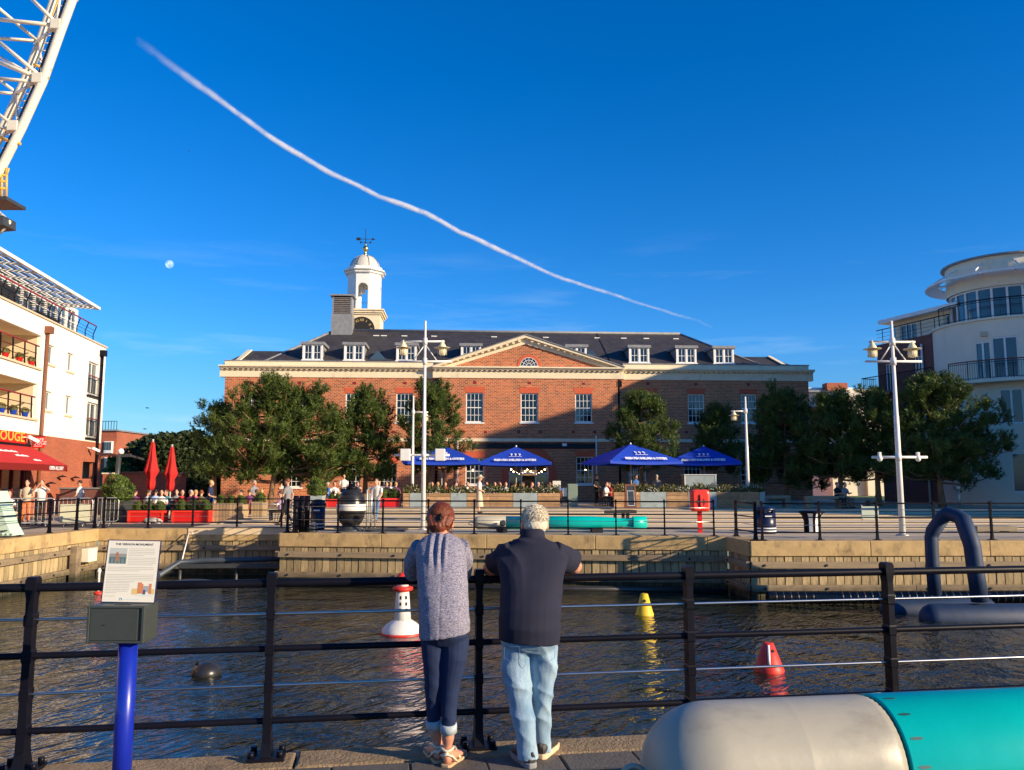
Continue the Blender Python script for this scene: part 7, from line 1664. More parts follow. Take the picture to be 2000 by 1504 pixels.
    for k in range(520):
        th = rnd.uniform(0, 2*math.pi); u = rnd.uniform(-.55, 1); st = Vector((math.sqrt(1-u*u)*math.cos(th), math.sqrt(1-u*u)*math.sin(th), u))
        if st.y > .75: continue
        ang = math.acos(max(-1, min(1, st.dot(clip)))); 
        if ang < .25: continue
        off = rnd.uniform(.985, 1.03); P_ = []
        for j in range(7):
            f = j/6*.93; q = (st*math.sin((1-f)*ang)+clip*math.sin(f*ang))/math.sin(ang); q = q.normalized()*(off + .05*math.sin(f*math.pi)*(1 if q.z < .2 else .2)); P_.append(Mh @ Vector((C_.x+q.x*Rr.x+rnd.gauss(0,.0006), C_.y+q.y*Rr.y, C_.z+q.z*Rr.z)))
        d.tube(P_, [.0012,.0019,.0022,.0022,.0020,.0018,.0012], 4, cap=False)
    stuff(d.build('loose_strands', M['hair_red'], ho))
    d = MB(); 
    for sx in (-1,1): esphere(d, Mh, (sx*.028,.078,.006), (.010,.008,.007), 10, 8)
    d.build('eyes', M['eye'], t)
woman()
def man():
    t = thing('person', 'white-haired man in a navy polo shirt and faded jeans leaning on the railing', 'person', tuple(gp(1040,1490)))
    d = MB()
    d.loft([oval(974,1094,1252,5.17,.165,5), oval(973,1096,1222,5.17,.180,3), oval(975,1097,1185,5.19,.178), oval(976,1098,1145,5.24,.170), oval(972,1106,1112,5.30,.160,e=2.6), oval(970,1110,1090,5.34,.145,e=2.6), oval(980,1101,1072,5.37,.120,e=2.5), oval(998,1084,1058,5.39,.098), oval(1012,1068,1049,5.40,.080), oval(1017,1063,1040,5.42,.070)])
    sh = [((990,1080,5.37),(966,1100,5.44),(957,1111,5.52),(1000,1113,5.60)), ((1092,1080,5.37),(1112,1096,5.44),(1122,1106,5.50),(1075,1113,5.64))]
    d.tube([P3(1004,1083,5.36), P3(982,1091,5.40), P3(962,1104,5.47)], [.095,.090,.072], 18); d.tube([P3(1078,1083,5.36), P3(1100,1091,5.40), P3(1119,1102,5.46)], [.095,.090,.072], 18)
    put('polo_shirt', solid(d, 'polo_shirt', .007, M['polo'], 5, folds(7, .0150, 11, [(.75,.2,-.65),(.5,.1,.85),(.9,.3,.3)], .15)), t)
    c_ = P3(1040,1044,5.41)
    d = MB(); d.lathe([(.080,-.040),(.082,-.02),(.074,.030),(.068,.034),(.070,-.03)], (c_.x,c_.y,c_.z+.0), 24, cap=False); m_ = d.mesh('collar'); m_.transform(Matrix.Translation(c_) @ Matrix.Rotation(R(-6),4,'X') @ Matrix.Translation(-c_)); m_.materials.append(M['polo']); put('collar', m_, t)
    d = MB(); d.loft([oval(977,1092,1225,5.18,.15), oval(977,1091,1255,5.18,.150), oval(985,1086,1272,5.19,.10)])
    L_ = [(1009,1262,5.17,.095),(1008,1300,5.17,.091),(1011,1345,5.17,.083),(1020,1390,5.16,.074),(1027,1430,5.15,.064),(1029,1462,5.15,.060),(1030,1482,5.15,.064)]
    R_ = [(1062,1262,5.19,.092),(1062,1300,5.20,.084),(1060,1345,5.23,.070),(1058,1390,5.27,.062),(1059,1430,5.30,.054),(1060,1455,5.32,.052),(1061,1468,5.32,.055)]
    for q in (L_, R_): d.tube([P3(*p[:3]) for p in q], [p[3] for p in q], 18)
    put('jeans', solid(d, 'jeans', .007, M['jean_light'], 3, folds(3, .0075, 17, [(.85,.2,.45),(.8,.1,-.5),(.55,.1,.8)], .25)), t)
    d = MB()
    for px_, s_ in ((1000,-1),(1068,1)):
        a = P3(px_-15,1262,5.03); b_ = P3(px_+15,1290,5.03)
        d.tube([(a.x,5.012,a.z),(b_.x,5.012,a.z),(b_.x,5.025,b_.z+.015),((a.x+b_.x)/2,5.02,b_.z-.01),(a.x,5.025,b_.z+.015),(a.x,5.012,a.z)], .0012, 5)
    d.build('pocket_seams', M['jean_seam'], t)
    d = MB(); Mh = Matrix.Translation(P3(1044,1021,5.47)) @ Matrix.Rotation(R(-14),4,'X') @ Matrix.Rotation(R(8),4,'Z'); head_into(d, Mh, 1.06)
    d.tube([Mh @ Vector((0,-.020,-.06)), P3(1041,1046,5.43), P3(1040,1072,5.40)], [.060,.056,.055], 16)
    d.loft([oval(985,1085,1250,5.18,.12), oval(985,1090,1150,5.24,.12), oval(996,1086,1082,5.38,.08)])
    for S_, sd in ((sh[0],1),(sh[1],-1)):
        d.tube([P3(*S_[0]),P3(*S_[1]),P3(*S_[2])], [.055,.056,.050], 14); d.sphere(P3(*S_[2]), .050, 14, 10); d.tube([P3(*S_[2]),P3(*S_[2]).lerp(P3(*S_[3]),.35),P3(*S_[3])], [.050,.050,.032], 14)
        w_ = P3(*S_[3]); hand_into(d, w_, (sd*.95,.15,-.05), (0,.15,1), sd, 1.05)
    for q in (L_, R_): d.tube([P3(*p[:3]) for p in q[::2]], [.065,.052,.034,.030], 12)
    gl = gp(1034,1500); gr = gp(1060,1482)
    for g_, q in ((gl,L_),(gr,R_)): b = P3(*q[-1][:3]); d.tube([b, Vector((g_.x,g_.y+.05,.085)), Vector((g_.x,g_.y+.12,.05))], [.030,.030,.028], 12)
    put('body', solid(d, 'body', .0062, M['skin2'], 2), t)
    # shoes
    for (g_, out_, sole, nm) in ((gl, -.40, M['lead'], 'left'),(gr, .40, M['sole_c'], 'right')):
        fd = Vector((out_,1,0)).normalized(); sd_ = Vector((fd.y,-fd.x,0)); h_ = Vector((g_.x,g_.y+.02,0))
        def ring(l, wx, z0, z1): return [h_+fd*l+sd_*math.cos(a)*wx+Vector((0,0,(z0+z1)/2+math.sin(a)*(z1-z0)/2)) for a in np.linspace(0,2*math.pi,17)[:-1]]
        s_ = MB(); s_.loft([ring(-.045,.022,.02,.085), ring(-.02,.036,.02,.105), ring(.04,.039,.02,.11), ring(.10,.041,.02,.095), ring(.16,.043,.02,.075), ring(.21,.036,.02,.06), ring(.24,.018,.025,.045)])
        sho = put('shoe', solid(s_, 'shoe', .007, M['shoe'], 2), t); s_ = MB(); pr_ = [(-.050,.018),(-.030,.037),(.05,.040),(.13,.043),(.18,.045),(.225,.034),(.248,.014)]
        pl_ = [h_+fd*l+sd_*w2 for l, w2 in pr_]+[h_+fd*l-sd_*w2 for l, w2 in pr_[::-1]]; s_.vprism([(p.x,p.y) for p in pl_], .0, .034); s_.build('sole', sole, sho, bevel=.007)
        s_ = MB(); pp = h_-fd*.043; s_.sphere((pp.x,pp.y,.080), .012, 10, 8, (1,.5,1.4)); s_.build('heel_tab', M['shoe'], sho)
    d = MB(); esphere(d, Mh, (0,-.020,.026), (.086,.096,.092)); esphere(d, Mh, (0,-.045,-.02), (.078,.068,.070))
    def hf(P): return .0007*np.sin(P[:,0]*260+P[:,2]*90)+.0006*np.sin(P[:,2]*230-P[:,0]*120)
    ho = put('hair', solid(d, 'hair', .0052, M['hair_white'], 2, hf), t)
    rnd = random.Random(9); d = MB()
    for k in range(1500):
        u = rnd.uniform(-.75,1); th = rnd.uniform(0,2*math.pi); n_ = Vector((math.sqrt(1-u*u)*math.cos(th), math.sqrt(1-u*u)*math.sin(th), u))
        if n_.y > .45: continue
        p = Vector((n_.x*.084, -.022+n_.y*.094, .024+n_.z*.091)); wh = Vector((.25,-.45,.85)).normalized(); fl = (n_-wh); fl = (fl-n_*fl.dot(n_)).normalized()+Vector((rnd.gauss(0,.22),rnd.gauss(0,.22),rnd.gauss(0,.22))); L_1 = rnd.uniform(.012,.024)
        d.tube([Mh @ (p-n_*.002), Mh @ (p+fl*L_1*.5+n_*.0035), Mh @ (p+fl*L_1+n_*.0040)], [.0015,.0013,.0005], 3, cap=False)
    stuff(d.build('short_strands', M['hair_white'], ho))
    d = MB()
    for sx in (-1,1): esphere(d, Mh, (sx*.030,.082,.008), (.010,.008,.007), 10, 8)
    d.build('eyes', M['eye'], t)
M['sole_c'] = mat('cream_sole', (.66,.50,.32), .7)
man()

# ---------------------------------------------------------------- people across the basin
def person_proto(pose, skirt=False, hat=False):
    t = thing('person', 'p', 'person', (0,0,0)); sk = MB(); sh = MB(); tr = MB(); hr = MB(); so_ = MB()
    seated = pose == 'seated'; hz = .50 if seated else .92; lean = -.05 if seated else 0
    hd = Vector((0, lean-.03, hz+.70)); Mh = Matrix.Translation(hd) @ Matrix.Rotation(R(180),4,'Z'); head_into(sk, Mh, 1.05)
    sk.tube([(0,lean,hz+.50),(0,lean-.01,hz+.62)], .05, 10)
    el = lambda z, rx, ry, y=0.: [(rx*math.cos(a), y+ry*math.sin(a), z) for a in np.linspace(0,2*math.pi,17)[:-1]]
    sh.loft([el(hz-.02,.155,.115), el(hz+.18,.15,.11,lean*.5), el(hz+.38,.18,.12,lean), el(hz+.48,.165,.10,lean), el(hz+.54,.07,.06,lean)])
    sk.loft([el(hz,.13,.09), el(hz+.3,.13,.09,lean*.6), el(hz+.48,.12,.07,lean)])
    if pose == 'photo': arms = [((-.19,0,hz+.45),(-.27,-.20,hz+.33),(-.06,-.30,hz+.62)), ((.19,0,hz+.45),(.30,-.16,hz+.40),(.08,-.28,hz+.64))]
    elif seated: arms = [((-.19,lean,hz+.45),(-.25,-.12,hz+.20),(-.10,-.36,hz+.26)), ((.19,lean,hz+.45),(.25,-.12,hz+.20),(.10,-.36,hz+.26))]
    elif pose == 'walk': arms = [((-.20,0,hz+.45),(-.25,.10,hz+.18),(-.22,.02,hz-.06)), ((.20,0,hz+.45),(.25,-.06,hz+.18),(.20,-.22,hz-.02))]
    else: arms = [((-.19,0,hz+.45),(-.24,.02,hz+.18),(-.12,-.16,hz+.10)), ((.19,0,hz+.45),(.24,.02,hz+.18),(.12,-.16,hz+.12))]
    for a, b, c in arms:
        sh.tube([a, Vector(a).lerp(Vector(b), .75)], [.062,.052], 10); sk.tube([a,b,c], [.045,.036,.026], 10); c = Vector(c); b = Vector(b); dv = (c-b).normalized(); sk.tube([c, c+dv*.09], [.030,.022], 8)
        sk.tube([c+dv*.03, c+dv*.06+Vector((.03 if c.x < 0 else -.03,0,.01))], [.012,.009], 6)
    if seated: legs = [((s*.09,0,hz),(s*.11,-.43,hz-.02),(s*.11,-.40,.09)) for s in (-1,1)]
    elif pose == 'walk': legs = [((-.09,0,hz),(-.11,-.10,.50),(-.12,.20,.10)), ((.09,0,hz),(.10,-.12,.50),(.11,-.24,.09))]
    else: legs = [((s*.09,0,hz),(s*.10,-.02,.50),(s*.11,.02,.09)) for s in (-1,1)]
    for a, b, c in legs:
        sk.tube([a,b,c], [.075,.052,.036], 10)
        if skirt: pass
        else: tr.tube([a,b,Vector(b).lerp(Vector(c),.93)], [.092,.066,.050], 12)
        c = Vector(c); so_.loft([[(c.x+wx*math.cos(q), c.y+l, zc+wz*math.sin(q)) for q in np.linspace(0,2*math.pi,11)[:-1]] for l, wx, wz, zc in ((.06,.03,.035,.055),(0,.042,.045,.055),(-.10,.045,.03,.042),(-.18,.03,.02,.035))])
    if skirt: tr.loft([el(hz+.05,.15,.115), el(hz-.2,.20,.16), el(.30,.25,.20)])
    else: tr.loft([el(hz+.06,.15,.11), el(hz-.08,.165,.115)])
    esphere(hr, Mh, (0,-.022,.026), (.088,.096,.094), 14, 10)
    long_ = pose in ('seated_long','stand_long')
    if hat: hr.loft([[(hd.x+r*math.cos(q), hd.y+r*math.sin(q), hd.z+z) for q in np.linspace(0,2*math.pi,17)[:-1]] for r, z in ((.20,.01),(.20,.03),(.11,.06),(.10,.13),(.04,.15))])
    vx = .02
    put('body', solid(sk, 'body', .014, M['skin'], 1), t); put('shirt', solid(sh, 'shirt', vx, M['cloth'], 2), t); put('trousers' if not skirt else 'skirt', solid(tr, 'trousers', vx, M['cloth'], 2), t)
    put('hat' if hat else 'hair', solid(hr, 'hair', .014, M['hair'], 1), t); put('shoes', solid(so_, 'shoes', .016, M['shoe'], 1), t)
    return t
def add_long_hair(proto):
    c = copy_tree(proto, (0,0,0)); return c
PR = {'seated': person_proto('seated'), 'stand': person_proto('stand'), 'walk': person_proto('walk'), 'photo': person_proto('photo'), 'hat': person_proto('stand', skirt=True, hat=True)}
chair_t = thing('cafe_chair', 'chair', 'chair', (0,0,0), group='cafe chairs of the outdoor tables')
d = MB(); d.box(-.21,-.20,.44,.21,.22,.47); d.build('seat', M['brown_frame'], chair_t)
d = MB(); d.tube([(-.20,.22,.44),(-.20,.28,.86),(0,.30,.92),(.20,.28,.86),(.20,.22,.44)], .016, 6); d.box(-.19,.25,.52,.19,.27,.84); d.build('backrest', M['brown_frame'], chair_t)
for sx in (-.19,.19):
    for sy in (-.18,.20): d = MB(); d.tube([(sx,sy,.44),(sx*1.1,sy*1.15,0)], .014, 5); d.build('leg', M['black_matt'], chair_t)
PTREE = tree_of(None)
GT = {k: v for k, v in PTREE.items()}
used = set(); chair_used = [False]
WHT=(.78,.76,.72); BLK=(.012,.012,.014); NVY=(.02,.03,.09); BLU=(.05,.15,.45); LBL=(.35,.5,.75); PNK=(.75,.12,.22); RED=(.55,.03,.03); GRY=(.25,.25,.26); TEAL=(.02,.25,.32); OLV=(.12,.11,.05); CRM=(.62,.52,.36); ORG=(.75,.18,.05); YEL=(.7,.5,.08); PUR=(.18,.05,.15); LIL=(.40,.28,.45); JEA=(.10,.20,.35)
HB=(.03,.017,.010); HBR=(.09,.045,.02); HBL=(.55,.36,.13); HGR=(.45,.43,.40); HR=(.25,.07,.02)
crowd = [
 # kind, px, Y, z, facing deg (0 = towards camera), shirt, trousers, hair, label
 ('seated', 16, 32.2, 0, 60, WHT, CRM, HB, 'seated person in white behind the left-hand steel barrier'),
 ('stand', 53, 32.3, 0, 8, CRM, ORG, HB, 'woman in a cream top and orange trousers standing behind the steel barrier'),
 ('photo', 81, 32.4, 0, 20, WHT, BLK, HB, 'person in a white T-shirt raising a camera outside the cafe'),
 ('walk', 156, 36.0, 0, -80, WHT, BLK, HB, 'man in a white shirt walking past the low brick wall'),
 ('seated', 262, 37.5, 0, 160, PUR, BLK, HB, 'seated diner in dark purple nearest the yellow-green bush'),
 ('seated', 287, 36.2, 0, 150, WHT, NVY, HBR, 'seated diner in white left of the first red parasol pole'),
 ('seated', 304, 37.8, 0, 200, LBL, NVY, HB, 'seated diner in pale blue just right of the first red parasol pole'),
 ('seated', 316, 36.0, 0, 20, WHT, GRY, HBR, 'seated long-faced diner in white facing the camera between the red planters'),
 ('seated', 328, 36.6, 0, -30, TEAL, BLK, HBR, 'seated diner in turquoise beside the table between the red planters'),
 ('seated', 346, 38.2, 0, 10, GRY, BLK, HB, 'seated diner in grey behind the second red parasol pole'),
 ('seated', 355, 36.5, 0, 40, RED, BLK, HBR, 'seated diner in red left of the couple in pink'),
 ('seated', 370, 35.9, 0, 120, PNK, NVY, HGR, 'seated diner in pale pink leaning over behind the bright red planter'),
 ('seated', 381, 36.4, 0, 170, PNK, NVY, HBL, 'fair-haired seated diner in hot pink behind the bright red planter'),
 ('seated', 393, 36.0, 0, 190, OLV, BLK, HR, 'red-haired seated diner in olive behind the bright red planter'),
 ('seated', 408, 38.0, 0, 150, BLU, BLK, HBR, 'seated diner in blue far right of the pink diners'),
 ('stand', 411, 35.2, 0, 100, NVY, NVY, HBL, 'fair-haired person in a navy jacket standing between red and timber planters'),
 ('stand', 496, 40.5, 0, 60, GRY, BLK, HGR, 'grey-haired waiter standing behind the diners by the pine trunks'),
 ('seated', 474, 37.0, 0, -60, RED, BLK, HB, 'seated diner in dark red right of the long timber planter'),
 ('seated', 486, 38.4, 0, 170, PUR, RED, HBR, 'seated diner in plum with red trousers between the timber planters'),
 ('seated', 500, 39.0, 0, 170, ORG, NVY, HBR, 'seated diner in orange right beside the narrow timber planter'),
 ('seated', 512, 38.4, 0, -140, YEL, CRM, HBL, 'seated blonde diner in mustard yellow before the pine trunks'),
 ('seated', 551, 33.5, 0, -90, LIL, BLK, HBR, 'man in a lilac shirt seated on a brown chair at the walkway'),
 ('walk', 562, 31.0, 0.055, -100, GRY, BLK, HR, 'red-haired woman in a striped grey top and black trousers by the chain posts'),
 ('seated', 642, 44.8, TZ, -60, BLU, NVY, HGR, 'grey-haired diner in blue reaching out beside the round grey tub'),
 ('seated', 652, 45.4, TZ, 30, WHT, BLK, HR, 'red-haired diner in white left above the mine'),
 ('stand', 671, 46.5, TZ, 20, WHT, BLK, HB, 'waitress in white standing just behind the black mine'),
 ('seated', 696, 46.0, TZ, 60, BLK, BLK, HBR, 'diner in black seated immediately right of the top of the mine'),
 ('walk', 736, 33.2, .055, -20, WHT, JEA, HBR, 'man in a white T-shirt and blue jeans walking towards the camera right of the mine'),
 ('seated', 755, 45.2, TZ, 10, BLK, BLK, HB, 'dark-haired diner in black behind the right red planter'),
 ('seated', 763, 45.8, TZ, 200, WHT, BLK, HBL, 'blonde diner in white behind the right red planter'),
 ('seated', 772, 45.0, TZ, 160, PUR, NVY, HBL, 'diner with fair hair and plum top at the right end of the red planter'),
 ('seated', 843, 45.2, TZ, 20, OLV, BLK, HB, 'diner in olive just right of the tallest mast'),
 ('seated', 854, 45.8, TZ, 160, CRM, BLK, HBL, 'blonde diner in cream second from the tallest mast'),
 ('seated', 870, 46.2, TZ, 0, RED, BLK, HB, 'diner in dark red under the leftmost blue parasol'),
 ('seated', 887, 45.6, TZ, 90, NVY, BLK, HB, 'diner in navy at the first grey-blue planter panel right of the tallest mast'),
 ('seated', 911, 45.2, TZ, 60, WHT, BLK, HGR, 'grey-haired diner in white left of the woman in the sun hat'),
 ('hat', 936, 38.5, .22, 90, (.75,.62,.58), CRM, (.62,.50,.32), 'woman in a straw sun hat, pink top and pale skirt walking on the steps'),
 ('seated', 949, 45.4, TZ, 30, (.02,.30,.50), BLK, HBR, 'diner in bright turquoise just right of the woman in the sun hat'),
 ('seated', 966, 45.9, TZ, 10, BLK, BLK, HB, 'diner in black between the turquoise diner and the entrance pole'),
 ('seated', 973, 45.2, TZ, 100, CRM, BLK, HR, 'red-haired diner in beige left of the entrance parasol pole'),
 ('seated', 988, 45.0, TZ, 0, WHT, BLK, HBR, 'balding diner in a white shirt facing the camera left of the entrance parasol pole'),
 ('seated', 1006, 46.2, TZ, 180, OLV, BLK, HBR, 'diner in dark olive directly right of the entrance parasol pole'),
 ('seated', 1024, 45.5, TZ, -60, BLK, BLK, HB, 'dark-haired diner in black at the middle of the blue-grey planter panel'),
 ('seated', 1036, 45.0, TZ, 90, (.65,.30,.22), BLK, HR, 'diner in salmon under the entrance lights'),
 ('seated', 1050, 45.4, TZ, 140, GRY, BLK, HGR, 'grey-haired diner in grey right of the salmon-dressed diner'),
 ('seated', 1060, 46.0, TZ, 200, NVY, BLK, HBL, 'blonde diner in navy under the right end of the entrance arch'),
 ('seated', 1073, 45.2, TZ, 160, OLV, BLK, HR, 'red-haired diner in green left of the menu stand'),
 ('seated', 1090, 45.8, TZ, 180, BLU, BLK, HB, 'diner in royal blue behind the menu stand'),
 ('stand', 1165, 46.0, TZ, 60, BLK, BLK, HB, 'person in black standing in shade under the white downpipe'),
 ('seated', 1182, 45.0, TZ, 60, WHT, BLK, HB, 'shaded diner in white left of the chalkboard'),
 ('seated', 1192, 45.6, TZ, -60, RED, BLK, HBR, 'shaded diner in red left of the chalkboard'),
 ('seated', 1206, 46.2, TZ, 180, GRY, BLK, HB, 'shaded diner in grey behind the chalkboard'),
 ('stand', 1242, 47.5, TZ, 40, BLU, BLK, HB, 'person in bright blue standing beneath the third blue parasol'),
 ('stand', 1283, 47.5, TZ, 150, GRY, BLK, HGR, 'person in grey bending over a table beneath the third blue parasol'),
 ('seated', 1262, 46.6, TZ, 10, BLK, BLK, HBR, 'shaded diner in black under the third blue parasol'),
 ('seated', 1633, 42.3, TZ+.0, 35, BLK, BLK, HB, 'person in a black top seated on the stone bench'),
 ('seated', 1648, 42.3, TZ+.0, 35, GRY, (.25,.12,.10), HBR, 'man in a grey T-shirt and shorts seated on the stone bench'),
]
for (kd, px, Y, z, fa, cs, ct, ch_, lb) in crowd:
    x = at(px, 960, Y).x; cols = {'shirt': cs, 'trousers': ct, 'skirt': ct, 'hair': ch_, 'hat': ch_}
    if kd not in used:
        used.add(kd); o = PR[kd]; o.location = (x, Y, z); o.rotation_euler = (0,0,R(fa)); o['label'] = lb; first = o
        for c in GT.get(o.name, []):
            k_ = c.name.split('.')[0]
            if k_ in cols: c.color = (*cols[k_], 1)
    else: copy_tree(PR[kd], (x, Y, z), R(fa), lb, colors=cols, ch=GT)
    if kd == 'seated' and px < 1600:
        lc = 'cafe chair under the ' + lb.replace('seated ', '')[:90]
        if not chair_used[0]: chair_used[0] = True; oc_ = chair_t; oc_.location = (x+.0, Y, z); oc_.rotation_euler = (0,0,R(fa))
        else: oc_ = copy_tree(chair_t, (x, Y, z), R(fa), None, ch=GT)
        lc = ' '.join(lc.split()[:16]); oc_['label'] = lc
# tables
tb = thing('cafe_table', 'pale round cafe table', 'table', (0,0,0), group='cafe tables'); d = MB(); d.lathe([(.42,.70),(.42,.73)], (0,0,0), 18); d.build('tabletop', M['paper'], tb); d = MB(); d.lathe([(.22,0),(.22,.02),(.03,.04),(.03,.70)], (0,0,0), 12); d.build('leg', M['black_matt'], tb)
CT = tree_of(None)
for i, (px, Y, z, lb) in enumerate(((322,36.8,0,'pale cafe table visible in the gap between the two red planters'),(378,36.9,0,'cafe table among the pink-dressed diners'),(490,39.4,0,'cafe table before the twin pine trunks'),(657,45.8,TZ,'cafe table left behind the mine'),(763,45.9,TZ,'cafe table behind the right red planter'),(860,46.4,TZ,'cafe table under the leftmost blue parasol'),(975,46.0,TZ,'cafe table left of the entrance parasol pole'),(1048,46.2,TZ,'cafe table in front of the entrance arch'),(1192,46.0,TZ,'shaded cafe table left of the chalkboard'),(1270,47.2,TZ,'shaded cafe table under the third blue parasol'))):
    o = tb if i == 0 else copy_tree(tb, (0,0,0), 0, ch=CT); o['label'] = lb; o.location = (at(px,960,Y).x, Y+.3, z)
# dog lying by the red planter
Y = 33.2; x = at(295,1018,Y).x; t = thing('dog', 'black and white dog lying in front of the left red planter', 'dog', (x, Y, 0)); d = MB()
d.loft([[(x+l, Y+wy*math.cos(a), zc+wz*math.sin(a)) for a in np.linspace(0,2*math.pi,13)[:-1]] for l, wy, wz, zc in ((-.30,.05,.06,.10),(-.22,.11,.11,.13),(0,.12,.11,.14),(.15,.12,.12,.14),(.26,.07,.07,.15))])
d.sphere((x+.34,Y-.04,.16), .075, 10, 8, (1.1,1,.9)); d.tube([(x+.38,Y-.05,.14),(x+.47,Y-.06,.11)], [.045,.03], 8); d.tube([(x-.28,Y,.1),(x-.42,Y-.1,.05),(x-.5,Y-.2,.04)], [.03,.022,.012], 6)
for lx, ly, ex in ((.18,-.10,.42),(.16,.10,.40),(-.15,-.13,.05),(-.18,.12,.0)): d.tube([(x+lx,Y+ly,.08),(x+(lx+ex)/2,Y+ly*1.3,.045),(x+ex,Y+ly*1.3,.03)], [.045,.03,.025], 8)
for s_ in (-.05,.05): d.tube([(x+.32,Y+s_-.04,.21),(x+.30,Y+s_*1.7-.04,.19)], [.022,.012], 6)
put('body', solid(d, 'body', .014, mat('dog_coat', (.015,.013,.012), .8, 0, 3.2, col2=(.70,.66,.60)), 1), t)
bpy.data.scenes.remove(_tmp)
# ================================================================ FOREGROUND: SIGN, TORPEDO
def sign():
    Y = 4.40; A = at(171,1184,Y); B_ = at(279,1257,Y); x0, x1, z1, z0 = A.x, B_.x, A.z, B_.z; cx = at(234,1300,Y).x; D_ = .17
    t = thing('monument_sign', 'white notice headed THE VERNON MONUMENT above a grey collection box on a blue post', 'sign', (cx, Y+.09, 0))
    pc = (cx, Y+.085)
    d = MB(); d.lathe([(.0475,-.01),(.0475,z0)], (*pc, 0), 28); d.build('post', M['blue_post'], t)
    d = MB(); d.lathe([(.11,0),(.11,.012),(.05,.016)], (*pc,0), 24); d.build('base_plate', M['blue_post'], t)
    # box with recessed door
    th = .008; d = MB(); d.box(x0,Y+.012,z0,x1,Y+D_,z1); d.box(x0,Y,z0,x0+.013,Y+.0121,z1); d.box(x1-.016,Y,z0,x1,Y+.0121,z1); d.box(x0+.013,Y,z1-.012,x1-.016,Y+.0121,z1); d.box(x0+.013,Y,z0,x1-.016,Y+.0121,z0+.012); bx_ = d.build('collection_box', M['box_grey'], t, bevel=.003)
    d = MB(); d.box(x0+.015,Y+.003,z0+.014,x1-.034,Y+.0118,z1-.014); d.build('door', M['box_grey'], bx_, bevel=.0015)
    d = MB(); d.box(x0+.075,Y+.0018,z0+.090,x0+.096,Y+.0028,z0+.094); d.build('keyhole', M['black_matt'], bx_)
    d = MB(); d.box((x0+x1)/2-.03,Y+.045,z1+.0003,(x0+x1)/2+.055,Y+.052,z1+.002); d.build('coin_slot', M['black_matt'], bx_)
    # leaning notice panel
    Yp = Y+.105; P0 = at(198,1168,Yp); P1 = at(301,1165,Yp); wd_ = P1.x-P0.x; ht = .325; a = R(-6)
    F_ = Matrix.Translation((P0.x, Yp, z1+.004)) @ Matrix.Rotation(R(1.0),4,'Y') @ Matrix.Rotation(a,4,'X')
    d = MB(F_); d.box(-.004,0,0,wd_+.004,.008,ht+.004); pn = d.build('notice_frame', M['navy_frame'], t, bevel=.002)
    d = MB(F_); d.box(.003,-.002,.005,wd_-.001,-.0002,ht-.001); d.build('notice_sheet', M['paper'], t)
    def TM(x, z): return F_ @ Matrix.Translation((x,-.0024,z)) @ Matrix.Rotation(R(90),4,'X')
    text('THE VERNON MONUMENT', .0155, TM(wd_/2+.004, ht-.020), M['ink'], t, extrude=.0002, sx=1.08, bold=.0003)
    rnd = random.Random(5)
    def lines(x0, x1, zt, n, step=.0088, last=.6):
        d = MB(F_)
        for k in range(n):
            z = zt-k*step; xe = x1 if k < n-1 else x0+(x1-x0)*last; x = x0
            while x < xe-.004:
                w_ = rnd.uniform(.004,.013); x2 = min(xe, x+w_); d.poly([(x,-.0026,z),(x2,-.0026,z),(x2,-.0026,z+.0021),(x,-.0026,z+.0021)]); x = x2+.0022
        d.build('text_lines', M['ink_grey'], t)
    lines(.118, wd_-.022, ht-.044, 5); lines(.118, wd_-.012, ht-.092, 5, last=.9); lines(.014, wd_-.02, ht-.142, 3, last=.7); lines(.014, wd_-.015, ht-.180, 5, last=.62); lines(.014, .140, ht-.222, 7, last=.5); lines(.014, .115, ht-.292, 1)
    # small picture: sky, town, railing and the monument head
    def rect(x0,z0,x1,z1,col,nm,dy=-.0026): d = MB(F_); d.poly([(x0,dy,z0),(x1,dy,z0),(x1,dy,z1),(x0,dy,z1)]); return d.build('picture', nm, t)
    pm = {k: mat('print_'+k, c, .5) for k, c in dict(sky=(.50,.52,.48), town=(.28,.28,.25), water=(.16,.24,.23), dark=(.05,.05,.05), skin=(.42,.17,.09), ora=(.62,.22,.09), yel=(.70,.50,.18), gry=(.35,.37,.40), blue=(.08,.10,.2), cyan=(.03,.30,.42), pale=(.55,.70,.72)).items()}
    px0, pz0, px1, pz1 = .016, ht-.122, .108, ht-.040
    rect(px0,pz0,px1,pz1,0,pm['sky']); rect(px0,pz0,px1,pz0+.052,0,pm['town'],-.0028); rect(px0,pz0,px1,pz0+.036,0,pm['water'],-.0030)
    for k in range(5): rect(px0+.006+k*.019,pz0,px0+.009+k*.019,pz0+.030,0,pm['dark'],-.0032)
    rect(px0,pz0+.028,px1,pz0+.0305,0,pm['dark'],-.0032)
    d = MB(F_); d.poly([(px0+.042+.008*math.cos(q),-.0034,pz0+.050+.011*math.sin(q)) for q in np.linspace(0,2*math.pi,13)[:-1]]); d.poly([(px0+.034,-.0034,pz0+.012),(px0+.052,-.0034,pz0+.012),(px0+.050,-.0034,pz0+.040),(px0+.035,-.0034,pz0+.040)]); d.build('picture', pm['skin'], t)
    # map drawing low on the right
    mx0, mz0 = wd_-.122, .045
    for (u0,v0,u1,v1,c) in ((0,0,.03,.030,'yel'),(.028,.004,.058,.054,'ora'),(.060,.012,.086,.044,'gry'),(.088,.004,.102,.056,'ora'),(.100,.002,.118,.028,'yel'),(.058,.0,.072,.024,'blue'),(.028,.054,.05,.062,'ora')): rect(mx0+u0,mz0+v0,mx0+u1,mz0+v1,0,pm[c],-.0026-.0001*len(c))
    rect(mx0+.02,mz0-.008,mx0+.112,mz0-.004,0,pm['pale'])
    d = MB(F_); cx_, cz_ = wd_*.36, .018; 
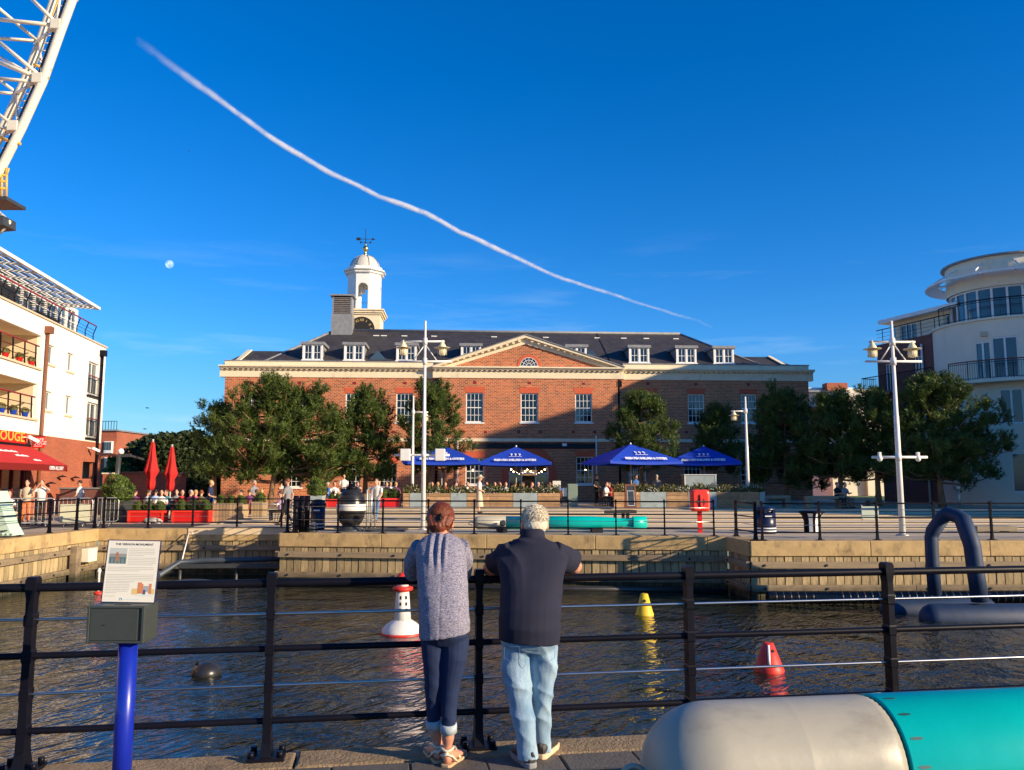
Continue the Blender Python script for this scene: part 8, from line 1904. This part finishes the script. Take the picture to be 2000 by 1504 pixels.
    for k in range(9):
        q0, q1 = -.6+k*.58, -.6+(k+1)*.58; r0 = .0045; r1 = .0095-.0004*k; d.poly([(cx_+r0*math.cos(q0),-.0027,cz_+r0*math.sin(q0)),(cx_+r1*math.cos(q0),-.0027,cz_+r1*math.sin(q0)),(cx_+r1*math.cos(q1),-.0027,cz_+r1*math.sin(q1)),(cx_+r0*math.cos(q1),-.0027,cz_+r0*math.sin(q1))])
    d.build('wave_emblem', pm['cyan'], t)
    d = MB(F_); x = cx_+.018
    while x < cx_+.095: w_ = rnd.uniform(.006,.016); d.poly([(x,-.0027,cz_-.002),(x+w_,-.0027,cz_-.002),(x+w_,-.0027,cz_+.002),(x,-.0027,cz_+.002)]); x += w_+.003
    d.build('emblem_text', pm['pale'], t)
sign()
def torpedo():
    ux = Vector((1,.15,0)).normalized(); r = .275; N0 = Vector((.545,3.60,.475)); vy = Vector((-ux.y,ux.x,0))
    t = thing('torpedo', 'near torpedo with a worn grey nose and teal body at the lower right', 'torpedo', (N0.x+1.5, N0.y+.2, 0))
    n = 56; ring = lambda l, rr: [N0 + ux*l + vy*rr*math.cos(a) + Vector((0,0,rr*math.sin(a))) for a in np.linspace(0,2*math.pi,n+1)[:-1]]
    dome = [ring(.30*(1-math.cos(a)), max(.012, r*math.sin(a)**.92)) for a in np.linspace(.03, math.pi/2, 16)]
    split = 1.04
    d = MB(); d.loft(dome + [ring(l, r*(1+ (.004 if k in (2,3) else 0))) for k, l in enumerate((.45,.6,.62,.625,.64,.8,split-.012))] + [ring(split-.006, r*.994)], cap=True); 
    me = d.mesh('nose')
    # small dents in the worn skin
    rs = np.random.RandomState(4); nv = len(me.vertices); P = np.empty(nv*3, np.float32); me.vertices.foreach_get('co', P)
    o = put('nose', me, t); me.materials.append(M['torp_grey']); sb = o.modifiers.new('s','SUBSURF'); sb.levels = 1; sb.render_levels = 1
    d = MB(); d.loft([ring(split, r*.996), ring(split+.004, r*1.004), ring(2.4, r*1.004), ring(6.2, r*1.004)]); d.build('body', M['torp_teal'], t)
    for k in range(16):
        a = R(10+22.5*k); p = N0 + ux*(split+.052) + (vy*math.cos(a)+Vector((0,0,math.sin(a))))*r*1.004; nn = (vy*math.cos(a)+Vector((0,0,math.sin(a)))); tt = ux.cross(nn)
        Fm = Matrix(((ux.x,tt.x,nn.x,p.x),(ux.y,tt.y,nn.y,p.y),(ux.z,tt.z,nn.z,p.z),(0,0,0,1))); d = MB(Fm); d.loft([[(.030*math.cos(q),.0065*math.sin(q),z) for q in np.linspace(0,2*math.pi,13)[:-1]] for z in (-.004,.0012)], smooth=False); d.build('screw_slot', M['teal_dark'], t)
    c = N0 - ux*.045; d = MB(); d.tube([c + ux*.040*math.cos(q)*1.1 + vy*0 + Vector((0,0,.034*math.sin(q))) for q in np.linspace(0,2*math.pi,21)], .0105, 10); d.tube([N0-ux*.012, N0+ux*.02], [.022,.03], 12); d.build('towing_eye', M['torp_grey'], t)
    for l in (.85, 3.2): d = MB(); p = N0 + ux*l; F2 = Matrix(((ux.x,vy.x,0,p.x),(ux.y,vy.y,0,p.y),(0,0,1,0),(0,0,0,1))); d = MB(F2); d.box(-.10,-.24,0,.10,.24,N0.z-r*.90); d.build('cradle', M['black_matt'], t, bevel=.01)
    d = MB(); 
    for (l, a) in ((.42, 3.6),(.43,3.63)): p = N0+ux*.30+(vy*math.cos(a)+Vector((0,0,math.sin(a))))*(r+.0005); 
    return t
torpedo()
# ================================================================ LATTICE BOOM, TOP LEFT
def boom():
    Ya, Yb = 19.0, 20.6
    t = thing('lattice_boom', 'cream tubular lattice boom with a caged ladder rising at the top left', 'crane boom', tuple(at(-150,900,19)))
    a = lambda px, py, Y=Ya: at(px, py, Y)
    A = [(172,-90),(141,0),(118,62),(84,158),(42,250),(0,333),(-40,400),(-90,480),(-150,560)]
    B_ = [(142,-90),(106,0),(76,90),(46,165),(20,220),(0,262),(-50,350),(-120,450)]
    d = MB(); d.tube([a(*p) for p in A], .105, 12); d.build('outer_chord', M['truss'], t)
    d = MB(); d.tube([a(*p, Yb) for p in B_], .11, 12); d.build('inner_chord', M['truss'], t)
    d = MB(); d.tube([a(p[0]-13,p[1],Ya+.2) for p in A], .03, 8); d.build('cable_tray', M['darkgrey'], t)
    d = MB(); d.tube([a(p[0]+7,p[1],Yb-.2) for p in B_], .025, 6); d.build('yellow_rail', M['truss_y'], t)
    # ladder
    L1 = [(118,0),(92,66),(60,150),(26,226),(-8,300)]; L2 = [(128,0),(103,66),(72,150),(38,228),(4,304)]
    d = MB(); 
    for Lr in (L1, L2): d.tube([a(*p, Ya+.5) for p in Lr], .022, 6)
    ld = d.build('ladder_stile', M['truss'], t)
    def interp(Pl, f): k = f*(len(Pl)-1); i = min(int(k), len(Pl)-2); g = k-i; return (Pl[i][0]*(1-g)+Pl[i+1][0]*g, Pl[i][1]*(1-g)+Pl[i+1][1]*g)
    for k in range(24): p, q = interp(L1, k/23), interp(L2, k/23); d = MB(); d.tube([a(*p,Ya+.5), a(*q,Ya+.5)], .013, 5); d.build('rung', M['truss'], ld)
    # bracing
    nodes = [(112,50),(83,152),(72,158),(30,246),(26,252)]
    br = [((60,-4),(112,47),0,0,.045),((-20,36),(112,50),0,0,.05),((-12,8),(76,82),0,1,.04),((-10,74),(68,80),1,1,.045),((0,83),(78,148),0,0,.045),((-10,118),(84,156),0,0,.055),((-10,105),(50,140),1,0,.04),((-15,152),(70,160),0,0,.045),((-10,150),(34,182),1,1,.04),((-10,180),(30,183),1,1,.045),((-10,218),(30,247),0,0,.04),((-15,246),(28,253),0,0,.04),((76,80),(82,143),1,0,.035),((34,184),(34,232),1,0,.035),((68,85),(110,50),1,0,.04),((30,183),(70,160),1,0,.04),((-5,270),(26,252),1,0,.04),((110,48),(118,-10),0,0,.03),((104,-90),(150,0),1,0,.04)]
    for (p, q, i, j, r) in br: d = MB(); d.tube([a(*p, Ya+1.6*i), a(*q, Ya+1.6*j)], r, 8); d.build('brace', M['truss'], t)
    for p in ((112,50),(76,155),(28,248)): d = MB(); c = a(*p); d.cbox(c, .26, .22, .26); d.build('node_plate', M['truss'], t, bevel=.02)
    for (p, q) in (((92,134),(100,137)),((90,150),(95,153)),((28,277),(40,281)),((2,268),(30,281)),((66,126),(78,130))): d = MB(); d.tube([a(*p), a(*q)], .035, 8); d.build('yellow_bracket', M['truss_y'], t)
    # cage at the foot and inspection platform
    d = MB(); 
    for Z in ((0,340),(0,352),(0,366)): d.tube([a(-25,Z[1]), a(14,Z[1]+3)], .030, 6)
    for px in (4, 13): d.tube([a(px,328), a(px-1,384)], .030, 6)
    d.tube([a(3,326),a(17,330),a(13,342)], .025, 6); d.build('yellow_cage', M['truss_y'], t)
    d = MB(); d.vprism([tuple(a(-40,380)[:2]), (a(13,380).x, Ya), (a(13,380).x, Ya+.8), (a(-40,380).x, Ya+.8)], a(10,383).z-.08, a(10,383).z); d.build('platform', M['darkgrey'], t)
    d = MB(); c0, c1 = a(-30,440), a(19,436); d.beam(c0, c1, .5, .22); d.build('counterweight_box', M['darkgrey'], t); d = MB(); d.tube([a(0,416),a(20,434)], .035, 6); d.tube([a(20,434),a(0,456)], .03, 6); d.tube([a(-20,400),a(0,416)], .035, 6); d.build('box_frame', M['truss'], t)
    d = MB(); d.tube([a(-90,480),a(-170,760),a(-200,1040)], .14, 10); d.tube([a(-120,450,Yb),a(-230,760,Yb),a(-260,1040,Yb)], .14, 10); d.build('lower_leg', M['truss'], t)
boom()
# ================================================================ SKY THINGS
def contrail():
    Yc = 1500.0; path = [(262,76,26,.03),(300,102,24,.08),(350,138,22,.20),(420,190,17,.55),(520,262,15,1.0),(640,335,14,1.15),(740,384,13,1.2),(830,414,14,1.3),(900,455,13,1.15),(1000,499,12,1.1),(1100,545,10,.95),(1200,577,9,.75),(1300,607,8,.35),(1365,628,8,.16),(1405,648,8,.04)]
    pts = [Vector(at(p[0], p[1], Yc)) for p in path]; rng = random.Random(4)
    m = bpy.data.materials.new('ice_cloud'); m.use_nodes = True; t = m.node_tree; t.nodes.clear(); pv = t.nodes.new('ShaderNodeVolumePrincipled'); o_ = t.nodes.new('ShaderNodeOutputMaterial')
    pv.inputs['Color'].default_value = (1,1,1,1); pv.inputs['Anisotropy'].default_value = 0
    g = t.nodes.new('ShaderNodeTexCoord'); sx_ = t.nodes.new('ShaderNodeSeparateXYZ'); mr_ = t.nodes.new('ShaderNodeMapRange'); cr_ = t.nodes.new('ShaderNodeValToRGB'); x0, x1 = pts[0].x, pts[-1].x
    mr_.inputs['From Min'].default_value = x0; mr_.inputs['From Max'].default_value = x1; t.links.new(g.outputs['Object'], sx_.inputs[0]); t.links.new(sx_.outputs['X'], mr_.inputs['Value']); t.links.new(mr_.outputs['Result'], cr_.inputs['Fac'])
    el = cr_.color_ramp.elements; el[0].position = 0; el[0].color = (.0,)*3+(1,); el[1].position = 1; el[1].color = (.0,)*3+(1,)
    for p_, v_ in ((.06,.06),(.16,.35),(.28,.8),(.45,1.0),(.62,.95),(.78,.70),(.90,.32)): e_ = el.new(p_); e_.color = (v_,)*3+(1,)
    nz_ = t.nodes.new('ShaderNodeTexNoise'); nz_.inputs['Scale'].default_value = .055; nz_.inputs['Detail'].default_value = 3; t.links.new(g.outputs['Object'], nz_.inputs['Vector'])
    n2 = t.nodes.new('ShaderNodeMapRange'); n2.inputs['From Min'].default_value = .36; n2.inputs['From Max'].default_value = .66; n2.inputs['To Min'].default_value = .45; n2.inputs['To Max'].default_value = 1.15; t.links.new(nz_.outputs['Fac'], n2.inputs['Value'])
    mu_ = t.nodes.new('ShaderNodeMath'); mu_.operation = 'MULTIPLY'; t.links.new(cr_.outputs['Color'], mu_.inputs[0]); t.links.new(n2.outputs['Result'], mu_.inputs[1]); m3 = t.nodes.new('ShaderNodeMath'); m3.operation = 'MULTIPLY'; m3.inputs[1].default_value = .085
    t.links.new(mu_.outputs[0], m3.inputs[0]); t.links.new(m3.outputs[0], pv.inputs['Density']); t.links.new(pv.outputs[0], o_.inputs['Volume'])
    g0 = bpy.data.objects.new('contrail', None); C.objects.link(g0); stuff(g0)
    # fine resampling, then short overlapping-free lengths so that each volume is stepped finely
    fine = []
    for i in range(len(pts)-1):
        for k in range(10): f = k/10; w_ = (path[i][2]*(1-f)+path[i+1][2]*f)/F*Yc*.5; q = pts[i].lerp(pts[i+1], f); fine.append((q, w_))
    fine.append((pts[-1], path[-1][2]/F*Yc*.5)); fine = [(q+Vector((0,0,1.1*math.sin(k*.25)+.5*math.sin(k*.7))), w_*(.80+.05*math.sin(k*.31)+.03*math.sin(k*.9))) for k, (q, w_) in enumerate(fine)]
    for f in (1.05, .75, .5, .28):
        d = MB(); d.tube([q for q, w_ in fine], [max(.3, w_*f) for q, w_ in fine], 12); d.build('vapour_layer', m, g0)
contrail()
def moon():
    Ym = 9000.0; c = at(331,516,Ym); r = 8.2/F*Ym
    m = bpy.data.materials.new('moon_through_sky'); m.use_nodes = True; t = m.node_tree; t.nodes.clear(); df = t.nodes.new('ShaderNodeBsdfDiffuse'); df.inputs['Color'].default_value = (.16,.165,.17,1); tr = t.nodes.new('ShaderNodeBsdfTransparent'); ad = t.nodes.new('ShaderNodeAddShader'); o_ = t.nodes.new('ShaderNodeOutputMaterial')
    nz_ = t.nodes.new('ShaderNodeTexNoise'); nz_.inputs['Scale'].default_value = .9/r; tc_ = t.nodes.new('ShaderNodeTexCoord'); rp_ = t.nodes.new('ShaderNodeValToRGB'); rp_.color_ramp.elements[0].color = (.09,.095,.10,1); rp_.color_ramp.elements[1].color = (.22,.22,.22,1); rp_.color_ramp.elements[0].position = .4; rp_.color_ramp.elements[1].position = .6
    t.links.new(tc_.outputs['Object'], nz_.inputs['Vector']); t.links.new(nz_.outputs['Fac'], rp_.inputs['Fac']); t.links.new(rp_.outputs['Color'], df.inputs['Color'])
    t.links.new(df.outputs[0], ad.inputs[0]); t.links.new(tr.outputs[0], ad.inputs[1]); t.links.new(ad.outputs[0], o_.inputs['Surface'])
    d = MB(); d.sphere((0,0,0), r, 32, 24); o = d.build('moon', m, None); o.location = c; tag(o, 'pale daytime gibbous moon above the left building', 'moon')
moon()
for (px, py, Y, s_, lb) in ((288,797,70,.45,'upper of the two small dark gulls flying right of the cream building'),(283,838,75,.45,'lower of the two small dark gulls flying right of the cream building'),(369,295,120,.4,'tiny gull high in the sky below the contrail')):
    c = at(px, py, Y); t = thing('gull', lb, 'bird', tuple(c)); d = MB(); d.loft([[(c.x+l*s_, c.y+.06*s_*k*math.cos(a), c.z+.06*s_*k*math.sin(a)) for a in np.linspace(0,2*math.pi,9)[:-1]] for l, k in ((-.4,.3),(-.2,1),(.1,1.3),(.3,.8),(.42,.2))]); d.build('body', M['darkgrey'], t)
    for sx in (-1,1): d = MB(); d.loft([[(c.x-.08*s_,c.y+sx*.05*s_,c.z+.03*s_),(c.x+.14*s_,c.y+sx*.05*s_,c.z+.03*s_),(c.x+.03*s_,c.y+sx*.05*s_,c.z+.06*s_)],[(c.x-.05*s_,c.y+sx*.5*s_,c.z+.12*s_),(c.x+.12*s_,c.y+sx*.5*s_,c.z+.12*s_),(c.x+.03*s_,c.y+sx*.5*s_,c.z+.14*s_)],[(c.x-.12*s_,c.y+sx*.9*s_,c.z+.04*s_),(c.x-.08*s_,c.y+sx*.9*s_,c.z+.04*s_),(c.x-.1*s_,c.y+sx*.9*s_,c.z+.05*s_)]], smooth=False); d.build('wing', M['darkgrey'], t)
